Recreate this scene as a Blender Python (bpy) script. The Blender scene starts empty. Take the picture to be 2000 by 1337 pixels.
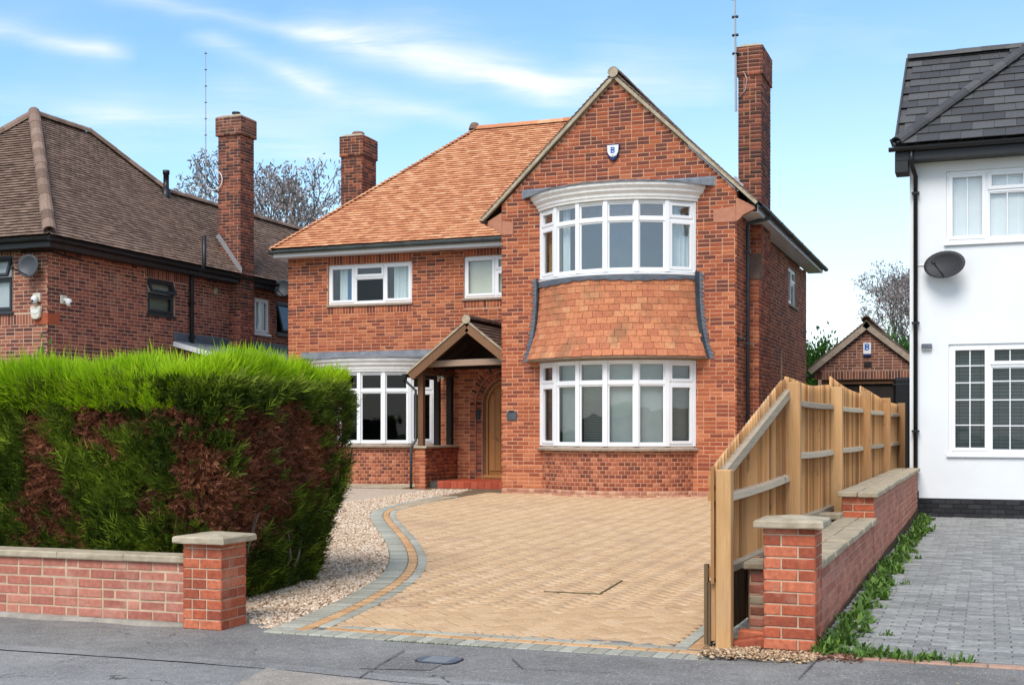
import bpy, math, random
import numpy as np
from mathutils import Vector, Matrix

rng = np.random.default_rng(7)
random.seed(7)
R = math.radians
scene = bpy.context.scene
COL = scene.collection

# ------------------------------------------------------------------ camera, sky, sun, exposure
EXPOSURE = 0.60
SKY_STR, SKY_SAT, SKY_VAL, CLOUD_COL = 0.15, 1.13, 1.04, (4.7, 4.9, 5.1, 1)
SUN_STR, SUN_ANG = 2.2, 30
TH = R(20.8); F = 2450.0; HC = 1.5; CX = 1000.0; VH = 837.0
cam_d = bpy.data.cameras.new("camera"); cam = bpy.data.objects.new("camera", cam_d); COL.objects.link(cam)
cam.location = (0, 0, HC); cam.rotation_euler = (R(90), 0, TH)
cam_d.sensor_width = 36; cam_d.lens = F / 2000 * 36; cam_d.shift_y = (VH - 668.5) / 2000
cam_d.clip_end = 3000; cam_d.clip_start = 0.1
scene.camera = cam
vs = scene.view_settings
vs.view_transform = 'Standard'; vs.look = 'None'; vs.gamma = 1.0; vs.exposure = EXPOSURE
try: vs.use_curve_mapping = False
except Exception: pass

SUN_EL, SUN_AZ = R(49), R(181)     # azimuth clockwise from +Y; the sun stands high behind the camera
world = bpy.data.worlds.new("World"); scene.world = world; world.use_nodes = True
wt = world.node_tree; wt.nodes.clear()
def wn(t, **k):
    n = wt.nodes.new(t)
    for a, b in k.items(): setattr(n, a, b)
    return n
def wmath(op, a, b=None, c=None, clamp=False):
    n = wn('ShaderNodeMath', operation=op); n.use_clamp = clamp
    for i, v in enumerate((a, b, c)):
        if v is None: continue
        if isinstance(v, (int, float)): n.inputs[i].default_value = v
        else: wt.links.new(v, n.inputs[i])
    return n.outputs[0]
sky = wn('ShaderNodeTexSky', sky_type='NISHITA')
sky.sun_disc = False; sky.sun_elevation = SUN_EL; sky.sun_rotation = SUN_AZ
sky.air_density = 1.0; sky.dust_density = 0.6; sky.ozone_density = 2.2; sky.altitude = 50
tc = wn('ShaderNodeTexCoord'); sep = wn('ShaderNodeSeparateXYZ'); wt.links.new(tc.outputs['Generated'], sep.inputs[0])
dx, dy, dz = sep.outputs
sT, cT = math.sin(TH), math.cos(TH)
fwd = wmath('ADD', wmath('MULTIPLY', dx, -sT), wmath('MULTIPLY', dy, cT))
rgt = wmath('ADD', wmath('MULTIPLY', dx, cT), wmath('MULTIPLY', dy, sT))
fpos = wmath('MAXIMUM', fwd, 0.05)
pr = wmath('DIVIDE', rgt, fpos); pt = wmath('DIVIDE', dz, fpos)
front = wmath('MULTIPLY', wmath('SUBTRACT', fwd, 0.15), 4.0, clamp=True)
cmb = wn('ShaderNodeCombineXYZ'); wt.links.new(pr, cmb.inputs[0]); wt.links.new(pt, cmb.inputs[1])
def wnoise(vec, scale, detail, rough=0.55, dist=0.0):
    n = wn('ShaderNodeTexNoise'); n.inputs['Scale'].default_value = scale; n.inputs['Detail'].default_value = detail
    n.inputs['Roughness'].default_value = rough; n.inputs['Distortion'].default_value = dist
    wt.links.new(vec, n.inputs['Vector']); return n.outputs[0]
warp = wnoise(cmb.outputs[0], 5.0, 3)
mp = wn('ShaderNodeMapping'); mp.inputs['Rotation'].default_value = (0, 0, R(13)); mp.inputs['Scale'].default_value = (3.0, 26.0, 1.0)
wt.links.new(cmb.outputs[0], mp.inputs['Vector'])
fib = wnoise(mp.outputs[0], 1.6, 7, 0.62, 0.6)
mp2 = wn('ShaderNodeMapping'); mp2.inputs['Rotation'].default_value = (0, 0, R(8)); mp2.inputs['Scale'].default_value = (2.2, 7.0, 1.0)
wt.links.new(cmb.outputs[0], mp2.inputs['Vector'])
soft = wnoise(mp2.outputs[0], 1.5, 5, 0.5, 0.3)
def streak(u0, v0, u1, v1, wpx, amp):
    r0, t0, r1, t1 = (u0 - CX) / F, (VH - v0) / F, (u1 - CX) / F, (VH - v1) / F
    L = math.hypot(r1 - r0, t1 - t0); ax, at = (r1 - r0) / L, (t1 - t0) / L
    a = wmath('ADD', wmath('MULTIPLY', wmath('SUBTRACT', pr, r0), ax / L), wmath('MULTIPLY', wmath('SUBTRACT', pt, t0), at / L))
    p = wmath('ADD', wmath('MULTIPLY', wmath('SUBTRACT', pr, r0), -at), wmath('MULTIPLY', wmath('SUBTRACT', pt, t0), ax))
    p = wmath('ADD', p, wmath('MULTIPLY', wmath('SUBTRACT', warp, 0.5), 0.05))
    w = wpx / F
    core = wmath('POWER', 2.718, wmath('MULTIPLY', wmath('POWER', wmath('ABSOLUTE', wmath('DIVIDE', p, w)), 1.6), -1.0))
    e = wmath('MULTIPLY', wmath('MULTIPLY', wmath('ADD', a, 0.12), 4.5, clamp=True), wmath('MULTIPLY', wmath('SUBTRACT', 1.1, a), 4.5, clamp=True))
    return wmath('MULTIPLY', wmath('MULTIPLY', core, e), amp)
tot = None
for s in [(240, 0, 760, 108, 16, .55), (600, 66, 1140, 178, 34, .80), (1000, 160, 1440, 200, 30, .42), (380, 85, 660, 195, 20, .40), (560, 160, 960, 250, 24, .55),
          (-60, 25, 240, 112, 20, .62), (150, 230, 680, 305, 46, .50), (420, 190, 780, 255, 36, .24), (1150, 95, 1560, 150, 60, .16), (760, 60, 1300, 170, 60, .22),
          (-40, 190, 300, 250, 46, .26), (1500, 60, 2100, 150, 80, .18), (1480, 330, 1800, 430, 60, .25)]:
    k = streak(*s); tot = k if tot is None else wmath('ADD', tot, k)
fm = wmath('ADD', wmath('MULTIPLY', wmath('SUBTRACT', fib, 0.28), 2.0, clamp=True), 0.10)
cl = wmath('MULTIPLY', wmath('MULTIPLY', tot, fm), 1.25)
gen = wmath('MULTIPLY', wmath('MULTIPLY', wmath('SUBTRACT', soft, 0.50), 1.6, clamp=True), 0.30)
cl = wmath('MULTIPLY', wmath('ADD', cl, gen), front)
# broad cloud added out of view, heavier than in front, for softer whiter light
mp3 = wn('ShaderNodeMapping'); mp3.inputs['Scale'].default_value = (2.0, 5.0, 9.0); wt.links.new(tc.outputs['Generated'], mp3.inputs['Vector'])
back = wmath('MULTIPLY', wmath('SUBTRACT', wnoise(mp3.outputs[0], 1.2, 6, .6, .4), 0.40), 2.2, clamp=True)
cl = wmath('ADD', cl, wmath('MULTIPLY', wmath('ADD', wmath('MULTIPLY', back, 0.60), 0.35), wmath('SUBTRACT', 1.0, front)), clamp=True)
# milky veil low over the horizon, denser to the right
el = wmath('MAXIMUM', wmath('DIVIDE', dz, wmath('SQRT', wmath('ADD', wmath('MULTIPLY', dx, dx), wmath('MULTIPLY', dy, dy)))), 0.0)
side = wmath('ADD', 0.11, wmath('MULTIPLY', wmath('ADD', rgt, 0.4), 0.14))
side = wmath('MAXIMUM', wmath('ADD', side, wmath('MULTIPLY', wmath('SUBTRACT', soft, .5), .05)), 0.05)
veil = wmath('POWER', 2.718, wmath('MULTIPLY', wmath('POWER', wmath('DIVIDE', el, side), 2.0), -1.0))
veil = wmath('MULTIPLY', veil, 0.72)
allc = wmath('MAXIMUM', cl, veil)
hsv = wn('ShaderNodeHueSaturation'); hsv.inputs['Hue'].default_value = .493; hsv.inputs['Saturation'].default_value = SKY_SAT; hsv.inputs['Value'].default_value = SKY_VAL
wt.links.new(sky.outputs[0], hsv.inputs['Color'])
mix = wn('ShaderNodeMix', data_type='RGBA'); wt.links.new(allc, mix.inputs[0]); wt.links.new(hsv.outputs[0], mix.inputs[6])
mix.inputs[7].default_value = CLOUD_COL
bg = wn('ShaderNodeBackground'); wt.links.new(mix.outputs[2], bg.inputs[0]); bg.inputs[1].default_value = SKY_STR
wo = wn('ShaderNodeOutputWorld'); wt.links.new(bg.outputs[0], wo.inputs[0])

sun_d = bpy.data.lights.new("sun", 'SUN'); sun = bpy.data.objects.new("sun", sun_d); COL.objects.link(sun)
sun_d.energy = SUN_STR; sun_d.angle = R(SUN_ANG); sun_d.color = (1.0, 0.95, 0.88)
sdir = Vector((math.sin(SUN_AZ) * math.cos(SUN_EL), math.cos(SUN_AZ) * math.cos(SUN_EL), math.sin(SUN_EL)))
sun.rotation_euler = (-sdir).to_track_quat('-Z', 'Y').to_euler()

# ------------------------------------------------------------------ materials
def new_mat(name):
    m = bpy.data.materials.new(name); m.use_nodes = True
    nt = m.node_tree; nt.nodes.clear()
    out = nt.nodes.new('ShaderNodeOutputMaterial'); b = nt.nodes.new('ShaderNodeBsdfPrincipled')
    nt.links.new(b.outputs[0], out.inputs[0]); return m, nt, b, out
def N(nt, t, **k):
    n = nt.nodes.new(t)
    for a, v in k.items(): setattr(n, a, v)
    return n
def MA(nt, op, a, b=None, clamp=False):
    n = nt.nodes.new('ShaderNodeMath'); n.operation = op; n.use_clamp = clamp
    for i, v in enumerate((a, b)):
        if v is None: continue
        if isinstance(v, (int, float)): n.inputs[i].default_value = v
        else: nt.links.new(v, n.inputs[i])
    return n.outputs[0]
def noise(nt, scale, detail=4, rough=.55, vec=None, stretch=None):
    n = N(nt, 'ShaderNodeTexNoise'); n.inputs['Scale'].default_value = scale; n.inputs['Detail'].default_value = detail
    n.inputs['Roughness'].default_value = rough
    if vec is None: vec = N(nt, 'ShaderNodeNewGeometry').outputs['Position']
    if stretch:
        mpn = N(nt, 'ShaderNodeMapping'); mpn.inputs['Scale'].default_value = stretch; nt.links.new(vec, mpn.inputs['Vector']); vec = mpn.outputs[0]
    nt.links.new(vec, n.inputs['Vector']); return n.outputs[0]
def ramp(nt, fac, stops, interp='LINEAR'):
    r = N(nt, 'ShaderNodeValToRGB'); cr = r.color_ramp; cr.interpolation = interp
    while len(cr.elements) < len(stops): cr.elements.new(0.5)
    for e, (p, c) in zip(cr.elements, stops): e.position = p; e.color = (*c, 1)
    nt.links.new(fac, r.inputs[0]); return r.outputs[0]
def mixc(nt, fac, a, b, mode='MIX'):
    n = N(nt, 'ShaderNodeMix', data_type='RGBA', blend_type=mode)
    for i, v in ((0, fac), (6, a), (7, b)):
        if isinstance(v, (int, float)): n.inputs[i].default_value = v
        elif isinstance(v, tuple): n.inputs[i].default_value = (*v, 1)
        else: nt.links.new(v, n.inputs[i])
    return n.outputs[2]
def bump(nt, b, h, strength, dist):
    bp = N(nt, 'ShaderNodeBump'); bp.inputs['Strength'].default_value = strength; bp.inputs['Distance'].default_value = dist
    nt.links.new(h, bp.inputs['Height']); nt.links.new(bp.outputs[0], b.inputs['Normal'])
def tinted(name, stops, rough=.85, big=(0.5, .18), fine=(60, .25), blotch=None, bumps=(90, .35, .004), dark=None, spec=.3, interp='LINEAR', zshift=None):
    """every piece takes its own shade from the ramp; broad noise shifts it, fine noise grains it"""
    m, nt, b, out = new_mat(name)
    at = N(nt, 'ShaderNodeAttribute', attribute_name='tint'); oi = N(nt, 'ShaderNodeObjectInfo')
    f = MA(nt, 'FRACT', MA(nt, 'ADD', at.outputs['Fac'], oi.outputs['Random']))
    f = MA(nt, 'ADD', f, MA(nt, 'MULTIPLY', MA(nt, 'SUBTRACT', noise(nt, big[0], 3), .5), big[1] * 4))
    if zshift:
        sp = N(nt, 'ShaderNodeSeparateXYZ'); nt.links.new(N(nt, 'ShaderNodeNewGeometry').outputs['Position'], sp.inputs[0])
        f = MA(nt, 'ADD', f, MA(nt, 'MULTIPLY', MA(nt, 'SUBTRACT', sp.outputs[2], zshift[0]), zshift[1]))
    c = ramp(nt, MA(nt, 'MULTIPLY', f, 1.0, clamp=True), stops, interp)
    fn = noise(nt, fine[0], 5, .65)
    c = mixc(nt, 1.0, c, ramp(nt, fn, [(.25, (1 - fine[1],) * 3), (.75, (1 + fine[1],) * 3)]), 'MULTIPLY')
    if blotch:
        bn = noise(nt, blotch[0], 4, .6)
        c = mixc(nt, MA(nt, 'MULTIPLY', MA(nt, 'MULTIPLY', MA(nt, 'SUBTRACT', bn, blotch[1]), 6, clamp=True), blotch[3]), c, blotch[2])
    if dark:
        bn = noise(nt, dark[0], 5, .65)
        c = mixc(nt, MA(nt, 'MULTIPLY', MA(nt, 'MULTIPLY', MA(nt, 'SUBTRACT', bn, dark[1]), 6, clamp=True), dark[3]), c, dark[2])
    nt.links.new(c, b.inputs['Base Color']); b.inputs['Roughness'].default_value = rough
    b.inputs['Specular IOR Level'].default_value = spec
    if bumps: bump(nt, b, noise(nt, bumps[0], 5, .7), bumps[1], bumps[2])
    return m
def plain(name, col, rough=.6, var=.12, scale=6, bumps=None, spec=.4, metal=0, col2=None, stretch=None):
    m, nt, b, out = new_mat(name)
    n1 = noise(nt, scale, 5, .6, stretch=stretch)
    lo = tuple(max(0, c * (1 - var)) for c in col); hi = tuple(c * (1 + var) for c in col)
    if col2: lo, hi = col, col2
    c = ramp(nt, n1, [(.3, lo), (.7, hi)]); nt.links.new(c, b.inputs['Base Color'])
    b.inputs['Roughness'].default_value = rough; b.inputs['Specular IOR Level'].default_value = spec; b.inputs['Metallic'].default_value = metal
    if bumps: bump(nt, b, noise(nt, bumps[0], 5, .7, stretch=stretch), bumps[1], bumps[2])
    return m
def leafmat(name, stops, trans=.35, rough=.55):
    m, nt, b, out = new_mat(name)
    at = N(nt, 'ShaderNodeAttribute', attribute_name='tint')
    f = MA(nt, 'ADD', at.outputs['Fac'], MA(nt, 'MULTIPLY', MA(nt, 'SUBTRACT', noise(nt, 1.7, 3), .5), .7), clamp=True)
    c = ramp(nt, f, stops); nt.links.new(c, b.inputs['Base Color']); b.inputs['Roughness'].default_value = rough
    b.inputs['Specular IOR Level'].default_value = .25
    t = N(nt, 'ShaderNodeBsdfTranslucent'); nt.links.new(c, t.inputs[0])
    mx = N(nt, 'ShaderNodeMixShader'); mx.inputs[0].default_value = trans
    nt.links.new(b.outputs[0], mx.inputs[1]); nt.links.new(t.outputs[0], mx.inputs[2]); nt.links.new(mx.outputs[0], out.inputs[0])
    return m
def glassmat(name, tint, base_reflect=.12):
    m, nt, b, out = new_mat(name); nt.nodes.remove(b)
    tr = N(nt, 'ShaderNodeBsdfTransparent'); tr.inputs[0].default_value = (*tint, 1)
    gl = N(nt, 'ShaderNodeBsdfGlossy'); gl.inputs['Roughness'].default_value = .02; gl.inputs['Color'].default_value = (.9, .95, 1, 1)
    lw = N(nt, 'ShaderNodeLayerWeight'); lw.inputs[0].default_value = .5
    sch = MA(nt, 'ADD', MA(nt, 'MULTIPLY', MA(nt, 'POWER', lw.outputs['Facing'], 5), .96), .05)
    nz = noise(nt, 1.3, 2)
    bp = N(nt, 'ShaderNodeBump'); bp.inputs['Strength'].default_value = .25; bp.inputs['Distance'].default_value = .02; nt.links.new(nz, bp.inputs['Height'])
    nt.links.new(bp.outputs[0], gl.inputs['Normal'])
    mx = N(nt, 'ShaderNodeMixShader'); nt.links.new(MA(nt, 'ADD', sch, base_reflect, clamp=True), mx.inputs[0])
    nt.links.new(tr.outputs[0], mx.inputs[1]); nt.links.new(gl.outputs[0], mx.inputs[2]); nt.links.new(mx.outputs[0], out.inputs[0])
    return m
def woodmat(name, c1, c2, rough=.75, axis='Z'):
    m, nt, b, out = new_mat(name)
    at = N(nt, 'ShaderNodeAttribute', attribute_name='tint'); oi = N(nt, 'ShaderNodeObjectInfo')
    f = MA(nt, 'FRACT', MA(nt, 'ADD', at.outputs['Fac'], oi.outputs['Random']))
    st = {'Z': (14, 14, .9), 'Y': (14, .9, 14), 'X': (.9, 14, 14)}[axis]
    g = noise(nt, 4, 6, .65, stretch=st)
    k = MA(nt, 'ADD', MA(nt, 'MULTIPLY', g, .75 - .2 * (name == 'treated fence timber')), MA(nt, 'MULTIPLY', f, .45 + .35 * (name == 'treated fence timber')))
    c = ramp(nt, k, [(.3, c1), (.8, c2)])
    kn = noise(nt, 5, 2, .4)
    c = mixc(nt, MA(nt, 'MULTIPLY', MA(nt, 'SUBTRACT', kn, .70), 9, clamp=True), c, tuple(x * .35 for x in c1))
    wn_ = noise(nt, 1.6, 5, .65)
    c = mixc(nt, MA(nt, 'MULTIPLY', MA(nt, 'MULTIPLY', MA(nt, 'SUBTRACT', wn_, .48), 5, clamp=True), .22 * ('timber' in name and 'porch' not in name and 'dark' not in name)), c, (.34, .28, .21))
    nt.links.new(c, b.inputs['Base Color']); b.inputs['Roughness'].default_value = rough; b.inputs['Specular IOR Level'].default_value = .25
    bump(nt, b, g, .4, .004); return m

M = {}
M['brick_main'] = tinted('red facing brick', [(0, (.13, .043, .032)), (.12, (.19, .052, .034)), (.34, (.28, .070, .034)), (.68, (.37, .098, .042)), (1, (.48, .160, .072))],
                         big=(.55, .12), fine=(45, .3), blotch=(2.1, .63, (.50, .23, .15), .45), zshift=(4.0, -.085))
M['brick_side'] = tinted('shaded red facing brick', [(0, (.12, .042, .032)), (.14, (.18, .051, .034)), (.36, (.265, .069, .035)), (.68, (.35, .095, .042)), (1, (.46, .15, .07))],
                         big=(.55, .12), fine=(45, .3), blotch=(2.1, .66, (.36, .17, .11), .4))  # front brick slightly darkened, shade of the side faces put into its colour
M['brick_header'] = tinted('small header brick', [(0, (.15, .045, .03)), (.4, (.27, .075, .042)), (.8, (.38, .115, .058)), (1, (.48, .18, .10))],
                           big=(1.1, .1), fine=(40, .35), dark=(4, .60, (.12, .05, .04), .35))
M['brick_chimney'] = tinted('weathered chimney brick', [(0, (.05, .026, .023)), (.4, (.11, .038, .028)), (.75, (.18, .055, .034)), (1, (.32, .10, .055))],
                            big=(.9, .12), fine=(40, .35), dark=(2.2, .56, (.045, .030, .026), .55))
M['brick_left'] = tinted('dark red neighbour brick', [(0, (.095, .034, .030)), (.3, (.17, .052, .040)), (.65, (.26, .076, .050)), (1, (.35, .12, .075))],
                         big=(.45, .16), fine=(45, .3), blotch=(1.2, .60, (.33, .19, .13), .6))
M['brick_wall'] = tinted('pinkish wall brick', [(0, (.33, .115, .082)), (.5, (.42, .155, .108)), (1, (.49, .205, .145))], big=(1.5, .08), fine=(28, .25),
                         blotch=(3.5, .52, (.50, .29, .22), .5), dark=(7, .63, (.15, .08, .06), .35))
M['brick_pillar'] = tinted('orange red pillar brick', [(0, (.26, .065, .036)), (.5, (.40, .095, .045)), (1, (.50, .15, .078))], big=(2, .1), fine=(30, .35),
                           blotch=(4, .55, (.52, .30, .21), .40), dark=(8, .62, (.17, .055, .035), .4))
M['brick_garage'] = tinted('brown garage brick', [(0, (.08, .035, .027)), (.5, (.17, .06, .04)), (1, (.26, .11, .07))], big=(1, .1), fine=(30, .3))
M['brick_pale'] = tinted('bleached plinth brick', [(0, (.32, .13, .085)), (.5, (.45, .22, .15)), (1, (.55, .34, .23))], big=(1.4, .15), fine=(30, .3))
M['mortar'] = plain('buff pink mortar', (.52, .285, .175), .95, .22, 7, (120, .4, .003), .1)
M['mortar_dark'] = plain('grey mortar', (.50, .33, .24), .95, .2, 6, (120, .4, .003), .1)
M['mortar_wall'] = plain('sandy mortar', (.50, .37, .26), .95, .2, 9, (120, .5, .003), .1)
M['tile_orange'] = tinted('orange clay tile', [(0, (.46, .18, .09)), (.35, (.57, .25, .125)), (.75, (.645, .31, .16)), (1, (.70, .39, .22))], big=(.55, .08), fine=(30, .22),
                          blotch=(1.0, .62, (.50, .17, .09), .4), dark=(9, .66, (.30, .13, .075), .35))
M['tile_hung'] = tinted('weathered hung clay tile', [(0, (.42, .145, .075)), (.4, (.50, .185, .09)), (.8, (.54, .215, .105)), (1, (.55, .26, .13))], big=(1.2, .05), fine=(26, .3),
                        dark=(2.2, .52, (.22, .125, .065), .6), blotch=(13, .70, (.55, .5, .42), .6))
M['tile_brown'] = tinted('brown clay tile', [(0, (.145, .094, .070)), (.5, (.205, .135, .10)), (1, (.28, .19, .145))], big=(.5, .1), fine=(26, .3),
                         dark=(1.1, .60, (.17, .13, .05), .55), blotch=(9, .72, (.45, .4, .33), .6))
M['tile_porch'] = tinted('dark porch tile', [(0, (.075, .045, .035)), (1, (.14, .085, .065))], fine=(26, .3))
M['slate'] = tinted('grey concrete slate', [(0, (.050, .049, .051)), (.5, (.068, .066, .067)), (1, (.095, .093, .092))], rough=.6, big=(.7, .08), fine=(22, .2),
                    blotch=(5, .70, (.16, .16, .16), .4), bumps=(60, .2, .003))
M['paver_buff'] = tinted('buff block paving', [(0, (.50, .325, .182)), (.4, (.55, .365, .208)), (.8, (.585, .395, .228)), (1, (.615, .43, .265))], big=(.35, .10), fine=(34, .14),
                          blotch=(.9, .54, (.43, .27, .175), .55), dark=(3.3, .64, (.36, .25, .15), .45))
M['paver_orange'] = tinted('apricot block paving', [(0, (.47, .26, .12)), (1, (.60, .37, .19))], fine=(34, .2))
M['paver_grey'] = tinted('grey green block paving', [(0, (.29, .28, .225)), (.6, (.36, .35, .285)), (1, (.43, .42, .345))], fine=(34, .2), dark=(4, .62, (.15, .14, .11), .4))
M['paver_far'] = tinted('grey block paving', [(0, (.20, .20, .192)), (.5, (.255, .254, .245)), (1, (.32, .32, .305))], fine=(30, .3), big=(.8, .1), dark=(3, .60, (.10, .10, .095), .45))
M['paver_pink'] = tinted('pink edging block', [(0, (.30, .17, .12)), (1, (.42, .26, .19))], fine=(30, .25))
M['joint'] = plain('jointing sand', (.17, .115, .07), .95, .3, 14, (150, .5, .003), .1)
M['joint_grey'] = plain('dark jointing sand', (.07, .07, .058), .95, .3, 14, (150, .5, .003), .1)
M['joint_front'] = plain('border jointing sand', (.12, .10, .07), .95, .3, 14, (150, .5, .003), .1)
M['stone'] = plain('weathered coping stone', (.29, .24, .165), .9, .3, 8, (70, .5, .006), .2, col2=(.48, .41, .30))
M['stone_sill'] = plain('stone sill', (.33, .26, .20), .9, .2, 10, (70, .4, .004), .2)
M['stone_pink'] = plain('pinkish kneeler stone', (.42, .19, .12), .9, .12, 10, (70, .4, .004), .2)
M['concrete'] = plain('concrete footing', (.30, .27, .23), .95, .3, 5, (50, .6, .01), .2)
M['upvc'] = plain('white plastic frame', (.80, .81, .82), .35, .02, 3, None, .5)
M['white_wood'] = plain('white painted wood', (.80, .79, .76), .55, .08, 9, (40, .15, .004), .4)
M['render_white'] = plain('white render', (.75, .77, .785), .9, .035, 1.2, (160, .25, .002), .2)
M['black_frame'] = plain('anthracite frame', (.030, .034, .040), .4, .1, 3)
M['black_plastic'] = plain('black plastic', (.012, .012, .014), .42, .2, 4)
M['pipe_grey'] = plain('dark grey plastic pipe', (.035, .04, .048), .45, .2, 5)
M['gutter_green'] = plain('grey green gutter', (.055, .07, .068), .45, .3, 3)
M['lead'] = plain('lead flashing', (.13, .15, .18), .55, .3, 5, (9, .5, .02), .5, col2=(.25, .27, .30))
M['lead_dark'] = plain('dark lead flashing', (.07, .085, .11), .55, .3, 5, (9, .5, .02), .5, col2=(.13, .15, .18))
M['wood_fence'] = woodmat('treated fence timber', (.33, .155, .058), (.66, .385, .175))
M['wood_post'] = woodmat('treated post timber', (.38, .19, .075), (.60, .36, .165))
M['wood_grey'] = woodmat('weathered rail timber', (.31, .24, .165), (.54, .44, .32), axis='Y')
M['wood_dark'] = woodmat('dark damp timber', (.07, .045, .025), (.15, .095, .05))
M['oak_frame'] = woodmat('brown porch timber', (.115, .055, .028), (.235, .125, .065))
M['oak_pale'] = woodmat('pale porch timber', (.22, .14, .095), (.36, .25, .18), axis='X')
M['oak_dark'] = plain('dark timber and shade', (.018, .012, .009), .8, .4, 5)  # near black timber; also carries the shade of the porch gable
M['door'] = woodmat('oak door', (.30, .125, .035), (.46, .215, .075), rough=.5)
M['glass'] = glassmat('window glass', (.90, .93, .92), .03)
M['glass_dark'] = glassmat('dark window glass', (.50, .55, .54), -.02)
M['glass_sky'] = glassmat('reflecting window glass', (.84, .88, .88), .14)
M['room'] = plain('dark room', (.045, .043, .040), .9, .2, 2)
M['curtain'] = plain('pale curtain', (.60, .68, .69), .9, .12, 14, stretch=(8, 8, .3))
M['curtain_blue'] = plain('blue curtain', (.08, .19, .36), .9, .2, 14, stretch=(8, 8, .3))
M['curtain_gold'] = plain('olive curtain', (.28, .25, .10), .9, .2, 14, stretch=(8, 8, .3))
M['blind'] = plain('grey green blind slat', (.30, .35, .35), .6, .08, 3)
M['blind_white'] = plain('white blind slat', (.86, .88, .90), .6, .04, 3)
M['blind_dark'] = plain('slatted blind seen edge on', (.30, .29, .28), .6, .08, 3)
M['roller'] = plain('cream roller blind', (.55, .55, .45), .8, .08, 3)
M['quarry'] = tinted('red quarry tile', [(0, (.33, .055, .025)), (1, (.44, .085, .04))], rough=.45, fine=(20, .15))
M['dish'] = plain('grey satellite dish', (.055, .06, .07), .5, .1, 4)
M['dish_dark'] = plain('dark perforated dish', (.026, .026, .028), .6, .2, 50)
M['white_box'] = plain('white plastic box', (.72, .72, .70), .4, .03, 3)
M['cream_box'] = plain('cream plastic box', (.60, .56, .47), .5, .06, 8)
M['blue'] = plain('blue print', (.008, .10, .42), .4, .02, 3)
M['navy'] = plain('navy plastic', (.006, .022, .12), .4, .02, 3)
M['silver'] = plain('galvanised metal', (.42, .43, .44), .4, .1, 4, metal=.7)
M['slate_sign'] = plain('slate plaque', (.06, .07, .085), .6, .25, 12)
M['brass'] = plain('brass', (.45, .30, .10), .35, .1, 5, metal=.9)
M['soil'] = plain('soil', (.09, .06, .04), .95, .3, 8, (30, .8, .02), .1)
M['grass'] = plain('rough grass', (.05, .08, .022), .95, .3, 3, (40, .8, .02), .1)
M['gravel_base'] = plain('gravel bed', (.50, .40, .31), .95, .4, 30, (60, 1, .01), .1)
M['gravel'] = tinted('gravel stone', [(0, (.28, .17, .09)), (.2, (.50, .35, .23)), (.6, (.64, .49, .36)), (1, (.78, .66, .53))], big=(.8, .06), fine=(50, .2), bumps=None)
M['chips'] = tinted('wood chips', [(0, (.22, .12, .06)), (.6, (.45, .30, .18)), (1, (.58, .45, .30))], fine=(50, .2), bumps=None)
M['mulch'] = tinted('dark litter', [(0, (.07, .03, .02)), (1, (.22, .09, .05))], fine=(50, .2), bumps=None)
M['bark'] = plain('tree bark', (.15, .125, .115), .95, .3, 12)
M['bark_pale'] = plain('pale tree bark', (.17, .15, .145), .95, .3, 12)
M['terracotta'] = plain('clay pot', (.22, .10, .06), .85, .25, 9)
M['hedge_green'] = leafmat('conifer foliage', [(0, (.034, .058, .009)), (.35, (.085, .132, .014)), (.7, (.185, .255, .022)), (1, (.35, .44, .04))], .32)
M['hedge_dead'] = leafmat('dead conifer foliage', [(0, (.065, .026, .014)), (.5, (.19, .066, .034)), (1, (.36, .15, .075))], .15)
M['hedge_fresh'] = leafmat('fresh conifer shoots', [(0, (.20, .38, .008)), (.5, (.38, .58, .010)), (1, (.56, .72, .03))], .45)
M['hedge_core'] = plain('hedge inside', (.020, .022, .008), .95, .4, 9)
M['leaf_weed'] = leafmat('weed leaves', [(0, (.05, .105, .02)), (.5, (.10, .20, .035)), (1, (.19, .31, .06))], .3)
M['litter'] = leafmat('dry leaf scraps', [(0, (.12, .07, .035)), (.5, (.26, .17, .09)), (1, (.40, .30, .17))], .1)
M['leaf_tree'] = leafmat('evergreen leaves', [(0, (.02, .06, .012)), (.5, (.05, .14, .02)), (1, (.12, .27, .03))], .3)
M['leaf_dry'] = leafmat('dry seed clusters', [(0, (.16, .13, .13)), (.5, (.26, .22, .21)), (1, (.40, .34, .32))], .2)

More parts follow.
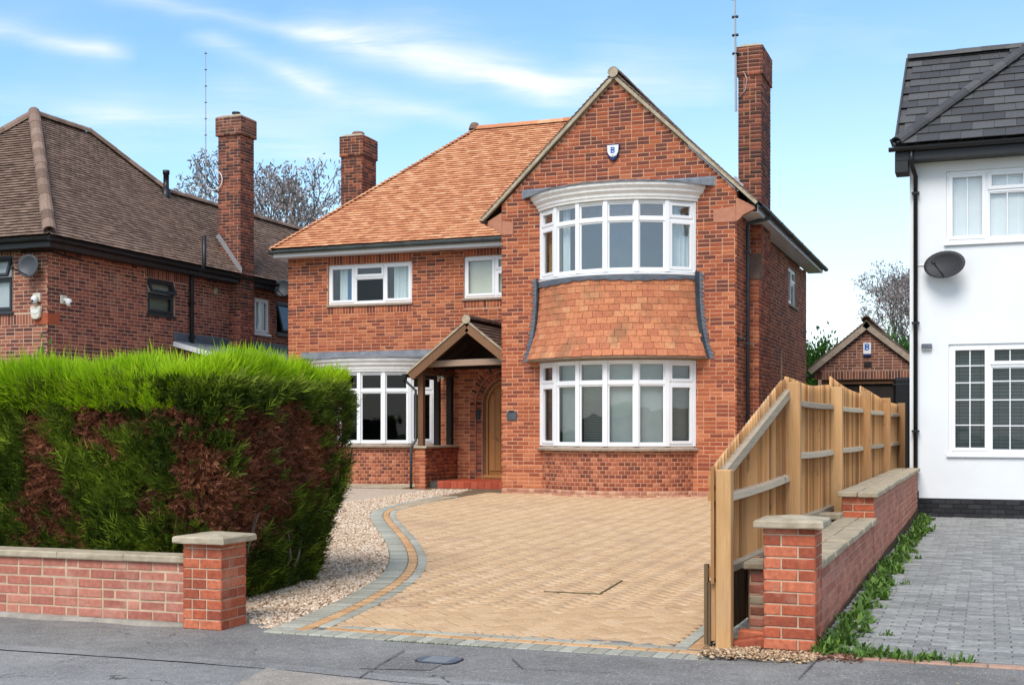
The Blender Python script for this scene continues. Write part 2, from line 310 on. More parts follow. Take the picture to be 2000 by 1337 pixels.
# tarmac, two ages
def tarmac(name, c, speck=.5, cracks=True):
    m, nt, b, out = new_mat(name)
    n1 = noise(nt, 1.1, 4, .6); n2 = noise(nt, 75, 4, .8); n3 = noise(nt, 9, 5, .65)
    col = ramp(nt, MA(nt, 'ADD', MA(nt, 'MULTIPLY', n1, .6), MA(nt, 'MULTIPLY', n3, .4)), [(.32, tuple(x * .70 for x in c)), (.68, tuple(x * 1.32 for x in c))])
    v = N(nt, 'ShaderNodeTexVoronoi'); v.inputs['Scale'].default_value = 70
    nt.links.new(N(nt, 'ShaderNodeNewGeometry').outputs['Position'], v.inputs['Vector'])
    sp = N(nt, 'ShaderNodeSeparateColor'); nt.links.new(v.outputs['Color'], sp.inputs[0])
    agg = MA(nt, 'GREATER_THAN', sp.outputs[0], 1 - .16 * speck)
    near = MA(nt, 'LESS_THAN', v.outputs['Distance'], .45)
    col = mixc(nt, MA(nt, 'MULTIPLY', MA(nt, 'MULTIPLY', agg, near), .62), col, (.42, .40, .37))
    col = mixc(nt, 1.0, col, ramp(nt, n2, [(.25, (.5,) * 3), (.75, (1.5,) * 3)]), 'MULTIPLY')
    if cracks:
        vc = N(nt, 'ShaderNodeTexVoronoi', feature='DISTANCE_TO_EDGE'); vc.inputs['Scale'].default_value = .55
        mp_ = N(nt, 'ShaderNodeVectorMath', operation='ADD'); nz = N(nt, 'ShaderNodeTexNoise'); nz.inputs['Scale'].default_value = 3; nz.inputs['Detail'].default_value = 5
        g = N(nt, 'ShaderNodeNewGeometry').outputs['Position']; nt.links.new(g, nz.inputs['Vector'])
        nt.links.new(g, mp_.inputs[0]); sc = N(nt, 'ShaderNodeVectorMath', operation='SCALE'); sc.inputs['Scale'].default_value = .5
        nt.links.new(nz.outputs['Color'], sc.inputs[0]); nt.links.new(sc.outputs[0], mp_.inputs[1]); nt.links.new(mp_.outputs[0], vc.inputs['Vector'])
        k = MA(nt, 'MULTIPLY', MA(nt, 'LESS_THAN', vc.outputs['Distance'], .0035), MA(nt, 'GREATER_THAN', n1, .52))
        col = mixc(nt, MA(nt, 'MULTIPLY', k, .7), col, (.03, .03, .028))
    nt.links.new(col, b.inputs['Base Color']); b.inputs['Roughness'].default_value = .88; b.inputs['Specular IOR Level'].default_value = .3
    h = MA(nt, 'ADD', MA(nt, 'MULTIPLY', v.outputs['Distance'], .7), n2)
    bump(nt, b, h, .8, .006); return m
M['tarmac'] = tarmac('tarmac footway', (.20, .192, .182), .9)
M['tarmac_old'] = tarmac('older grey tarmac', (.235, .228, .220), .8)
M['tarmac_pale'] = tarmac('pale tarmac patch', (.33, .29, .25), .7, False)
M['tarmac_dark'] = tarmac('dark tarmac patch', (.175, .168, .16), .9, False)
M['slot_moss'] = plain('mossy slot', (.09, .085, .04), .9, .5, 30)
M['bitumen'] = plain('bitumen joint', (.10, .097, .092), .7, .3, 20)

# ------------------------------------------------------------------ object helpers
ORG = {}
def tag(o, label=None, cat=None, group=None, kind=None):
    if label: o['label'] = label
    if cat: o['category'] = cat
    if group: o['group'] = group
    if kind: o['kind'] = kind
    return o
def empty(name, loc, label, cat, group=None):
    o = bpy.data.objects.new(name, None); COL.objects.link(o); o.location = loc; o.empty_display_size = .2
    ORG[o.name] = np.array(loc, float); return tag(o, label, cat, group)
def letter_b(parent, x, y, z, h, d=.003):
    """a bold capital B centred on x, z, standing d proud of y"""
    s_ = h * .21; w = h * .72; x0 = x - w / 2; z0 = z - h / 2; mb = MB(); mb.box(x0, x0 + s_, y - d, y, z0, z0 + h)
    for zc, ro in ((z0 + h * .28, h * .28), (z0 + h * .745, h * .255)):
        xs = x0 + w - ro * 1.02; ri = ro - s_ * .86; n = 10; V = []; Fc = []
        for yy in (y - d, y):
            V += [(x0 + s_, yy, zc + ro), (x0 + s_, yy, zc + ri)]
            for k in range(n + 1):
                t = math.pi / 2 - math.pi * k / n; V += [(xs + ro * math.cos(t), yy, zc + ro * math.sin(t)), (xs + ri * math.cos(t), yy, zc + ri * math.sin(t))]
            V += [(x0 + s_, yy, zc - ro), (x0 + s_, yy, zc - ri)]
        m = 2 * (n + 3)
        for k in range(n + 2):
            a = 2 * k; Fc += [(a, a + 1, a + 3, a + 2), (m + a, m + a + 2, m + a + 3, m + a + 1), (a, a + 2, m + a + 2, m + a), (a + 1, m + a + 1, m + a + 3, a + 3)]
        mb.add(V, Fc)
    return mb.make('letter', 'blue', parent)
def link(o, parent):
    COL.objects.link(o)
    if parent is not None: o.parent = parent
def obj(name, V, Fc, mat, parent=None, smooth=False, tint=None, mats=None, midx=None):
    """V in world coordinates; the object's origin is its thing's base"""
    V = np.asarray(V, float)
    if parent is not None: L = ORG[parent.name]
    else: L = np.array([V[:, 0].mean(), V[:, 1].mean(), V[:, 2].min()])
    me = bpy.data.meshes.new(name)
    if isinstance(Fc, np.ndarray):
        n, k = Fc.shape; W = (V - L).astype(np.float32)
        me.vertices.add(len(W)); me.vertices.foreach_set('co', W.ravel())
        me.loops.add(n * k); me.loops.foreach_set('vertex_index', Fc.astype(np.int32).ravel())
        me.polygons.add(n); me.polygons.foreach_set('loop_start', np.arange(0, n * k, k, dtype=np.int32))
        me.polygons.foreach_set('loop_total', np.full(n, k, dtype=np.int32)); me.update(calc_edges=True)
    else:
        me.from_pydata([tuple(v) for v in (V - L)], [], [tuple(f) for f in Fc]); me.update()
    if tint is not None:
        a = me.attributes.new('tint', 'FLOAT', 'POINT'); a.data.foreach_set('value', np.asarray(tint, np.float32))
    for m in (mats or [mat]): me.materials.append(M[m] if isinstance(m, str) else m)
    if midx is not None: me.polygons.foreach_set('material_index', np.asarray(midx, np.int32))
    if smooth: me.polygons.foreach_set('use_smooth', np.ones(len(me.polygons), bool))
    o = bpy.data.objects.new(name, me)
    if parent is None: o.location = L
    link(o, parent); ORG[o.name] = L
    return o
class MB:
    """collects shapes in world coordinates into one mesh"""
    def __init__(s): s.v = []; s.f = []
    def add(s, V, Fc):
        b = len(s.v); s.v += [tuple(map(float, v)) for v in V]; s.f += [tuple(i + b for i in f) for f in Fc]; return s
    def box(s, x0, x1, y0, y1, z0, z1):
        V = [(x, y, z) for z in (z0, z1) for y in (y0, y1) for x in (x0, x1)]
        return s.add(V, [(0, 2, 3, 1), (4, 5, 7, 6), (0, 1, 5, 4), (2, 6, 7, 3), (0, 4, 6, 2), (1, 3, 7, 5)])
    def beam(s, a, b, w, h, up=(0, 0, 1), cut=None):
        a = Vector(a); b = Vector(b); d = (b - a).normalized(); u = Vector(up)
        sd = d.cross(u)
        if sd.length < 1e-4: sd = d.cross(Vector((0, 1, 0)))
        sd.normalize(); u = sd.cross(d).normalized(); V = []
        for p in (a, b):
            for i, j in ((-1, -1), (1, -1), (1, 1), (-1, 1)): V.append(p + sd * w / 2 * i + u * h / 2 * j)
        return s.add(V, [(3, 2, 1, 0), (4, 5, 6, 7), (0, 1, 5, 4), (1, 2, 6, 5), (2, 3, 7, 6), (3, 0, 4, 7)])
    def tube(s, pts, r, n=8, cap=True):
        pts = [Vector(p) for p in pts]; rs = r if isinstance(r, (list, tuple)) else [r] * len(pts)
        V = []; Fc = []; prev = None
        for i, p in enumerate(pts):
            d = (pts[min(i + 1, len(pts) - 1)] - pts[max(i - 1, 0)]).normalized()
            if prev is None: prev = d.orthogonal().normalized()
            a = (prev - d * prev.dot(d)).normalized(); prev = a; b = d.cross(a)
            for k in range(n):
                t = 2 * math.pi * k / n; V.append(p + (a * math.cos(t) + b * math.sin(t)) * rs[i])
        for i in range(len(pts) - 1):
            for k in range(n): Fc.append((i * n + k, i * n + (k + 1) % n, (i + 1) * n + (k + 1) % n, (i + 1) * n + k))
        if cap: Fc.append(tuple(range(n - 1, -1, -1))); Fc.append(tuple((len(pts) - 1) * n + k for k in range(n)))
        return s.add(V, Fc)
    def prism(s, poly, axis, a0, a1):
        """polygon in the two other axes extruded along axis"""
        n = len(poly); V = []
        for a in (a0, a1):
            for p, q in poly: V.append({'x': (a, p, q), 'y': (p, a, q), 'z': (p, q, a)}[axis])
        Fc = [tuple(range(n)), tuple(range(2 * n - 1, n - 1, -1))] + [(i, i + n, (i + 1) % n + n, (i + 1) % n) for i in range(n)]
        return s.add(V, Fc)
    def lathe(s, c, ax, prof, n=16):
        ax = Vector(ax).normalized(); a = ax.orthogonal().normalized(); b = ax.cross(a); c = Vector(c); V = []; Fc = []
        for (r, h) in prof:
            for k in range(n):
                t = 2 * math.pi * k / n; V.append(c + ax * h + (a * math.cos(t) + b * math.sin(t)) * r)
        for i in range(len(prof) - 1):
            for k in range(n): Fc.append((i * n + k, i * n + (k + 1) % n, (i + 1) * n + (k + 1) % n, (i + 1) * n + k))
        return s.add(V, Fc)
    def make(s, name, mat, parent=None, smooth=False, bev=0):
        o = obj(name, s.v, s.f, mat, parent, smooth)
        if bev:
            md = o.modifiers.new('bevel', 'BEVEL'); md.width = bev; md.segments = 1; md.limit_method = 'ANGLE'; md.angle_limit = R(40)
        return o

# pieces: chamfered blocks given by the centre of their outer face, two axes, a normal and their sizes
def piece_verts(C, A, B, Nn, L, W, D, c):
    C, A, B, Nn = (np.asarray(a, float) for a in (C, A, B, Nn)); L, W, D = (np.asarray(a, float)[:, None] for a in (L, W, D))
    c = np.broadcast_to(np.asarray(c, float), (len(C),))[:, None]
    out = []
    for (dep, ins) in ((D, 0 * c), (c, 0 * c), (0 * c, c)):
        for i, j in ((-1, -1), (1, -1), (1, 1), (-1, 1)):
            out.append(C + A * (L / 2 - ins) * i + B * (W / 2 - ins) * j - Nn * dep)
    return np.stack(out, 1)
PF = np.array([(3, 2, 1, 0)] + [(i, (i + 1) % 4, (i + 1) % 4 + 4, i + 4) for i in range(4)] + [(i + 4, (i + 1) % 4 + 4, (i + 1) % 4 + 8, i + 8) for i in range(4)] + [(8, 9, 10, 11)])
MESHC = {}
def piece_mesh(L, W, D, c, mat, name):
    k = (round(L, 3), round(W, 3), round(D, 3), c, mat)
    if k not in MESHC:
        V = piece_verts([(0, 0, 0)], [(1, 0, 0)], [(0, 1, 0)], [(0, 0, 1)], [k[0]], [k[1]], [k[2]], c)[0]
        me = bpy.data.meshes.new(name); me.from_pydata([tuple(v) for v in V], [], [tuple(f) for f in PF]); me.update(); me.materials.append(M[mat]); MESHC[k] = me
    return MESHC[k]
def project(P):
    P = np.asarray(P, float); D = P[:, 1] * cT - P[:, 0] * sT; r = P[:, 0] * cT + P[:, 1] * sT
    D = np.where(D < .1, .1, D)
    return CX + F * r / D, VH - F * (P[:, 2] - HC) / D, D
class Pieces:
    def __init__(s, root, name, stuff, limit=300, chamfer=.004, hidden=None):
        s.root, s.name, s.stuff, s.limit, s.c, s.hidden = root, name, stuff, limit, chamfer, hidden; s.rows = []
    def add(s, C, A, Nn, L, W, D, mat, parent=None, B=None):
        C = Vector(C); A = Vector(A).normalized(); Nn = Vector(Nn).normalized(); B = Nn.cross(A).normalized() if B is None else Vector(B)
        s.rows.append((C, A, B, Nn, L, W, D, mat, parent or s.root))
    def flush(s):
        if not s.rows: return
        C = np.array([r[0] for r in s.rows]); Nn = np.array([r[3] for r in s.rows])
        u, v, D = project(C); view = np.array([0, 0, HC]) - C; view /= np.linalg.norm(view, axis=1)[:, None]
        face = (view * Nn).sum(1); area = np.array([r[4] * r[5] for r in s.rows])
        sc = np.where((face > .02) & (u > -10) & (u < 2010) & (v > -10) & (v < 1345), area * face / D ** 2, 0)
        if s.hidden is not None: sc = np.where(s.hidden(u, v), 0, sc)
        order = np.argsort(-sc, kind='stable'); solo = [i for i in order[:s.limit] if sc[i] > 0]
        ss = set(int(i) for i in solo)
        for i in solo:
            c, a, b, n, L, W, Dp, mat, par = s.rows[i]
            o = bpy.data.objects.new(s.name, piece_mesh(L, W, Dp, s.c, mat, s.name))
            Mx = Matrix(((a.x, b.x, n.x, 0), (a.y, b.y, n.y, 0), (a.z, b.z, n.z, 0), (0, 0, 0, 1)))
            o.matrix_local = Matrix.Translation(c - Vector(ORG[par.name])) @ Mx
            link(o, par)
        rest = [r for i, r in enumerate(s.rows) if i not in ss]
        if rest:
            V = piece_verts(*[np.array([tuple(r[k]) for r in rest]) for k in (0, 1, 2, 3)], *[np.array([r[k] for r in rest]) for k in (4, 5, 6)], s.c)
            n = len(rest); Fc = (PF[None] + (np.arange(n) * 12)[:, None, None]).reshape(-1, 4)
            ms = sorted({r[7] for r in rest}); mi = np.repeat([ms.index(r[7]) for r in rest], len(PF))
            o = obj(s.stuff, V.reshape(-1, 3), Fc, None, s.root, tint=np.repeat(rng.random(n), 12), mats=ms, midx=mi)
            o['kind'] = 'stuff'

# a wall in the plane through O with horizontal axis A, outward normal Nn; holes in (s, z); polygon top by a function
def wall_shell(name, O, A, Nn, s0, s1, z0, z1, holes, th, mat, parent, gable=None):
    O = Vector(O); A = Vector(A).normalized(); Nn = Vector(Nn).normalized()
    hs = [(max(a, s0), min(b, s1), max(c, z0), min(d, z1)) for a, b, c, d in holes]
    hs = [h for h in hs if h[0] < h[1] and h[2] < h[3]]
    xs = sorted({s0, s1, *[h[0] for h in hs], *[h[1] for h in hs]}); zs = sorted({z0, z1, *[h[2] for h in hs], *[h[3] for h in hs]})
    solid = {}
    for i in range(len(xs) - 1):
        for j in range(len(zs) - 1):
            cx, cz = (xs[i] + xs[i + 1]) / 2, (zs[j] + zs[j + 1]) / 2
            solid[i, j] = not any(h[0] < cx < h[1] and h[2] < cz < h[3] for h in hs)
    P = lambda s, z, d: O + A * s + Vector((0, 0, z)) - Nn * d
    mb = MB()
    def quad(*p): mb.add(p, [(0, 1, 2, 3)])
    for (i, j), ok in solid.items():
        if not ok: continue
        a, b, c, d = xs[i], xs[i + 1], zs[j], zs[j + 1]
        quad(P(a, c, 0), P(b, c, 0), P(b, d, 0), P(a, d, 0)); quad(P(a, d, th), P(b, d, th), P(b, c, th), P(a, c, th))
        if not solid.get((i - 1, j), False): quad(P(a, c, th), P(a, c, 0), P(a, d, 0), P(a, d, th))
        if not solid.get((i + 1, j), False): quad(P(b, c, 0), P(b, c, th), P(b, d, th), P(b, d, 0))
        if not solid.get((i, j - 1), False): quad(P(a, c, th), P(b, c, th), P(b, c, 0), P(a, c, 0))
        if not solid.get((i, j + 1), False) and not (gable and j == len(zs) - 2): quad(P(a, d, 0), P(b, d, 0), P(b, d, th), P(a, d, th))
    if gable:
        g = [(s0, z1)] + gable + [(s1, z1)]; n = len(g)
        V = [P(s, z, 0) for s, z in g] + [P(s, z, th) for s, z in g]
        mb.add(V, [tuple(range(n - 1, -1, -1)), tuple(range(n, 2 * n))] + [(i, i + 1, i + 1 + n, i + n) for i in range(n - 1)])
    return mb.make(name, mat, parent)
def subtract(rects, h):
    out = []
    for a, b, c, d in rects:
        if h[1] <= a or h[0] >= b or h[3] <= c or h[2] >= d: out.append((a, b, c, d)); continue
        if a < h[0]: out.append((a, h[0], c, d))
        if b > h[1]: out.append((h[1], b, c, d))
        x0, x1 = max(a, h[0]), min(b, h[1])
        if c < h[2]: out.append((x0, x1, c, h[2]))
        if d > h[3]: out.append((x0, x1, h[3], d))
    return out
def lay_bricks(ps, O, A, Nn, s0, s1, z0, z1, holes, mat, parent, soldiers=(), proud=.0035, top=None, header=False, bl=.2135, bh=.0635, j=.0115, depth=.03, off=0, jit=.0015, quoin=True, hmix=.12):
    """rows of bricks; soldiers = (s0, s1, z0, z1) bands of upright bricks; top(s) = height of the sloping edge"""
    O = Vector(O); A = Vector(A).normalized(); Nn = Vector(Nn).normalized()
    cuts = [(a - .004, b + .004, c - .004, d + .004) for a, b, c, d in list(holes) + list(soldiers)]
    P = bl + j; Hh = bh + j; rn = random.Random(int(abs(O.x * 13 + O.y * 7 + z0 * 3) * 10) + 5)
    def put(a, b, c, d):
        if b - a < .018 or d - c < .018: return
        e = j / 2
        C = O + A * ((a + b) / 2) + Vector((0, 0, (c + d) / 2)) + Nn * (proud + rn.uniform(-jit, jit))
        ps.add(C, A, Nn, b - a, d - c, depth, mat, parent, Vector((0, 0, 1)))
    k = 0; z = z0
    while z < z1 - .01:
        zt = min(z + bh, z1); s = s0 - (P / 2 if k % 2 else 0) - off
        while s < s1:
            L = bl
            if rn.random() < hmix: L = bl / 2 - j / 2
            a, b = max(s, s0), min(s + L, s1)
            if b - a > .02:
                ok = True
                if top is not None:
                    tm = top((a + b) / 2)
                    if z + .02 > tm: ok = False
                    if ok and zt > min(top(a), top(b)) and b - a > .12:      # cut the brick to the slope
                        if top(a) < zt and top(a) < top(b): a = min(b - .05, a + max(0, (zt - top(a))))
                        elif top(b) < zt: b = max(a + .05, b - max(0, (zt - top(b))))
                if ok:
                    rs = [(a, b, z, zt)]
                    for h in cuts: rs = subtract(rs, h)
                    for r_ in rs: put(*r_)
            s += L + j
        z += Hh; k += 1
    for a, b, c, d in soldiers:
        n = max(1, round((b - a) / Hh)); w = (b - a) / n
        for i in range(n):
            rs = [(a + i * w + j / 2, a + (i + 1) * w - j / 2, c + .004, d - .004)]
            for h in holes: rs = subtract(rs, h)
            for r_ in rs: put(*r_)

def lay_tiles(ps, O, A, S, poly, w, g, mat, parent=None, th=.014, lift=.018, ex=1.25, off=0, jit=.003):
    """O at the eave, A along it, S up the slope; poly = convex polygon in (a, s)"""
    O = Vector(O); A = Vector(A).normalized(); S = Vector(S).normalized(); Nn = A.cross(S).normalized()
    if Nn.z < 0: Nn = -Nn
    smax = max(p[1] for p in poly); smin = min(p[1] for p in poly); k = 0; s = smin; rn = random.Random(int(smax * 100) + 3)
    lf = math.atan2(lift, g); T = (S * math.cos(lf) - Nn * math.sin(lf)).normalized(); NT = (Nn * math.cos(lf) + S * math.sin(lf)).normalized()
    while s < smax - .02:
        sc = min(s + g * .5, smax); xs = []
        n = len(poly)
        for i in range(n):
            (a0, b0), (a1, b1) = poly[i], poly[(i + 1) % n]
            if (b0 - sc) * (b1 - sc) <= 0 and b0 != b1: xs.append(a0 + (a1 - a0) * (sc - b0) / (b1 - b0))
        if len(xs) >= 2:
            lo, hi = min(xs), max(xs); x = math.floor(lo / w) * w - (w / 2 if k % 2 else 0) + off
            while x < hi:
                a, b = max(x, lo) + .0015, min(x + w, hi) - .0015
                if b - a > .025:
                    e = min(g * ex, smax - s + .03)
                    C = O + A * ((a + b) / 2) + S * (s + e / 2 + rn.uniform(-.004, .004)) + Nn * (lift * (1.0 - e / g / 2) + th + rn.uniform(0, jit))
                    tw = rn.uniform(-.012, .012); A2 = (A + NT * tw).normalized()
                    ps.add(C, A2, A2.cross(T) if A2.cross(T).z > 0 else -A2.cross(T), b - a, e, th, mat, parent)
                x += w
        s += g; k += 1
def half_round(a, b, r, n=7, sag=0, up=Vector((0, 0, 1))):
    a = Vector(a); b = Vector(b); d = (b - a).normalized(); sd = d.cross(up).normalized(); u = sd.cross(d).normalized()
    V = []
    for p, rr in ((a, r), (b, r * .96)):
        for q in (rr, rr - .016):
            for k in range(n): t = math.pi * k / (n - 1); V.append(p + sd * math.cos(t) * q + u * math.sin(t) * q)
    Fc = []
    for k in range(n - 1):
        Fc += [(k, k + 1, 2 * n + k + 1, 2 * n + k), (n + k + 1, n + k, 3 * n + k, 3 * n + k + 1), (k + 1, k, n + k, n + k + 1), (2 * n + k, 2 * n + k + 1, 3 * n + k + 1, 3 * n + k)]
    return V, Fc
def ridge_run(parent, a, b, r, mat, name='ridge_tile', step=.32, up=Vector((0, 0, 1))):
    a = Vector(a); b = Vector(b); n = max(1, round((b - a).length / step))
    for i in range(n):
        p, q = a.lerp(b, i / n), a.lerp(b, (i + 1) / n + .01)
        V, Fc = half_round(p + up * random.uniform(-.004, .004), q, r + random.uniform(-.004, .004), up=up)
        obj(name, V, Fc, mat, parent, tint=np.full(len(V), random.random()))

# windows in a frontal or side wall; local frame: O = lower left corner of the opening, A along, Nn outwards
def curtain_mesh(P, s0, s1, z0, z1, d, amp=.025, wl=.09):
    n = max(6, int((s1 - s0) / .012)); V = []; Fc = []
    for i in range(n + 1):
        s = s0 + (s1 - s0) * i / n; dd = d + amp * math.sin(s / wl * 6.28) + amp * .4 * math.sin(s / wl * 2.3 + 1)
        V += [P(s, z0, dd), P(s, z1, dd)]
    for i in range(n): Fc.append((2 * i, 2 * i + 2, 2 * i + 3, 2 * i + 1))
    return V, Fc
def window(parent, O, A, Nn, W, H, lights, mat='upvc', sill='stone_sill', rec=.05, fw=.055, glass='glass', sillh=.055, room=True, label=None, sash=True, back=.9):
    """lights = list of (s0, s1, z0, z1, opts) as fractions of the opening; opts: curtain, blind, open, bars"""
    O = Vector(O); A = Vector(A).normalized(); Nn = Vector(Nn).normalized(); Z = Vector((0, 0, 1))
    P = lambda s, z, d: O + A * s + Z * z - Nn * d
    fr = MB()
    def bx(mb, s0, s1, z0, z1, d0, d1):
        V = [P(s, z, d) for d in (d0, d1) for z in (z0, z1) for s in (s0, s1)]
        mb.add(V, [(0, 1, 3, 2), (4, 6, 7, 5), (0, 4, 5, 1), (2, 3, 7, 6), (0, 2, 6, 4), (1, 5, 7, 3)])
    D0, D1 = rec, rec + .06
    bx(fr, 0, fw, 0, H, D0, D1); bx(fr, W - fw, W, 0, H, D0, D1); bx(fr, fw, W - fw, 0, fw, D0, D1); bx(fr, fw, W - fw, H - fw, H, D0, D1)
    done = set()
    for (a, b, c, d, o) in lights:                              # mullions and transoms where lights meet
        s0, s1, z0, z1 = a * W, b * W, c * H, d * H
        if a > 0 and ('v', round(a, 3), c, d) not in done: bx(fr, s0 - fw / 2, s0 + fw / 2, max(z0, fw), min(z1, H - fw), D0, D1); done.add(('v', round(a, 3), c, d))
        if c > 0: bx(fr, max(s0 + fw / 2, fw), min(s1 - fw / 2, W - fw), z0 - fw / 2, z0 + fw / 2, D0, D1)
    win = fr.make('window', mat, parent, bev=.006)
    if label: win['label'] = label
    for (a, b, c, d, o) in lights:
        s0 = a * W + (fw if a == 0 else fw / 2); s1 = b * W - (fw if b == 1 else fw / 2)
        z0 = c * H + (fw if c == 0 else fw / 2); z1 = d * H - (fw if d == 1 else fw / 2)
        sw = .045
        tilt = o.get('open', 0)
        if tilt:                                                # top hung light standing open
            Zt = (Z * math.cos(tilt) + Nn * (-math.sin(tilt)) * -1); hinge = P(0, z1, D0)
            Q = lambda s, z, dd: P(0, 0, D0) + A * s + Z * z1 + (-Z * math.cos(tilt) + Nn * math.sin(tilt)) * (z1 - z) + (Nn * math.cos(tilt) + Z * math.sin(tilt)) * (-dd + .0)
        else: Q = lambda s, z, dd: P(s, z, D0 + dd)
        sb = MB()
        def bq(s0_, s1_, z0_, z1_, d0_, d1_):
            V = [Q(s, z, d_) for d_ in (d0_, d1_) for z in (z0_, z1_) for s in (s0_, s1_)]
            sb.add(V, [(0, 1, 3, 2), (4, 6, 7, 5), (0, 4, 5, 1), (2, 3, 7, 6), (0, 2, 6, 4), (1, 5, 7, 3)])
        e = sw if o.get('sash', True) else .018; pr_ = -.016 if o.get('sash', True) else .012
        bq(s0 - .012, s0 + e, z0 - .012, z1 + .012, pr_, .04); bq(s1 - e, s1 + .012, z0 - .012, z1 + .012, pr_, .04)
        bq(s0 + e, s1 - e, z0 - .012, z0 + e, pr_, .04); bq(s0 + e, s1 - e, z1 - e, z1 + .012, pr_, .04)
        for fb in o.get('vb', ()): x = s0 + e + (s1 - s0 - 2 * e) * fb; bq(x - .009, x + .009, z0 + e, z1 - e, .006, .016)
        for fb in o.get('hb', ()): x = z0 + e + (z1 - z0 - 2 * e) * fb; bq(s0 + e, s1 - e, x - .009, x + .009, .004, .018)
        sb.make('sash', o.get('mat', mat), win, bev=.004)
        obj('pane', [Q(s0 + e, z0 + e, .024), Q(s1 - e, z0 + e, .024), Q(s1 - e, z1 - e, .024), Q(s0 + e, z1 - e, .024), Q(s0 + e, z0 + e, .03), Q(s1 - e, z0 + e, .03), Q(s1 - e, z1 - e, .03), Q(s0 + e, z1 - e, .03)],
            [(0, 1, 2, 3)], o.get('glass', glass), win)
        for (c0, c1, cm) in o.get('curtain', ()):
            V, Fc = curtain_mesh(P, s0 + (s1 - s0) * c0, s0 + (s1 - s0) * c1, .02, H - .02 if not o.get('short') else z1, rec + .14)
            obj('curtain', V, Fc, cm, win, smooth=True)
        if o.get('blind'):
            bm_, gap, ang = o['blind']; bl = MB(); z = z0
            while z < z1:
                q = .5 * gap * 1.05
                c0 = P(s0 - .01, z, rec + .085); c1 = P(s1 + .01, z, rec + .085); up = Z * math.cos(ang) * q + Nn * math.sin(ang) * q; t_ = Nn * math.cos(ang) * .0012 - Z * math.sin(ang) * .0012
                bl.add([c0 - up + t_, c1 - up + t_, c1 + up + t_, c0 + up + t_, c0 - up - t_, c1 - up - t_, c1 + up - t_, c0 + up - t_], [(0, 1, 2, 3), (7, 6, 5, 4), (0, 4, 5, 1), (3, 2, 6, 7)])
                z += gap
            for fb in (.2, .8):
                x = s0 + (s1 - s0) * fb; V = [P(x - .004, z0, rec + .07), P(x + .004, z0, rec + .07), P(x + .004, z1, rec + .07), P(x - .004, z1, rec + .07)]; bl.add(V, [(0, 1, 2, 3)])
            bl.make('blind', bm_, win)
        if o.get('roller') is not None:
            obj('roller_blind', [P(s0, z0 + (z1 - z0) * o['roller'], rec + .1), P(s1, z0 + (z1 - z0) * o['roller'], rec + .1), P(s1, z1, rec + .1), P(s0, z1, rec + .1)], [(0, 1, 2, 3)], 'roller', win)
    if sill:
        sl = MB(); bx(sl, -.03, W + .03, -sillh, -.002, -.045, rec + .05); sl.make('sill', sill, win, bev=.006)
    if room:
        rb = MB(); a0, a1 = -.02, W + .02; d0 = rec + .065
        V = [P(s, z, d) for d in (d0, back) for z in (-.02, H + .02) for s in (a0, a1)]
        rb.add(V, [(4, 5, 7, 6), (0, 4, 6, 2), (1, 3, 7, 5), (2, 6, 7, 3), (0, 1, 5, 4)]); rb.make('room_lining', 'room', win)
    return win

# ------------------------------------------------------------------ ground
def zd(y): return .045 + (y - 7.8) * .0155
def zp(x): return .057 + .0030 * (max(x, -9) + 1.2) + .018 * min(max(x + 1.7, 0) / .7, 1)
def sheet(name, poly, zf, mat, dz=0.0, kind='structure', parent=None, thick=.05):
    n = len(poly); V = [(x, y, zf(x, y) + dz) for x, y in poly] + [(x, y, zf(x, y) + dz - thick) for x, y in poly]
    Fc = [tuple(range(n)), tuple(range(2 * n - 1, n - 1, -1))] + [(i + n, (i + 1) % n + n, (i + 1) % n, i) for i in range(n)]
    # counter-clockwise outlines face up
    o = obj(name, V, Fc, mat, parent)
    if kind: o['kind'] = kind
    return o
sheet('ground', [(-900, -900), (900, -900), (900, 900), (-900, 900)], lambda x, y: -.40, 'grass', thick=.3)
sheet('road', [(-120, -9), (120, -9), (120, 3.6), (-120, 3.6)], lambda x, y: -.22, 'tarmac', thick=.1)
sheet('kerb', [(-120, 3.6), (120, 3.6), (120, 3.74), (-120, 3.74)], lambda x, y: -.10, 'concrete', thick=.25)
fp = lambda x, y: zp(x) - .011 - (7.75 - y) * .012
pav = []
xs_ = [-60, -9, -6, -4, -1.7, -1.0, 3, 60]
V = []; Fc = []
for x in xs_:
    for y in (3.74, 8.3): V.append((x, y, fp(x, y) if abs(x) < 50 else fp(math.copysign(9 if x < 0 else 3, x), y)))
for i in range(len(xs_) - 1): Fc.append((2 * i, 2 * i + 2, 2 * i + 3, 2 * i + 1))
o = obj('pavement', V, Fc, 'tarmac'); o['kind'] = 'structure'
def strip(name, pts, w, mat, dz, wob=.0):
    V = []; Fc = []; rn = random.Random(len(name) * 7)
    P_ = [];
    for (x0, y0), (x1, y1) in zip(pts[:-1], pts[1:]):
        k = max(1, int(math.hypot(x1 - x0, y1 - y0) / .15))
        P_ += [(x0 + (x1 - x0) * i / k, y0 + (y1 - y0) * i / k) for i in range(k)]
    P_.append(pts[-1])
    for i, (x, y) in enumerate(P_):
        a = P_[max(i - 1, 0)]; b = P_[min(i + 1, len(P_) - 1)]; dx_, dy_ = b[0] - a[0], b[1] - a[1]; l = math.hypot(dx_, dy_) or 1; nx, ny = -dy_ / l, dx_ / l
        for sg in (-1, 1):
            q = w / 2 + rn.uniform(-wob, wob); X, Y = x + nx * q * sg, y + ny * q * sg; V.append((X, Y, fp(max(-9, min(3, X)), Y) + dz))
    for i in range(len(P_) - 1): Fc.append((2 * i, 2 * i + 1, 2 * i + 3, 2 * i + 2))
    # make faces point up
    o = obj(name, V, [tuple(reversed(f)) for f in Fc], mat); o['kind'] = 'structure'; return o
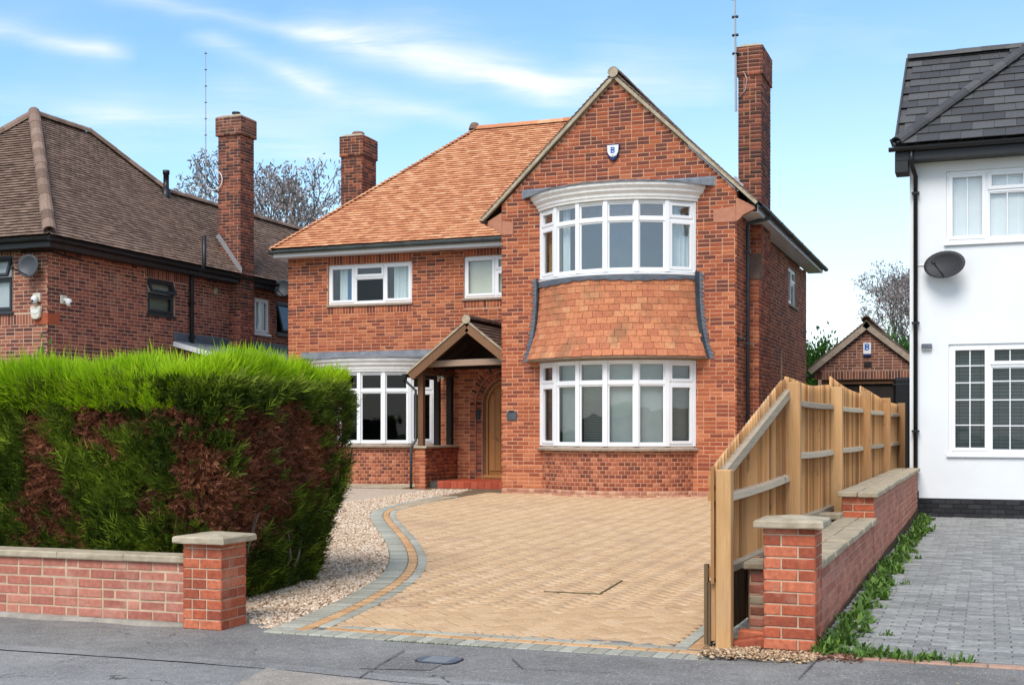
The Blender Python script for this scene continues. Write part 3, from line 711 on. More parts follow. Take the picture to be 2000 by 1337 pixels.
def G(u, v, z=0.03):
    D = F * (HC - z) / (v - VH); r = (u - CX) / F
    return (D * (r * cT - sT), D * (cT + r * sT))
def patch(name, px, mat, dz):
    P_ = [G(u, v, .02) for u, v in px]
    area = sum(P_[i][0] * P_[(i + 1) % len(P_)][1] - P_[(i + 1) % len(P_)][0] * P_[i][1] for i in range(len(P_)))
    if area < 0: P_.reverse()
    V = [(x, y, fp(max(-9, min(3, x)), y) + dz) for x, y in P_]
    o = obj(name, V, [tuple(range(len(V)))], mat); o['kind'] = 'structure'; return o
# the older tarmac nearer the road, a pale trench strip between, and a pale patch at the bottom of the picture
patch('pavement', [(-300, 1250), (200, 1283), (760, 1326), (1000, 1345), (1000, 1500), (-300, 1500)], 'tarmac_old', .004)
strip('pavement', [G(-300, 1238), G(100, 1268), G(330, 1284), G(620, 1308), G(780, 1326), G(1250, 1360)], .15, 'tarmac_old', .008, .008)
patch('pavement', [(520, 1308), (760, 1337), (860, 1400), (400, 1400), (450, 1345)], 'tarmac_pale', .010)
patch('pavement', [(800, 1281), (895, 1287), (840, 1312), (700, 1308)], 'tarmac_dark', .004)
for a in ([G(790, 1272), G(700, 1325)], [G(1600, 1296), G(1560, 1337)], [G(1000, 1290), G(1020, 1308), G(1200, 1316)]):
    strip('pavement', a, .009, 'bitumen', .012, .0025)

# drain cover in the pavement
c0 = G(858, 1290, .03); zc = fp(c0[0], c0[1])
dc = empty('drain_cover', (c0[0], c0[1], zc), 'small round cornered grey utility cover set in the pavement in front of the drive', 'drain cover')
pol = [(c0[0] + .135 * math.copysign(abs(math.cos(t)) ** .6, math.cos(t)), c0[1] + .11 * math.copysign(abs(math.sin(t)) ** .6, math.sin(t))) for t in [2 * math.pi * k / 24 for k in range(24)]]
MB().prism([(x, y) for x, y in pol], 'z', zc - .03, zc + .009).make('lid', 'lead_dark', dc, bev=.002)
MB().prism([(c0[0] + (x - c0[0]) * 1.09, c0[1] + (y - c0[1]) * 1.1) for x, y in pol], 'z', zc - .03, zc + .0055).make('rim', 'black_plastic', dc)
mb = MB()
for i in range(-3, 4):
    mb.box(c0[0] - .08, c0[0] + .08, c0[1] + i * .025 - .004, c0[1] + i * .025 + .004, zc + .006, zc + .0115)
mb.make('ribs', 'silver', dc)

# ------------------------------------------------------------------ driveway of block paving
OUTER = [(500, 1238), (560, 1217), (600, 1200), (640, 1182), (680, 1163), (715, 1145), (743, 1126), (757, 1110), (763, 1095), (764, 1076), (757, 1056), (737, 1032), (722, 1012), (716, 1000), (722, 992), (743, 987), (790, 976), (833, 967), (860, 961)]
P0 = [Vector((*G(u, v, zd(G(u, v, .1)[1])), 0)) for u, v in OUTER]
def catmull(P, m=14):
    out = []
    Q = [P[0] * 2 - P[1]] + P + [P[-1] * 2 - P[-2]]
    for i in range(1, len(Q) - 2):
        for k in range(m):
            t = k / m; a, b, c, d = Q[i - 1:i + 3]
            out.append(.5 * ((2 * b) + (c - a) * t + (2 * a - 5 * b + 4 * c - d) * t * t + (3 * b - a - 3 * c + d) * t ** 3))
    return out + [P[-1]]
for _ in range(2): P0 = [P0[0]] + [(P0[i - 1] + P0[i] * 2 + P0[i + 1]) / 4 for i in range(1, len(P0) - 1)] + [P0[-1]]
curve = catmull(P0)
XR = -1.56; YF = 7.80; YB = 22.45
def resample(c, step):
    out = [c[0]]; acc = 0
    for a, b in zip(c[:-1], c[1:]):
        l = (b - a).length; s = 0
        while acc + l - s >= step:
            s += step - acc; acc = 0; out.append(a.lerp(b, s / l))
        acc += l - s
    return out
fine_c = resample(curve, .05)
nrm = []
for i, p in enumerate(fine_c):
    d = (fine_c[min(i + 3, len(fine_c) - 1)] - fine_c[max(i - 3, 0)]).normalized(); nrm.append(Vector((d.y, -d.x, 0)))
def curve_x(y):                                           # smallest x of the field's left edge at height y: signed test by nearest point
    pass
CA = np.array([tuple(p)[:2] for p in fine_c]); CN = np.array([tuple(n)[:2] for n in nrm])
def inside_dist(x, y):
    d = (CA[:, 0] - x) ** 2 + (CA[:, 1] - y) ** 2; i = int(d.argmin()); return float((x - CA[i, 0]) * CN[i, 0] + (y - CA[i, 1]) * CN[i, 1])
zdf = lambda x, y: zd(y)
base_poly = [tuple(p)[:2] for p in curve[::3]]
dv = sheet('driveway', [(XR, 7.75), (XR, YB + .1), (base_poly[-1][0], YB + .1)] + list(reversed(base_poly)) + [(base_poly[0][0], 7.75)], zdf, 'joint', dz=-.014, thick=.12)
SL = Vector((0, 1, .0155)).normalized(); NG = Vector((0, -.0155, 1)).normalized()
pv = Pieces(dv, 'paver', 'paving_blocks', 300, .0045)
UW = .1
c45 = math.cos(R(45)); rn = random.Random(11)
for i in range(-110, 200):
    for k in range(-110, 110):
        for typ in (0, 1):
            # lattice (1,1), (-2,2) in units of the block width; flat block 2x1 at (0,0), upright 1x2 at (0,1)
            bx_, by_ = i - 2 * k, i + 2 * k
            cx_, cy_ = (bx_ + 1, by_ + .5) if typ == 0 else (bx_ + .5, by_ + 2)
            X = (cx_ * c45 - cy_ * c45) * UW - 4.2; Y = (cx_ * c45 + cy_ * c45) * UW + 14.0
            if not (-9 < X < XR - .38 and YF + .35 < Y < YB): continue
            if inside_dist(X, Y) < .35: continue
            a = R(45) if typ == 0 else R(135)
            A = Vector((math.cos(a), math.sin(a), 0)); A = (A - NG * A.dot(NG)).normalized()
            tw = NG + Vector((rn.uniform(-.008, .008), rn.uniform(-.008, .008), 0))
            pv.add((X, Y, zd(Y) + rn.uniform(-.002, .002) - .003), A, tw, .190 + rn.choice((0, 0, -.003)), .0905 + rn.choice((0, 0, -.002)), .03, 'paver_buff')
def border_row(path, width, length, mat, off, along=True):
    """path offset to the inside; soldier blocks lie across it, stretchers along it"""
    q = [Vector((*(CA[i] + CN[i] * off), 0)) for i in range(len(CA))]; pts = resample(q, length)
    for a, b in zip(pts[:-1], pts[1:]):
        c = (a + b) / 2; d = (b - a); l = d.length
        if c.y < YF + off - .1 or c.y > YB: continue
        d = Vector((d.x, d.y, d.y * .0155)).normalized()
        pv.add((c.x, c.y, zd(c.y) + .002), d, NG, min(l, length) - .009, width - .008, .03, mat)
border_row(None, .2, .104, 'paver_grey', .10); border_row(None, .1, .2, 'paver_orange', .25); border_row(None, .1, .2, 'paver_grey', .35)
x = fine_c[0].x + .05
while x < XR - .02:
    xe = x
    pv.add((x + .05, YF + .10, zd(YF) + .003), (0, 1, .0155), NG, .192, .096, .03, 'paver_grey'); x += .104
x = fine_c[0].x + .38
while x < XR - .1:
    w = min(.2, XR - .15 - x)
    if w > .03: pv.add((x + w / 2, YF + .25, zd(YF + .25) + .003), (1, 0, 0), NG, w - .009, .091, .03, 'paver_orange')
    if x + w < XR - .28: pv.add((x + w / 2 + .05, YF + .35, zd(YF + .35) + .003), (1, 0, 0), NG, w - .009, .091, .03, 'paver_grey')
    x += .2
y = YF + .4
while y < 12:
    for off, m in ((.10, 'paver_grey'), (.25, 'paver_orange'), (.35, 'paver_grey')):
        if off == .10:
            for q in (0, .1): pv.add((XR - off, y + q, zd(y + q) + .003), (1, 0, 0), NG, .192, .093, .03, m)
        else: pv.add((XR - off, y + .05, zd(y) + .003), (0, 1, .0155), NG, .192, .092, .03, m)
    y += .2
pv.flush()
# recessed inspection cover in the drive: two mossy slots of its tray show
for a, b in ((G(1062, 1155, .08), G(1171, 1160, .08)), (G(1171, 1160, .08), G(1215, 1137, .08))):
    A_ = Vector((*a, zd(a[1]) + .001)); B_ = Vector((*b, zd(b[1]) + .001))
    MB().beam(A_, B_, .016, .006).make('driveway', 'slot_moss' if 'slot_moss' in M else 'bitumen')['kind'] = 'structure'
# flagstones in front of the left wing and the pink flags by the porch
fl = sheet('path', [(-15.6, 23.35), (-10.9, 23.35), (-9.0, 22.2), (-8.8, 22.46), (-8.8, 25.1), (-15.6, 25.1)], zdf, 'joint', dz=-.012, thick=.1)
fpc = Pieces(fl, 'flagstone', 'flagstones', 300, .006)
M['flag'] = tinted('sandstone flag', [(0, (.36, .29, .20)), (1, (.52, .43, .31))], fine=(18, .25), dark=(2, .6, (.28, .22, .15), .4))
for i in range(14):
    for k in range(3):
        x0 = -15.6 + i * .48 + (k % 2) * .2; y0 = 23.37 + k * .58
        if x0 > -11.3: continue
        fpc.add((x0 + .23, y0 + .28, zd(y0 + .28) + rn.uniform(-.002, .002)), (1, 0, 0), NG, .46, .56, .04, 'flag')
fpc.flush()

# ------------------------------------------------------------------ gravel bed
gb = [tuple(p)[:2] for p in curve[::3]]
gb = [p for p in gb if p[1] > 7.95]
sheet('gravel_bed', [(-5.35, 7.98)] + gb + [(-9.3, 23.3), (-15.6, 23.33), (-15.6, 12), (-6.6, 12), (-6.0, 8.2)], zdf, 'gravel_base', dz=-.02, thick=.1)
def stones(name, pts, size, mat, label, cat, zf):
    n = len(pts); base = np.array([(1, 0, 0), (-1, 0, 0), (0, 1, 0), (0, -1, 0), (0, 0, 1), (0, 0, -1)], float)
    sc = size * (0.55 + rng.random((n, 1, 1)) * .9) * np.stack([.7 + rng.random((n, 1)) * .6, .7 + rng.random((n, 1)) * .5, .35 + rng.random((n, 1)) * .3], 2)
    V = base[None] * sc * (1 + rng.uniform(-.25, .25, (n, 6, 1))); ang = rng.random(n) * 6.28; ca, sa = np.cos(ang)[:, None], np.sin(ang)[:, None]
    x = V[..., 0] * ca - V[..., 1] * sa; y = V[..., 0] * sa + V[..., 1] * ca
    V = np.stack([x, y, V[..., 2] + x * rng.uniform(-.4, .4, (n, 1))], 2); V += pts[:, None, :]
    T = np.array([(0, 2, 4), (2, 1, 4), (1, 3, 4), (3, 0, 4), (2, 0, 5), (1, 2, 5), (3, 1, 5), (0, 3, 5)])
    Fc = (T[None] + (np.arange(n) * 6)[:, None, None]).reshape(-1, 3)
    o = obj(name, V.reshape(-1, 3), Fc, mat, tint=np.repeat(rng.random(n), 6)); tag(o, label, cat, kind='stuff'); return o
cand = rng.uniform((-10.5, 7.98), (-4.6, 23.3), (220000, 2))
d = ((cand[:, None, 0] - CA[None, ::3, 0]) ** 2 + (cand[:, None, 1] - CA[None, ::3, 1]) ** 2); ii = d.argmin(1)
ins = (cand[:, 0] - CA[::3][ii, 0]) * CN[::3][ii, 0] + (cand[:, 1] - CA[::3][ii, 1]) * CN[::3][ii, 1]
dens = np.clip(9.5 / cand[:, 1], .35, 1) ** 1.0
ok = (ins < -.005) & (cand[:, 0] > -5.36 - .18 * (cand[:, 1] - 7.9) - .75 - 1.2 * np.clip(cand[:, 1] - 10.5, 0, 9)) & (rng.random(len(cand)) < dens) & ((cand[:, 1] > 8.12) | (cand[:, 0] > -5.03))
pts = cand[ok]; big = np.clip(pts[:, 1] / 10, .9, 1.7)
P3 = np.column_stack([pts, .045 + (pts[:, 1] - 7.8) * .0155 - .018 + rng.random(len(pts)) * .014])
stones('gravel', P3, .019, 'gravel', 'pale pinkish gravel spread between the hedge and the curved drive edge', 'gravel', None)

# ------------------------------------------------------------------ the main house
HX0, HX1, HX2 = -15.03, -8.76, -4.23           # left wing corner, gable wing left and right corners
YW, YG, YBK = 25.10, 22.50, 31.70               # left wing wall, gable wing wall, back wall
ZB = .27
house = empty('detached_house', (-9.5, 22.5, ZB), 'orange roofed red brick detached house with a front gable, bow windows and an oak door', 'house')
HB = Pieces(house, 'brick', 'brickwork', 300, .004, hidden=lambda u, v: ((u < 690) & (v > 700)) | ((u > 1380) & (v > 840)) | ((u > 1480) & (v > 720)))
HT = Pieces(house, 'roof_tile', 'roof_tiling', 300, .004)

XA = (1, 0, 0); NF = (0, -1, 0)
def bow_arc(cx, wy, Rr=1.92, half=R(50.4)):
    cy = wy + Rr * math.cos(half)
    return lambda rho, ph, z: Vector((cx + rho * math.sin(ph), cy - rho * math.cos(ph), z))
def ring(name, P, prof, h, mat, parent, n=36, smooth=False, h1=None, wob=0):
    """closed profile [(rho, z)] swept over the arc"""
    V = []; Fc = []; m = len(prof); a0, a1 = (-h, h) if h1 is None else (h, h1)
    for i in range(n + 1):
        ph = a0 + (a1 - a0) * i / n
        for k, (r_, z_) in enumerate(prof):
            V.append(P(r_ + (random.uniform(-wob, wob) if wob else 0), ph, z_ + (random.uniform(-wob, wob) if wob else 0)))
    for i in range(n):
        for k in range(m): Fc.append((i * m + k, (i + 1) * m + k, (i + 1) * m + (k + 1) % m, i * m + (k + 1) % m))
    Fc.append(tuple(range(m))); Fc.append(tuple((n * m + k) for k in range(m - 1, -1, -1)))
    return obj(name, V, Fc, mat, parent, smooth)
def bow_window(parent, cx, wy, z0, z1, style, label):
    Rr, half = 1.92, R(50.4); P = bow_arc(cx, wy); st = half * 2 / 6
    mb = MB(); zt = z0 + (z1 - z0) * .735; corners = [-half + st * i for i in range(7)]
    def bar(p, q, w0, w1, z0_, z1_): pass
    def post(mb, ph, w, d, za, zb):
        c = P(Rr, ph, 0); t = Vector((math.cos(ph), math.sin(ph), 0)); n = Vector((math.sin(ph), -math.cos(ph), 0))
        V = [c + t * i * w / 2 + n * j + Vector((0, 0, z)) for z in (za, zb) for i, j in ((-1, -d), (1, -d), (1, .022), (-1, .022))]
        mb.add(V, [(3, 2, 1, 0), (4, 5, 6, 7), (0, 1, 5, 4), (1, 2, 6, 5), (2, 3, 7, 6), (3, 0, 4, 7)])
    for i, ph in enumerate(corners): post(mb, ph, .085 if 0 < i < 6 else .07, .07, z0, z1)
    win = None
    def facet(i):
        a, b = P(Rr, corners[i], 0), P(Rr, corners[i + 1], 0); t = (b - a).normalized(); n = Vector((t.y, -t.x, 0)); return a, b, t, n
    def fbox(mb, i, s0, s1, za, zb, d0, d1):
        a, b, t, n = facet(i)
        V = [a + t * s + n * (-d) + Vector((0, 0, z)) for d in (d0, d1) for z in (za, zb) for s in (s0, s1)]
        mb.add(V, [(0, 1, 3, 2), (4, 6, 7, 5), (0, 4, 5, 1), (2, 3, 7, 6), (0, 2, 6, 4), (1, 5, 7, 3)])
    L = (facet(0)[1] - facet(0)[0]).length
    for i in range(6):
        fbox(mb, i, .03, L - .03, z0, z0 + .05, -.004, .06); fbox(mb, i, .03, L - .03, z1 - .045, z1, -.004, .06)
        fbox(mb, i, .03, L - .03, zt - .03, zt + .03, -.006, .058)
    win = mb.make('bow_window', 'upvc', parent, bev=.006); win['label'] = label
    for i in range(6):
        for (za, zb) in ((z0 + .05, zt - .03), (zt + .03, z1 - .045)):
            s = MB(); e = .05 if i in (0, 5) else .026; d0 = -.018 if i in (0, 5) else .012
            s0, s1 = .045, L - .045
            fbox(s, i, s0 - .004, s0 + e, za - .004, zb + .004, d0, .045); fbox(s, i, s1 - e, s1 + .004, za - .004, zb + .004, d0, .045)
            fbox(s, i, s0 + e, s1 - e, za - .004, za + e, d0, .045); fbox(s, i, s0 + e, s1 - e, zb - e, zb + .004, d0, .045)
            s.make('sash', 'upvc', win, bev=.004)
            a, b, t, n = facet(i); q = lambda s_, z_: a + t * s_ - n * .026 + Vector((0, 0, z_))
            obj('pane', [q(s0 + e, za + e), q(s1 - e, za + e), q(s1 - e, zb - e), q(s0 + e, zb - e)], [(0, 1, 2, 3)], style.get('glass', 'glass'), win)
    if style.get('blind'):
        bl = MB()
        for i in range(6):
            z = z0 + .06
            a, b, t, n = facet(i); an = style['blind'][i]
            while z < z1 - .05:
                c_0 = a + t * .06 - n * .13 + Vector((0, 0, z)); c_1 = a + t * (L - .06) - n * .13 + Vector((0, 0, z))
                up = Vector((0, 0, 1)) * math.cos(an) * .0165 + n * math.sin(an) * .0165; tt = n * .0012
                bl.add([c_0 - up + tt, c_1 - up + tt, c_1 + up + tt, c_0 + up + tt, c_0 - up - tt, c_1 - up - tt, c_1 + up - tt, c_0 + up - tt], [(0, 1, 2, 3), (7, 6, 5, 4), (0, 4, 5, 1), (3, 2, 6, 7)]); z += .031
        bl.make('blind', 'blind', win)
    for (i, f0, f1, cm) in style.get('curtain', ()):
        a, b, t, n = facet(i); PP = lambda s_, z_, d_: a + t * s_ + Vector((0, 0, z_)) - n * d_
        V, Fc = curtain_mesh(PP, L * f0, L * f1, z0 + .02, z1 - .03, .16); obj('curtain', V, Fc, cm, win, smooth=True)
    # dark room behind, inside the house
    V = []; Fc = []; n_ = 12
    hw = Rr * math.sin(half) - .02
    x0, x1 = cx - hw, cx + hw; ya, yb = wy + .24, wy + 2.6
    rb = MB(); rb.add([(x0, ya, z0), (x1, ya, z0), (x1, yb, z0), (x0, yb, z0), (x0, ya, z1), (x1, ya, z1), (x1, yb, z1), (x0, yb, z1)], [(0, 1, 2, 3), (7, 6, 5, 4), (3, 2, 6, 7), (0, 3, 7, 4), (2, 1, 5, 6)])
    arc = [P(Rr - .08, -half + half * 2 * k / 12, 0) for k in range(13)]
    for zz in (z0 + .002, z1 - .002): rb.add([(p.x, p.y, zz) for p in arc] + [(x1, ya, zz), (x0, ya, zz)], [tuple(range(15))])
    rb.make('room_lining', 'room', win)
    return win, P

def bay(parent, cx, wy, two_storey):
    half = R(50.4); Rr = 1.92; P = bow_arc(cx, wy); hw = Rr * math.sin(half)
    stub = .0
    # curved brick base with header bricks
    zs = zd(wy - .7) - .10; zt = 1.095
    base = ring('bay_base', P, [(1.66, zs), (1.895, zs), (1.895, zt), (1.66, zt)], half + R(1.5), 'mortar', parent, 40); base['label'] = 'curved brick base under the bow window'
    z = ZB - .06 + .02; k = 0; dph = .1155 / 1.905
    while z < zt - .02:
        ph = -half + (dph / 2 if k % 2 else 0)
        while ph < half:
            n = Vector((math.sin(ph), -math.cos(ph), 0)); t = Vector((math.cos(ph), math.sin(ph), 0)); pale = k < 2
            w = .1035
            if ph < -half + dph * .4: pass
            HB.add(P(1.898 + random.uniform(-.001, .0015), ph, z + .0325), t, n, w, min(.065, zt - z - .003), .03, 'brick_pale' if (pale and two_storey) else 'brick_header', base, Vector((0, 0, 1))); ph += dph
        z += .075; k += 1
    ring('bay_sill', P, [(1.60, 1.10), (1.985, 1.10), (1.99, 1.135), (1.90, 1.175), (1.60, 1.175)], half + R(2.5), 'stone_sill', parent, 40)
    st = dict(glass='glass', blind=[.8, .35, .75, .2, .1, .6]) if two_storey else dict(glass='glass_dark', curtain=[(5, .05, .6, 'curtain_gold')])
    w, _ = bow_window(parent, cx, wy, 1.18, 2.74, st, 'six light ground floor bow window with closed blinds' if two_storey else 'six light bow window with dark glass beside the porch')
    def cornice(z, mat='white_wood'):
        prof = [(1.70, z), (1.965, z), (1.975, z + .05), (1.99, z + .055), (1.995, z + .10), (2.045, z + .15), (2.05, z + .185), (2.10, z + .24), (2.105, z + .29), (1.70, z + .29)]
        c = ring('cornice', P, prof, half + R(3.0), mat, parent, 48); return z + .29
    if not two_storey:
        zc = cornice(2.745)
        ring('lead_roof', P, [(.4, zc + .002), (2.13, zc + .002), (2.135, zc + .03), (2.08, zc + .045), (1.3, zc + .13), (.4, zc + .15)], half + R(6), 'lead', parent, 40, wob=.004)
        MB().beam((cx - hw - .35, wy - .03, zc + .13), (cx + hw + .35, wy - .03, zc + .13), .02, .14).make('lead_flashing', 'lead', parent)
        return
    # tile hanging between the storeys
    z0, z1 = 2.80, 4.27
    def rad(z): t = (z - z0) / (z1 - z0); return 1.965 + .24 * (1 - t) ** 2.6
    prof = [(1.60, z0), (rad(z0) - .03, z0)] + [(rad(z0 + (z1 - z0) * i / 8) - .03, z0 + (z1 - z0) * i / 8) for i in range(1, 9)] + [(1.60, z1)]
    ap = ring('tile_hung_apron', P, prof, half + R(2.2), 'tile_hung', parent, 40, True); ap['label'] = 'band of hung clay tiles between the two bow windows'
    rows = 12; g = (z1 - z0 - .06) / rows; tiles = []
    for r_ in range(rows):
        za = z0 + g * r_ + .008; zb = za + g * 1.22; ra, rb_ = rad(za) + .004, rad(min(zb, z1)) - .006; dph = .196 / ((ra + rb_) / 2)
        hh = half + R(1.0); ph = -hh - (dph / 2 if r_ % 2 else 0)
        while ph < hh:
            a, b = max(ph, -hh) + .0015, min(ph + dph, hh) - .0015
            if b - a > .02:
                c = (a + b) / 2; pa, pb = P(ra, c, za), P(rb_, c, zb); B = (pb - pa).normalized(); t = Vector((math.cos(c), math.sin(c), 0)); n = t.cross(B).normalized()
                rad_n = Vector((math.sin(c), -math.cos(c), 0))
                if n.dot(rad_n) < 0: n = -n
                jz = random.uniform(-.006, .006)
                L_ = (pb - pa).length; o = bpy.data.objects.new('hung_tile', piece_mesh(round((b - a) * (ra + rb_) / 2, 2), L_, .013, .003, 'tile_hung', 'hung_tile'))
                n2 = (n + t * random.uniform(-.02, .02) + B * random.uniform(-.01, .015)).normalized(); t2 = B.cross(n2).normalized(); B2 = n2.cross(t2).normalized()
                C_ = (pa + pb) / 2 + Vector((0, 0, jz))
                Mx = Matrix(((t2.x, B2.x, n2.x, 0), (t2.y, B2.y, n2.y, 0), (t2.z, B2.z, n2.z, 0), (0, 0, 0, 1)))
                o.matrix_local = Matrix.Translation(C_ - Vector(ORG[ap.name])) @ Mx; link(o, ap)
            ph += dph
    ring('eaves_board', P, [(1.85, z0 - .055), (rad(z0) - .015, z0 - .02), (rad(z0) - .02, z0 - .005), (1.85, z0 - .005)], half + R(2), 'stone_sill', parent, 40)
    ring('soffit', P, [(1.70, 2.741), (1.95, 2.741), (1.95, z0 - .056), (1.70, z0 - .056)], half + R(1), 'upvc', parent, 40)
    # lead apron over the tiles with its dressed lower edge, and stepped lead at each side
    V = []; Fc = []; n = 90; hh = half + R(2.6)
    for i in range(n + 1):
        ph = -hh + 2 * hh * i / n; zl = z1 - .075 - .022 * abs(math.sin(i * .42)) - .02 * math.sin(i * .13)
        V += [P(1.99, ph, zl), P(1.995, ph, z1 - .02), P(1.93, ph, z1 + .03), P(1.975, ph, zl)]
    for i in range(n):
        for k in range(4): Fc.append((i * 4 + k, (i + 1) * 4 + k, (i + 1) * 4 + (k + 1) % 4, i * 4 + (k + 1) % 4))
    obj('lead_flashing', V, Fc, 'lead_dark', parent)
    for sg in (-1, 1):
        mb = MB(); k = 0; z = z0 - .02
        while z < z1 + .02:
            rr = rad(max(z0, min(z, z1))) + .015; rr2 = rad(max(z0, min(z + .075, z1))) + .015; e = half + R(1.6)
            xo = cx + sg * (rr * math.sin(e)); xo2 = cx + sg * (rr2 * math.sin(e)); yo = wy
            w_ = .055 + random.uniform(0, .035)
            # step of lead lying on the brickwork, and the soaker against the tiles
            mb.add([(xo - sg * .03, yo - .016, z), (xo + sg * (w_ + .035), yo - .016, z - .015), (xo + sg * w_ * .5, yo - .016, z + .074), (xo2 - sg * .03, yo - .016, z + .074),
                    (xo - sg * .03, yo - .002, z), (xo + sg * (w_ + .035), yo - .002, z - .015), (xo + sg * w_ * .5, yo - .002, z + .074), (xo2 - sg * .03, yo - .002, z + .074)],
                   [(0, 1, 2, 3), (7, 6, 5, 4), (0, 4, 5, 1), (1, 5, 6, 2), (2, 6, 7, 3)])
            mb.add([(xo - sg * .05, yo - .10, z), (xo + sg * .015, yo - .012, z), (xo2 + sg * .015, yo - .012, z + .076), (xo2 - sg * .05, yo - .10, z + .076)], [(0, 1, 2, 3), (3, 2, 1, 0)])
            z += .075
        mb.make('stepped_flashing', 'lead_dark', parent)
    ring('window_board', P, [(1.60, z1 + .0), (1.985, z1 + .005), (1.99, z1 + .03), (1.90, z1 + .055), (1.60, z1 + .055)], half + R(4), 'upvc', parent, 40)
    bow_window(parent, cx, wy, z1 + .06, 5.62, dict(glass='glass_sky', curtain=[(0, .1, .9, 'curtain_gold'), (1, .08, .42, 'curtain'), (5, .05, .95, 'curtain')]), 'six light upper bow window with pale curtains at its ends')
    zc = cornice(5.625)
    ring('lead_roof', P, [(.5, zc + .002), (2.125, zc + .002), (2.13, zc + .022), (2.08, zc + .035), (1.3, zc + .10), (.5, zc + .12)], half + R(5), 'lead', parent, 60, wob=.005)
    for sg in (-1, 1):          # wings of lead dressed on to the wall
        xa = cx + sg * 1.05; xb = cx + sg * 1.86
        MB().add([(xa, wy - .02, zc + .08), (xb, wy - .02, zc - .03), (xb, wy - .02, zc + .15), (xa, wy - .02, zc + .15), (xa, wy - .002, zc + .08), (xb, wy - .002, zc - .03), (xb, wy - .002, zc + .15), (xa, wy - .002, zc + .15)],
                 [(0, 1, 2, 3), (7, 6, 5, 4), (0, 4, 5, 1), (1, 5, 6, 2), (2, 6, 7, 3), (3, 7, 4, 0)]).make('lead_flashing', 'lead', parent)
        MB().add([(xb - sg * .02, wy - .02, zc - .03), (xb - sg * .75, wy - .62, zc + .012), (xb - sg * .78, wy - .58, zc + .05), (xb - sg * .02, wy - .02, zc + .11)], [(0, 1, 2, 3), (3, 2, 1, 0)]).make('lead_flashing', 'lead', parent)

# --- gable wing, front wall
BCX = -6.475
gw_top = 5.42
PKX, PKZ, EVZ, GHW = -6.50, 8.10, 5.55, 2.62
slope = (PKZ - EVZ) / GHW
gtop = lambda s: PKZ - .10 - abs((HX1 + s) - PKX) * slope
bayhole = [(BCX - 1.475 - HX1, BCX + 1.475 - HX1, -1, 6.02 - 0)]
bh_l = (BCX - 1.46 - HX1, BCX + 1.46 - HX1, 1.1, 2.75); bh_u = (BCX - 1.46 - HX1, BCX + 1.46 - HX1, 4.3, 5.63)
Wd = HX2 - HX1
fw_ = wall_shell('front_wall', (HX1, YG, 0), XA, NF, 0, Wd, -.2, gw_top, [bh_l, bh_u], .24, 'mortar', house,
                 gable=[(0, gtop(0)), (PKX - HX1, gtop(PKX - HX1)), (Wd, gtop(Wd))])
skip = [(BCX - 1.44 - HX1, BCX + 1.44 - HX1, -.3, 5.80)]
lay_bricks(HB, (HX1, YG, 0), XA, NF, 0, Wd, ZB + .10, PKZ, skip, 'brick_main', fw_, top=gtop)
lay_bricks(HB, (HX1, YG, 0), XA, NF, 0, Wd, ZB - .05, ZB + .095, skip, 'brick_pale', fw_)
bay(house, BCX, YG, True)
# --- right side wall
sd = (0, 1, 0)
sw_holes = [(28.75 - YG, 30.05 - YG, 4.33, 5.20), (27.6 - YG, 27.85 - YG, 1.9, 3.3)]
sw = wall_shell('side_wall', (HX2, YG, 0), sd, XA, 0.24, YBK - YG, -.2, 5.36, sw_holes, .24, 'mortar_dark', house)
# O.x is the outer face of the wall
lay_bricks(HB, (HX2, YG, 0), sd, XA, 0, YBK - YG, ZB, 5.35, sw_holes, 'brick_side', sw, soldiers=[(28.75 - YG, 30.05 - YG, 5.20, 5.36)])
# --- left wing front wall
LW = HX1 - HX0; LCX = -12.84
w1 = (-14.00 - HX0, -11.90 - HX0, 4.30, 5.20); w2 = (-10.66 - HX0, -9.36 - HX0, 4.33, 5.24)
bl_h = (LCX - 1.46 - HX0, LCX + 1.46 - HX0, 1.1, 2.75)
AX, AR, ASP = -9.66, .60, 2.02                   # door arch: centre, radius, springing
door_h = (AX - AR - HX0, AX + AR - HX0, .42, ASP)
arch_holes = [(AX - .735 - HX0, AX + .735 - HX0, .42, ASP)] + [(AX - w_ - HX0, AX + w_ - HX0, ASP + .735 * i / 10, ASP + .735 * (i + 1) / 10) for i, w_ in enumerate([.735 * math.sqrt(1 - ((i + .5) / 10) ** 2) for i in range(10)])]
lw = wall_shell('front_wall', (HX0, YW, 0), XA, NF, 0, LW, -.2, 5.42, [w1, w2, bl_h] + arch_holes, .24, 'mortar', house)
archcut = [(AX - a - HX0, AX + a - HX0, .42 if i == 0 else z_, z2) for i, (a, z_, z2) in enumerate([(.86, .42, ASP)] + [(math.sqrt(max(0, .86 ** 2 - (q - ASP) ** 2)), q - .0375, q + .0375) for q in [ASP + .0375 + .075 * k for k in range(11)]])]
lay_bricks(HB, (HX0, YW, 0), XA, NF, 0, LW, ZB, 5.42, [w1, w2, (LCX - 1.44 - HX0, LCX + 1.44 - HX0, -.3, 3.0)] + archcut, 'brick_main', lw,
           soldiers=[(w1[0] - .0, w1[1] + .0, 5.20, 5.42), (w2[0], w2[1], 5.24, 5.42), (w1[0], w1[1], 4.30 - .215, 4.245), (w2[0], w2[1], 4.33 - .215, 4.275)])
bay(house, LCX, YW, False)
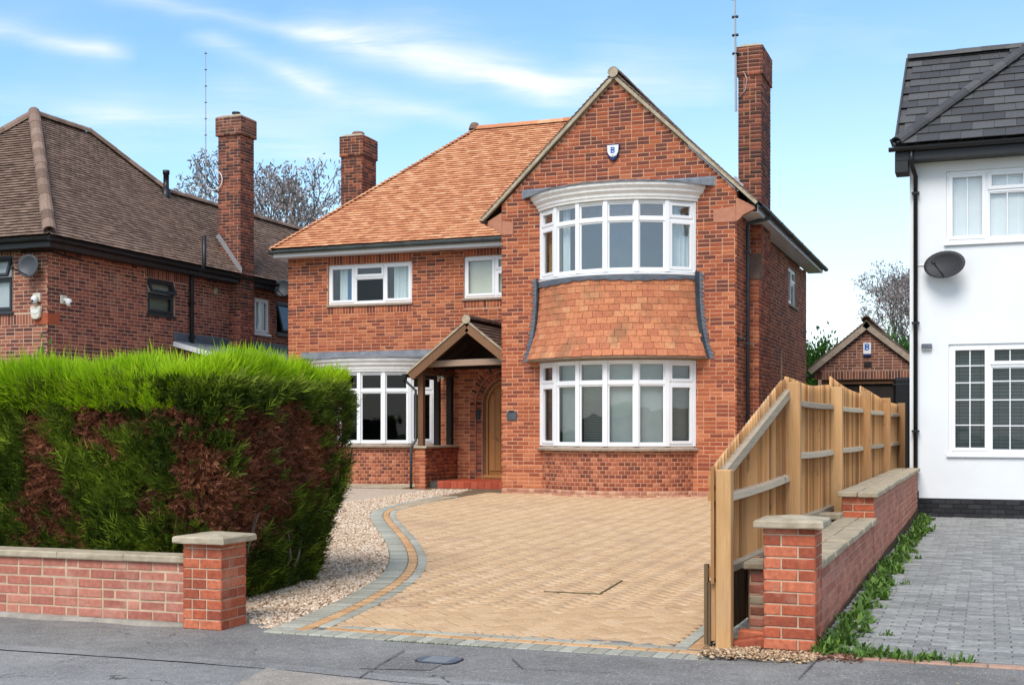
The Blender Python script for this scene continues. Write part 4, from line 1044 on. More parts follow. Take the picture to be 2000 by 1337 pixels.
# left end wall and back wall, gable wing's left return
for nm, O, A_, N_, s0, s1, z1_ in (('side_wall', (HX0, YBK, 0), (0, -1, 0), (-1, 0, 0), 0, YBK - YW, 5.42), ('back_wall', (HX2, YBK, 0), (-1, 0, 0), (0, 1, 0), 0, HX2 - HX0, 5.42), ('side_wall', (HX1, YW, 0), (0, -1, 0), (-1, 0, 0), 0, YW - YG, 5.42)):
    wl = wall_shell(nm, O, A_, N_, s0 + .001, s1 - .001, -.2, z1_, [], .2, 'mortar_dark', house)
    lay_bricks(HB, O, A_, N_, s0, s1, ZB, z1_, [], 'brick_side', wl)
# --- windows
fr = .22
window(house, (HX0 + w1[0], YW, w1[2]), XA, NF, w1[1] - w1[0], w1[3] - w1[2], [
    (0, .315, 0, 1, dict(curtain=[(.25, .62, 'curtain'), (.62, .98, 'curtain_blue')], glass='glass')),
    (.315, .67, 0, .66, dict(glass='glass_dark', sash=False)), (.315, .67, .66, 1, dict(glass='glass')), (.67, 1, 0, 1, dict(curtain=[(.25, .9, 'curtain')], glass='glass'))], label='wide three light upper window with pale and blue curtains')
window(house, (HX0 + w2[0], YW, w2[2]), XA, NF, w2[1] - w2[0], w2[3] - w2[2], [
    (0, .56, 0, 1, dict(roller=.0, curtain=[], glass='glass')), (.56, 1, 0, .64, dict(roller=0, glass='glass')), (.56, 1, .64, 1, dict(glass='glass', roller=0))], label='upper window with a drawn cream roller blind')
window(house, (HX2, 28.75, 4.33), sd, XA, 1.30, .87, [(0, .5, 0, 1, dict(curtain=[(0, .5, 'curtain')])), (.5, 1, 0, .62, dict(sash=False)), (.5, 1, .62, 1, {})], label='white side window high in the wall')
mb = MB(); mb.box(HX2 - .12, HX2 - .10, 27.6, 27.85, 1.9, 3.3); mb.make('slit_window', 'black_frame', house)

# --- arched porch recess, door
arch = MB()
def arch_ring(name, r0, r1, y, th, mat, zb=.42, n=18):
    """courses of brick round the door: jamb bricks and voussoirs"""
    lay = []
    for sg in (-1, 1):
        z = zb
        while z < ASP - .01:
            HB.add((AX + sg * (r0 + r1) / 2, y, z + .0325), XA, NF, r1 - r0 - .008, .065, .05, mat, lw, Vector((0, 0, 1))); z += .075
    m = int(math.pi * (r0 + r1) / 2 / .082)
    for k in range(m):
        t = math.pi * (k + .5) / m; rad_ = Vector((math.cos(t), 0, math.sin(t)))
        tang = Vector((-math.sin(t), 0, math.cos(t)))
        HB.add(Vector((AX, y, ASP)) + rad_ * (r0 + r1) / 2, tang, NF, math.pi * (r0 + r1) / 2 / m - .012, r1 - r0 - .008, .05, mat, lw, rad_)
def arch_fill(name, rin, rout, y, d, mat):
    n = 24; V = []; Fc = []
    prof_in = [(AX - rin, .42)] + [(AX - rin * math.cos(math.pi * k / n), ASP + rin * math.sin(math.pi * k / n)) for k in range(n + 1)] + [(AX + rin, .42)]
    prof_out = [(AX - rout, .42)] + [(AX - rout * math.cos(math.pi * k / n), ASP + rout * math.sin(math.pi * k / n)) for k in range(n + 1)] + [(AX + rout, .42)]
    m = len(prof_in)
    for (yy) in (y, y + d):
        V += [(x_, yy, z_) for x_, z_ in prof_in] + [(x_, yy, z_) for x_, z_ in prof_out]
    for i in range(m - 1):
        Fc += [(i, i + 1, m + i + 1, m + i), (2 * m + i, 3 * m + i, 3 * m + i + 1, 2 * m + i + 1), (i, 2 * m + i, 2 * m + i + 1, i + 1), (m + i, m + i + 1, 3 * m + i + 1, 3 * m + i)]
    return obj(name, V, Fc, mat, house)
arch_fill('arch_backing', .725, .862, YW + .005, .30, 'mortar_dark'); arch_fill('arch_backing', .592, .73, YW + .075, .28, 'mortar_dark'); arch_fill('arch_reveal', .545, .60, YW + .15, .2, 'oak_frame')
arch_ring('a', .73, .86, YW - .007, .1, 'brick_side'); arch_ring('b', .60, .725, YW + .065, .1, 'brick_side')
dr = MB(); n = 20; dy = YW + .20; zt0 = .50
rr = .50
pr_ = [(AX - rr, zt0)] + [(AX - rr * math.cos(math.pi * k / n), ASP + rr * math.sin(math.pi * k / n)) for k in range(n + 1)] + [(AX + rr, zt0)]
MB().prism(pr_, 'y', dy + .02, dy + .07).make('door', 'door', house)
dobj = [o for o in house.children if o.name.startswith('door')][-1]
dobj['label'] = 'round headed oak front door of vertical boards'
for k in range(7):
    xk = AX - rr + .02 + (k) * (2 * rr - .04) / 7; xe = xk + (2 * rr - .04) / 7 - .006; 
    def ht(x_): return ASP + math.sqrt(max(0, (rr - .05) ** 2 - min(abs(x_ - AX), rr - .05) ** 2))
    if k in (0, 6): ha, hb_ = ASP - .05 if k == 0 else ht(xk), ht(xe) if k == 0 else ASP - .05
    else: ha, hb_ = ht(xk), ht(xe)
    pts_ = [(xk, zt0 + .09), (xe, zt0 + .09), (xe, hb_), ((xk + xe) / 2, ht((xk + xe) / 2)), (xk, ha)]
    ob = MB().prism(pts_, 'y', dy, dy + .025).make('board', 'door', dobj, bev=.004)
MB().tube([(AX + .40, dy - .05, 1.42), (AX + .40, dy - .05, 1.56)], .011).tube([(AX + .40, dy + .01, 1.49), (AX + .40, dy - .05, 1.49)], .009).make('handle', 'brass', dobj)
fo = .545
pin = [(AX - rr, .44)] + [(AX - rr * math.cos(math.pi * k / n), ASP + rr * math.sin(math.pi * k / n)) for k in range(n + 1)] + [(AX + rr, .44)]
pout = [(AX - .60, .44)] + [(AX - .60 * math.cos(math.pi * k / n), ASP + .60 * math.sin(math.pi * k / n)) for k in range(n + 1)] + [(AX + .60, .44)]
V = []; Fc = []; m = len(pin)
for yy in (dy - .03, dy + .06): V += [(a, yy, b) for a, b in pin] + [(a, yy, b) for a, b in pout]
for i in range(m - 1): Fc += [(i, i + 1, m + i + 1, m + i), (2 * m + i, 3 * m + i, 3 * m + i + 1, 2 * m + i + 1), (i, 2 * m + i, 2 * m + i + 1, i + 1), (m + i, m + i + 1, 3 * m + i + 1, 3 * m + i)]
obj('door_frame', V, Fc, 'door', house)
MB().box(AX - .6, AX + .6, dy - .10, dy + .1, .43, .50).make('threshold', 'door', house, bev=.01)
MB().box(HX0 + door_h[0] - .1, HX0 + door_h[1] + .1, YW + .26, YW + .30, .3, 2.75).make('door_backing', 'oak_dark', house)
# quarry tiled step and porch floor
stp = MB().box(-10.80, HX1 - .01, 23.62, YW, .12, .418).make('step', 'joint_grey', house)
QT = Pieces(house, 'quarry_tile', 'quarry_tiling', 300, .004)
x = -10.62
while x < HX1 - .1:
    QT.add((x + .074, 23.615, .345), XA, NF, .143, .135, .02, 'quarry', stp, Vector((0, 0, 1)))
    QT.add((x + .074, 23.615, .235), XA, NF, .143, .07, .02, 'quarry', stp, Vector((0, 0, 1)))
    for j in range(9): QT.add((x + .074, 23.69 + j * .15, .428), XA, (0, 0, 1), .143, .143, .02, 'quarry', stp)
    x += .150
QT.flush()

# --- porch: brick pier and dwarf wall, timber posts, tiled gable roof
PX0, PX1, PY0 = -11.04, -10.80, 23.42
pw = MB().box(PX0 + .01, PX1 - .01, PY0 + .01, PY0 + .32, .1, 1.10).make('porch_pier', 'mortar_dark', house)
for O, A_, N_, L_ in (((PX0, PY0, 0), XA, NF, .24), ((PX1, PY0, 0), sd, XA, .33)):
    lay_bricks(HB, O, A_, N_, 0, L_, ZB - .04, 1.095, [], 'brick_main' if N_ == NF else 'brick_side', pw, bl=.235 if N_ == NF else .215, hmix=.3, proud=.002)
dw = MB().box(PX0 + .02, PX1 - .012, PY0 + .32, YW, .1, 1.10).make('dwarf_wall', 'mortar_dark', house)
lay_bricks(HB, (PX1, PY0 + .33, 0), sd, XA, 0, YW - PY0 - .33, ZB + .1, 1.095, [], 'brick_side', dw, bl=.104, proud=.002, hmix=0)
lay_bricks(HB, (PX0, YW, 0), (0, -1, 0), (-1, 0, 0), 0, YW - PY0, ZB - .04, 1.095, [], 'brick_side', dw, bl=.104, hmix=0, proud=.002)
MB().box(PX0 - .06, PX1 + .05, PY0 - .05, YW - .03, 1.10, 1.15).make('coping', 'stone', house, bev=.008)
for yy, mt in ((PY0 + .11, 'oak_frame'), (24.32, 'oak_dark'), (24.98, 'oak_dark')):
    MB().box(PX0 + .045, PX0 + .165, yy - .06, yy + .06, 1.15, 2.63).make('porch_post', mt if mt == 'oak_frame' else 'oak_dark', house, bev=.006)
RX, RZ, HWp = -9.80, 3.70, 1.34; sp = .775
MB().box(PX0 + .035, PX0 + .175, PY0 - .05, YW - .01, 2.63, 2.78).make('wall_plate', 'oak_frame', house)
MB().beam((PX0 + .25, PY0 + .09, 2.83), (HX1 - .01, PY0 + .09, 2.86), .09, .13).make('tie_beam', 'oak_pale', house, bev=.006)
fy = PY0 - .17
for sg in (-1, 1):
    xe = RX + sg * HWp; ze = RZ - HWp * sp
    if sg > 0: xe = HX1 - .005; ze = RZ - (xe - RX) * sp
    # barge board
    d = Vector((xe - RX, 0, ze - RZ)).normalized(); nn = Vector((-d.z, 0, d.x)) * (1 if sg < 0 else 1); 
    up = Vector((abs(d.z), 0, abs(d.x))) if sg > 0 else Vector((-abs(d.z), 0, abs(d.x)))
    off = -up * .13
    a, b = Vector((RX, fy, RZ)) + off, Vector((xe, fy, ze)) + off
    a = Vector((RX, fy, RZ - .13 / up.z + .0))
    MB().beam(a, b, .035, .17, up).make('barge_board', 'oak_frame', house, bev=.005)
    MB().beam(Vector((RX, fy - .005, RZ - .025 / up.z)), Vector((xe, fy - .005, ze)) - up * .025, .07, .035, up).make('verge', 'stone', house)
    # boarding under the tiles
    q = [Vector((RX, fy + .02, RZ - .05)), Vector((xe, fy + .02, ze - .05)), Vector((xe, YW - .01, ze - .05)), Vector((RX, YW - .01, RZ - .05))]
    MB().add(q + [p - Vector((0, 0, .02)) for p in q], [(0, 1, 2, 3), (7, 6, 5, 4), (0, 4, 5, 1), (1, 5, 6, 2), (2, 6, 7, 3)]).make('roof_boarding', 'oak_dark', house)
    S_ = (Vector((RX, 0, RZ)) - Vector((xe, 0, ze))); L_ = S_.length
    PT = Pieces(house, 'porch_tile', 'porch_tiling', 150, .003)
    lay_tiles(PT, (xe, fy - .02, ze - .03), (0, 1, 0) , S_, [(0, 0), (YW - fy, 0), (YW - fy, L_), (0, L_)], .165, .125, 'tile_porch'); PT.flush()
    for yy in (24.0, 24.6): MB().beam(Vector((RX, yy, RZ - .10)), Vector((xe, yy, ze - .12)), .05, .08, up).make('rafter', 'oak_dark', house)
ridge_run(house, (RX, fy - .03, RZ + .0), (RX, YW - .01, RZ + .0), .10, 'tile_porch', 'ridge_tile')
MB().lathe((RX, fy - .035, RZ + .0), (0, -1, 0), [(0.001, .0), (.09, .0), (.09, .02), (.001, .02)]).make('ridge_end', 'stone', house)
MB().box(HX1 - .95, HX1 - .004, YW - .03, YW - .012, RZ - .03, RZ + .10).make('lead_flashing', 'lead', house)
MB().prism([(RX - HWp + .25, 2.79), (HX1 - .004, 2.79), (HX1 - .004, RZ - (HX1 - RX) * sp - .09), (RX, RZ - .12)], 'y', YW - .05, YW - .014).make('gable_shade_panel', 'oak_dark', house)  # dark panel added behind the truss, porch shade put into its colour
# gutter and downpipe of the porch
gx = RX - HWp - .06; gz = RZ - HWp * sp - .07
MB().beam((gx, fy - .02, gz), (gx, YW - .2, gz), .09, .07).make('gutter', 'black_plastic', house, bev=.01)
MB().tube([(gx, fy + .10, gz), (gx, fy + .10, gz - .12), (PX0 + .015, PY0 + .02, gz - .30), (PX0 + .015, PY0 + .02, 1.26), (PX0 - .04, PY0 - .09, 1.12), (PX0 - .04, PY0 - .09, .28)], .028).make('downpipe', 'pipe_grey', house, True)

# --- roofs: fascias, soffits, tiles
EY = YW - .38                                    # eave line of the left wing
RY, RZm = 28.35, 8.80; ELX = -15.25; AXp = -11.70; EZ = 5.57
tF = (RZm - EZ) / (RY - EY)
Sf = Vector((0, RY - EY, RZm - EZ)); LF = Sf.length
wt_ = HX1 + .06 - ELX
# solid decking under the tiles (hipped main roof)
RXe = -7.45; BY = 2 * RY - EY
Vr = [(ELX, EY, EZ), (-3.9, EY, EZ), (-3.9, BY, EZ), (ELX, BY, EZ), (AXp, RY, RZm), (RXe, RY, RZm)]
Vr = [(x_, y_, z_ - .02) for x_, y_, z_ in Vr]
# front face only as far as the gable wing
obj('roof', Vr + [(-3.9, BY, EZ - .05), (ELX, BY, EZ - .05), (ELX, EY, EZ - .05), (HX1 + .2, EY, EZ - .03), (HX1 + .2, RY, RZm - .02)],
    [(0, 9, 10, 4), (3, 0, 4), (2, 3, 4, 5), (2, 5, 1)], 'oak_dark', house)
lay_tiles(HT, (ELX, EY, EZ), XA, Sf, [(0, 0), (wt_ + 1.2, 0), (wt_ + 1.2, LF), (AXp - ELX, LF)], .165, .098, 'tile_orange', ex=1.5, lift=.026)
Sl = Vector((AXp - ELX, 0, RZm - EZ)); LL = Sl.length
lay_tiles(HT, (ELX, BY, EZ), (0, -1, 0), Sl, [(0, 0), (BY - EY, 0), (BY - RY + .001, LL), (BY - RY, LL)], .165, .098, 'tile_orange', ex=1.5, lift=.026)
ridge_run(house, (AXp - .05, RY, RZm - .01), (RXe, RY, RZm - .01), .115, 'tile_orange')
# bonnet tiles down the front hip
hA, hB_ = Vector((ELX - .02, EY - .02, EZ + .02)), Vector((AXp, RY, RZm + .04)); nb = 52
for k in range(nb):
    p = hA.lerp(hB_, k / nb); q = hA.lerp(hB_, (k + 1.25) / nb); d = (q - p).normalized(); q = q + Vector((0, 0, -.012)); p = p + Vector((0, 0, .03))
    sdv = d.cross(Vector((0, 0, 1))).normalized(); V = []
    for c_, w_ in ((p, .10), (q, .07)):
        for i in range(5):
            t = math.pi * i / 4; V.append(c_ + sdv * math.cos(t) * w_ * 1.05 + Vector((0, 0, 1)) * (math.sin(t) * w_ * .42 - w_ * .30))
        V.append(c_ + Vector((0, 0, -.06)))
    Fc = [(i, i + 1, i + 7, i + 6) for i in range(4)] + [(0, 1, 2, 3, 4, 5), (11, 10, 9, 8, 7, 6)]
    obj('hip_tile', V, Fc, 'tile_orange', house, tint=np.full(12, random.random()))
MB().lathe((AXp - .05, RY, RZm + .06), (0, 0, 1), [(.001, .13), (.08, .11), (.12, .05), (.15, -.05)], 12).make('ridge_end', 'tile_brown', house)
# rear ridge on to the gable wing: tiles on both slopes of the gable roof
for sg in (-1, 1):
    xe = PKX + sg * (GHW + .02); S_ = Vector((PKX, 0, PKZ)) - Vector((xe, 0, EVZ)); L_ = S_.length
    yend = YBK + .3 if sg > 0 else YW + 2.0
    GT = Pieces(house, 'verge_tile', 'side_roof_tiling', 120, .003)
    if sg > 0: lay_tiles(GT, (xe, YG - .10, EVZ), (0, 1, 0), S_, [(0, 0), (yend - YG + .10, 0), (RY - YG, L_), (0, L_)], .165, .098, 'tile_brown', ex=1.5)
    else: lay_tiles(GT, (xe, YG - .10, EVZ), (0, 1, 0), S_, [(0, 0), (2.9, 0), (RY - YG + .5, L_), (0, L_)], .165, .098, 'tile_brown', ex=1.5)
    GT.flush()
    q = [Vector((PKX, YG - .085, PKZ - .015)), Vector((xe, YG - .085, EVZ - .015)), Vector((xe, yend, EVZ - .015)), Vector((PKX, RY, PKZ - .015))]
    MB().add(q + [p - Vector((0, 0, .03)) for p in q], [(0, 1, 2, 3), (7, 6, 5, 4), (0, 4, 5, 1), (1, 5, 6, 2), (2, 6, 7, 3)]).make('roof', 'oak_dark', house)
    up = Vector((sg * (PKZ - EVZ), 0, GHW)).normalized()
    MB().beam(Vector((PKX - sg * .03, YG - .05, PKZ - .035)), Vector((xe + sg * .0, YG - .05, EVZ - .03)), .085, .06, up).make('verge_board', 'stone', house)
ridge_run(house, (PKX, YG - .12, PKZ + .0), (PKX, RY - .6, PKZ + .0), .11, 'tile_brown')
MB().lathe((PKX, YG - .122, PKZ + .0), (0, -1, 0), [(.001, .0), (.095, .0), (.095, .012), (.001, .012)]).make('ridge_end', 'stone', house)
# corbels at the feet of the gable
for sg in (-1, 1):
    x0 = HX1 if sg < 0 else HX2
    outx = PKX + sg * (GHW - .02)
    pol = [(x0 - sg * .10, 5.10), (x0 + sg * .02, 5.10), (x0 + sg * .06, 5.24), (outx - sg * .05, 5.34), (outx, 5.50), (x0 - sg * .12, 5.62 + .10)]
    pol = [(x0 - sg * .01, 5.22), (x0 + sg * .03, 5.24), (x0 + sg * .12, 5.33), (outx, 5.43), (outx, 5.47), (x0 + sg * .02, 5.64), (x0 - sg * .01, 5.64)]
    MB().prism(pol, 'y', YG - .018, YG + .10).make('corbel', 'stone_pink', house, bev=.004)
    MB().prism([(x0 - sg * (.42 if sg > 0 else .24), 5.22), (x0 - sg * .012, 5.22), (x0 - sg * .012, 5.50), (x0 - sg * (.42 if sg > 0 else .24), 5.46)], 'y', YG - .014, YG + .1).make('kneeler_stone', 'stone_pink', house, bev=.004)
# left wing: fascia, soffit, gutter
MB().box(ELX + .03, HX1 - .002, EY + .04, EY + .06, EZ - .18, EZ - .015).make('fascia', 'upvc', house)
MB().box(ELX + .03, HX1 - .003, EY + .06, YW - .012, EZ - .18, EZ - .165).make('soffit', 'upvc', house)
MB().box(ELX + .03, ELX + .05, EY + .061, YBK + .3, EZ - .18, EZ - .015).make('fascia', 'upvc', house)
MB().box(ELX + .05, HX0 - .012, YW - .01, YBK + .3, EZ - .18, EZ - .165).make('soffit', 'upvc', house)
MB().beam((ELX + .12, EY + .035, EZ - .018), (HX1 - .006, EY + .035, EZ - .018), .04, .022).make('eaves_strip', 'upvc', house)
def gutter(parent, a, b, r, mat, nrm_, brk=6, name='gutter'):
    a = Vector(a); b = Vector(b); d = (b - a).normalized(); n = Vector(nrm_); mb = MB(); V = []; Fc = []
    prof = []
    for k in range(9): t = math.pi + math.pi * k / 8; prof.append((math.cos(t) * r, math.sin(t) * r))
    prof += [(math.cos(2 * math.pi - math.pi * k / 8) * (r - .006), math.sin(2 * math.pi - math.pi * k / 8) * (r - .006)) for k in range(9)]
    m = len(prof)
    for p in (a, b): V += [p + n * x_ + Vector((0, 0, z_)) for x_, z_ in prof]
    Fc = [(i, (i + 1) % m, m + (i + 1) % m, m + i) for i in range(m)] + [tuple(range(m)), tuple(range(2 * m - 1, m - 1, -1))]
    g = obj(name, V, Fc, mat, parent, False)
    L = (b - a).length; k = 0
    for i in range(brk):
        p = a + d * L * (i + .6) / brk; q = MB(); V = []
        for pp in (p, p + d * .05): V += [pp + n * x_ * 1.12 + Vector((0, 0, z_ * 1.12 + .004)) for x_, z_ in prof[:9]] + [pp + Vector((0, 0, .012))]
        q.add(V, [tuple(range(9, -1, -1)), tuple(range(10, 20))] + [(i_, i_ + 1, 11 + i_, 10 + i_) for i_ in range(9)] + [(9, 0, 10, 19)]); q.make('gutter_bracket', mat, g)
    return g
gutter(house, (ELX - .05, EY - .03, EZ - .05), (HX1 - .006, EY - .03, EZ - .045), .062, 'gutter_green', NF, 7)
gutter(house, (ELX - .02, YBK, EZ - .05), (ELX - .02, EY - .02, EZ - .05), .055, 'gutter_green', (-1, 0, 0), 4)
# right side: fascia, soffit, black gutter, downpipe
RE = PKX + GHW + .02
MB().box(HX2 + .012, RE - .02, YG + .10, YBK + .3, EVZ - .17, EVZ - .155).make('soffit', 'upvc', house)
MB().box(RE - .02, RE - .001, YG + .101, YBK + .3, EVZ - .17, EVZ - .02).make('fascia', 'upvc', house)
gutter(house, (RE + .06, YG - .05, EVZ - .045), (RE + .06, YBK + .45, EVZ - .06), .062, 'black_plastic', (1, 0, 0), 7)
gutter(house, (HX1 - .33, YG - .20, 5.50), (HX1 - .33, YG + 1.9, 5.50), .055, 'black_plastic', (-1, 0, 0), 2)
dx_ = HX2 + .07; dyp = 23.22
MB().tube([(RE + .06, dyp + .15, EVZ - .10), (RE + .06, dyp + .15, EVZ - .16), (dx_ + .0, dyp, EVZ - .26), (dx_, dyp, EVZ - .36), (dx_, dyp, ZB)], .036).make('downpipe', 'pipe_grey', house, True)
mb = MB()
for z in (4.75, 3.05, 1.6): mb.box(dx_ - .055, dx_ + .05, dyp - .05, dyp + .05, z, z + .04)
mb.make('pipe_clip', 'pipe_grey', house)

# --- chimneys
def chimney(parent, ps, x0, x1, y0, y1, z0, z1, cap, mat, mort, bmat2=None, corb=.03, label=None, capmat=None):
    ob = MB().box(x0 + .006, x1 - .006, y0 + .006, y1 - .006, z0, z1 - .01).make('chimney', mort, parent)
    if label: ob['label'] = label
    zc = z1 - cap
    def skin(e, za, zb, m):
        for O, A_, N_, L_ in (((x0 - e, y0 - e, 0), XA, NF, x1 - x0 + 2 * e), ((x1 + e, y0 - e, 0), (0, 1, 0), XA, y1 - y0 + 2 * e), ((x0 - e, y1 + e, 0), (0, -1, 0), (-1, 0, 0), y1 - y0 + 2 * e), ((x1 + e, y1 + e, 0), (-1, 0, 0), (0, 1, 0), x1 - x0 + 2 * e)):
            lay_bricks(ps, O, A_, N_, 0, L_, za, zb, [], m, ob, proud=.002, depth=.03 + e, hmix=.25)
    skin(0, z0, zc, mat); skin(corb, zc, z1, capmat or mat)
    MB().box(x0 - corb + .004, x1 + corb - .004, y0 - corb + .004, y1 + corb - .004, zc + .002, z1 - .004).make('chimney_cap', mort, parent)
    MB().add([(x0 - corb, y0 - corb, z1), (x1 + corb, y0 - corb, z1), (x1 + corb, y1 + corb, z1), (x0 - corb, y1 + corb, z1), (x0 + .08, y0 + .08, z1 + .07), (x1 - .08, y0 + .08, z1 + .07), (x1 - .08, y1 - .08, z1 + .07), (x0 + .08, y1 - .08, z1 + .07)],
             [(0, 1, 5, 4), (1, 2, 6, 5), (2, 3, 7, 6), (3, 0, 4, 7), (4, 5, 6, 7), (3, 2, 1, 0)]).make('flaunching', 'stone', parent)
    return ob
# right stack: a shouldered breast against the side wall
cx0, cx1, cy0, cy1 = -4.47, -4.03, 23.95, 25.0
chimney(house, HB, cx0, cx1, cy0, cy1, 5.3, 8.78, .55, 'brick_chimney', 'mortar', label='tall brick chimney rising from the right side wall')
MB().lathe(((cx0 + cx1) / 2, (cy0 + cy1) / 2, 8.82), (0, 0, 1), [(.001, .10), (.13, .09), (.20, .03), (.22, 0)], 12).make('chimney_pot', 'brick_chimney', house)
br = MB().box(HX2, cx1 - .008, cy0 + .006, cy1 - .006, 0, 5.39).make('chimney_breast', 'mortar_dark', house)
for O, A_, N_, L_ in (((HX2, cy0, 0), XA, NF, cx1 - HX2), ((cx1, cy0, 0), (0, 1, 0), XA, cy1 - cy0)):
    lay_bricks(HB, O, A_, N_, 0, L_, ZB, 5.38, [], 'brick_side', br, proud=.002, hmix=.3)
yy0 = cy0 - .30; zl = 4.32                       # wider lower breast with a tiled shoulder
br2 = MB().box(HX2, cx1 - .004, yy0 + .006, cy0 + .004, 0, zl).make('chimney_breast', 'mortar_dark', house)
for O, A_, N_, L_ in (((HX2, yy0, 0), XA, NF, cx1 - HX2 + .004), ((cx1 + .004, yy0, 0), (0, 1, 0), XA, .31)):
    lay_bricks(HB, O, A_, N_, 0, L_, ZB, zl, [], 'brick_side' if N_ == XA else 'brick_main', br2, proud=.002, hmix=.3)
shp = [(yy0 - .03, zl - .01), (yy0 - .02, zl + .03), (cy0 + .01, zl + .52), (cy0 + .01, zl - .01)]
MB().prism(shp, 'x', HX2 + .005, cx1 + .012).make('chimney_shoulder', 'tile_brown', house)
for k in range(4):
    z = 5.63 + .10 - k * .0; 
mb = MB()
for k in range(7):                               # stepped soakers where the stack leaves the roof, rising towards the ridge
    z = 5.50 + k * .11; x = cx1 - .02 - k * .075
    f0, f1 = cy0 - .006 - k * .003, cy0 - .0085 - k * .003
    mb.add([(x + .04, f0, z - .02), (x - .10, f0, z + .11), (x - .02, f0, z + .17), (x + .06, f0, z + .10), (x + .04, f1, z - .02), (x - .10, f1, z + .11), (x - .02, f1, z + .17), (x + .06, f1, z + .10)],
           [(3, 2, 1, 0), (4, 5, 6, 7), (0, 1, 5, 4), (1, 2, 6, 5), (2, 3, 7, 6), (3, 0, 4, 7)])
mb.make('stepped_flashing', 'silver', house)
# left stack
chimney(house, HB, -15.16, -14.56, 27.85, 28.60, 5.0, 8.80, .50, 'brick_chimney', 'mortar', label='shorter brick chimney behind the orange hip')
MB().lathe((-14.86, 28.2, 8.84), (0, 0, 1), [(.001, .13), (.13, .13), (.16, .10), (.16, 0)], 14).make('chimney_pot', 'terracotta', house)

# --- small fixtures: each a thing of its own
def shield(name, c, w, h, label, letter, group=None):
    r_ = empty(name, (c[0], c[1], c[2]), label, 'alarm box', group)
    x, y, z = c
    pol = [(-.5, .5), (-.3, .53), (.3, .53), (.5, .5), (.46, 0), (.3, -.28), (0, -.5), (-.3, -.28), (-.46, 0)]
    MB().prism([(x + a * w, z + b * h) for a, b in pol], 'y', y - .05, y).make('housing', 'navy', r_, bev=.008)
    pol2 = [(-.44, .46), (.44, .46), (.41, .05), (.27, -.16), (0, -.26), (-.27, -.16), (-.41, .05)]
    MB().prism([(x + a * w, z + b * h) for a, b in pol2], 'y', y - .058, y - .0505).make('face', 'white_box', r_)
    letter_b(r_, x, y - .0585, z + h * .16, h * .36)
    MB().lathe((x, y - .058, z - .17 * h), (0, -1, 0), [(.001, .004), (.016, .004), (.018, 0)], 10).make('badge', 'silver', r_)
    return r_
shield('alarm_box', (-6.52, YG - .012, 6.62), .25, .31, 'white and navy shield shaped alarm box marked B high on the gable', 'B')
# house number plaque and doorbell, corner light
r_ = empty('number_plaque', (-8.55, YG - .012, 1.74), 'dark slate house number plaque on the brick between door and bow window', 'plaque')
MB().box(-8.645, -8.44, YG - .032, YG - .012, 1.665, 1.83).make('slate', 'slate_sign', r_, bev=.004)
MB().box(-8.60, -8.49, YG - .052, YG - .033, 1.83, 1.85).make('bracket', 'black_plastic', r_)
r_ = empty('doorbell', (-10.33, YW + .055, 1.80), 'black doorbell on the brick jamb left of the oak door', 'doorbell')
MB().box(-10.375, -10.29, YW + .035, YW + .058, 1.70, 1.92).make('casing', 'black_plastic', r_, bev=.01)
MB().lathe((-10.333, YW + .035, 1.76), (0, -1, 0), [(.001, .006), (.02, .006), (.024, 0)], 12).make('button', 'pipe_grey', r_)
r_ = empty('security_camera', (HX2, 22.62, 3.12), 'small black security camera at the right hand corner of the house wall', 'camera')
MB().box(HX2 + .008, HX2 + .03, 22.57, 22.67, 3.07, 3.17).make('bracket', 'black_plastic', r_)
MB().tube([(HX2 + .03, 22.62, 3.12), (HX2 + .08, 22.60, 3.12)], .02).lathe((HX2 + .08, 22.66, 3.11), (0, -1, 0), [(.001, 0), (.035, 0), (.04, .10), (.03, .14), (.001, .14)], 12).make('body', 'black_plastic', r_, True)
r_ = empty('porch_light', (-10.86, 24.25, 2.56), 'small white lamp fixed to the middle porch post', 'lamp')
MB().box(-10.885, -10.865, 24.21, 24.29, 2.50, 2.62).make('plate', 'white_box', r_)
MB().tube([(-10.865, 24.25, 2.58), (-10.78, 24.22, 2.60), (-10.74, 24.20, 2.55)], [.02, .024, .03]).make('head', 'white_box', r_, True)
HB.flush(); HT.flush()

# ------------------------------------------------------------------ the neighbouring house on the left
NX, NY, NE = -17.45, 20.0, 5.18                  # right front corner, eaves height
nb_ = empty('neighbour_house', (-20, 20, .2), 'dark red brick house with a brown hipped roof behind the hedge on the left', 'house')
NB = Pieces(nb_, 'brick', 'brickwork', 300, .004, hidden=lambda u, v: v > 690)
NT_ = Pieces(nb_, 'roof_tile', 'roof_tiling', 300, .004)
fW = NX + 24.6
nf_h = [(-19.56 + 24.6, -18.33 + 24.6, 3.85, 4.98)]
nf = wall_shell('front_wall', (-24.6, NY, 0), XA, NF, 0, fW, -.2, NE, nf_h, .24, 'mortar_wall', nb_)
lay_bricks(NB, (-24.6, NY, 0), XA, NF, 3.4, fW, 1.8, NE, nf_h, 'brick_left', nf, soldiers=[(nf_h[0][0] - 1.2, nf_h[0][1] + .06, 4.98, NE), (nf_h[0][0] - 1.2, fW - .34, 3.58, 3.795)])
MB().box(NX - .33, NX + .006, NY - .010, NY + .33, 3.58, 3.80).make('quoin_block', 'brick_pillar', nf)
s1 = (23.15 - NY, 24.15 - NY, 4.07, 4.86); s2 = (27.5 - NY, 28.2 - NY, 3.94, 4.84); s3 = (28.55 - NY, 29.6 - NY, 4.0, 4.85)
ns = wall_shell('side_wall', (NX, NY, 0), sd, XA, .24, 17, -.2, NE - .02, [s1, s2, s3], .24, 'mortar_dark', nb_)
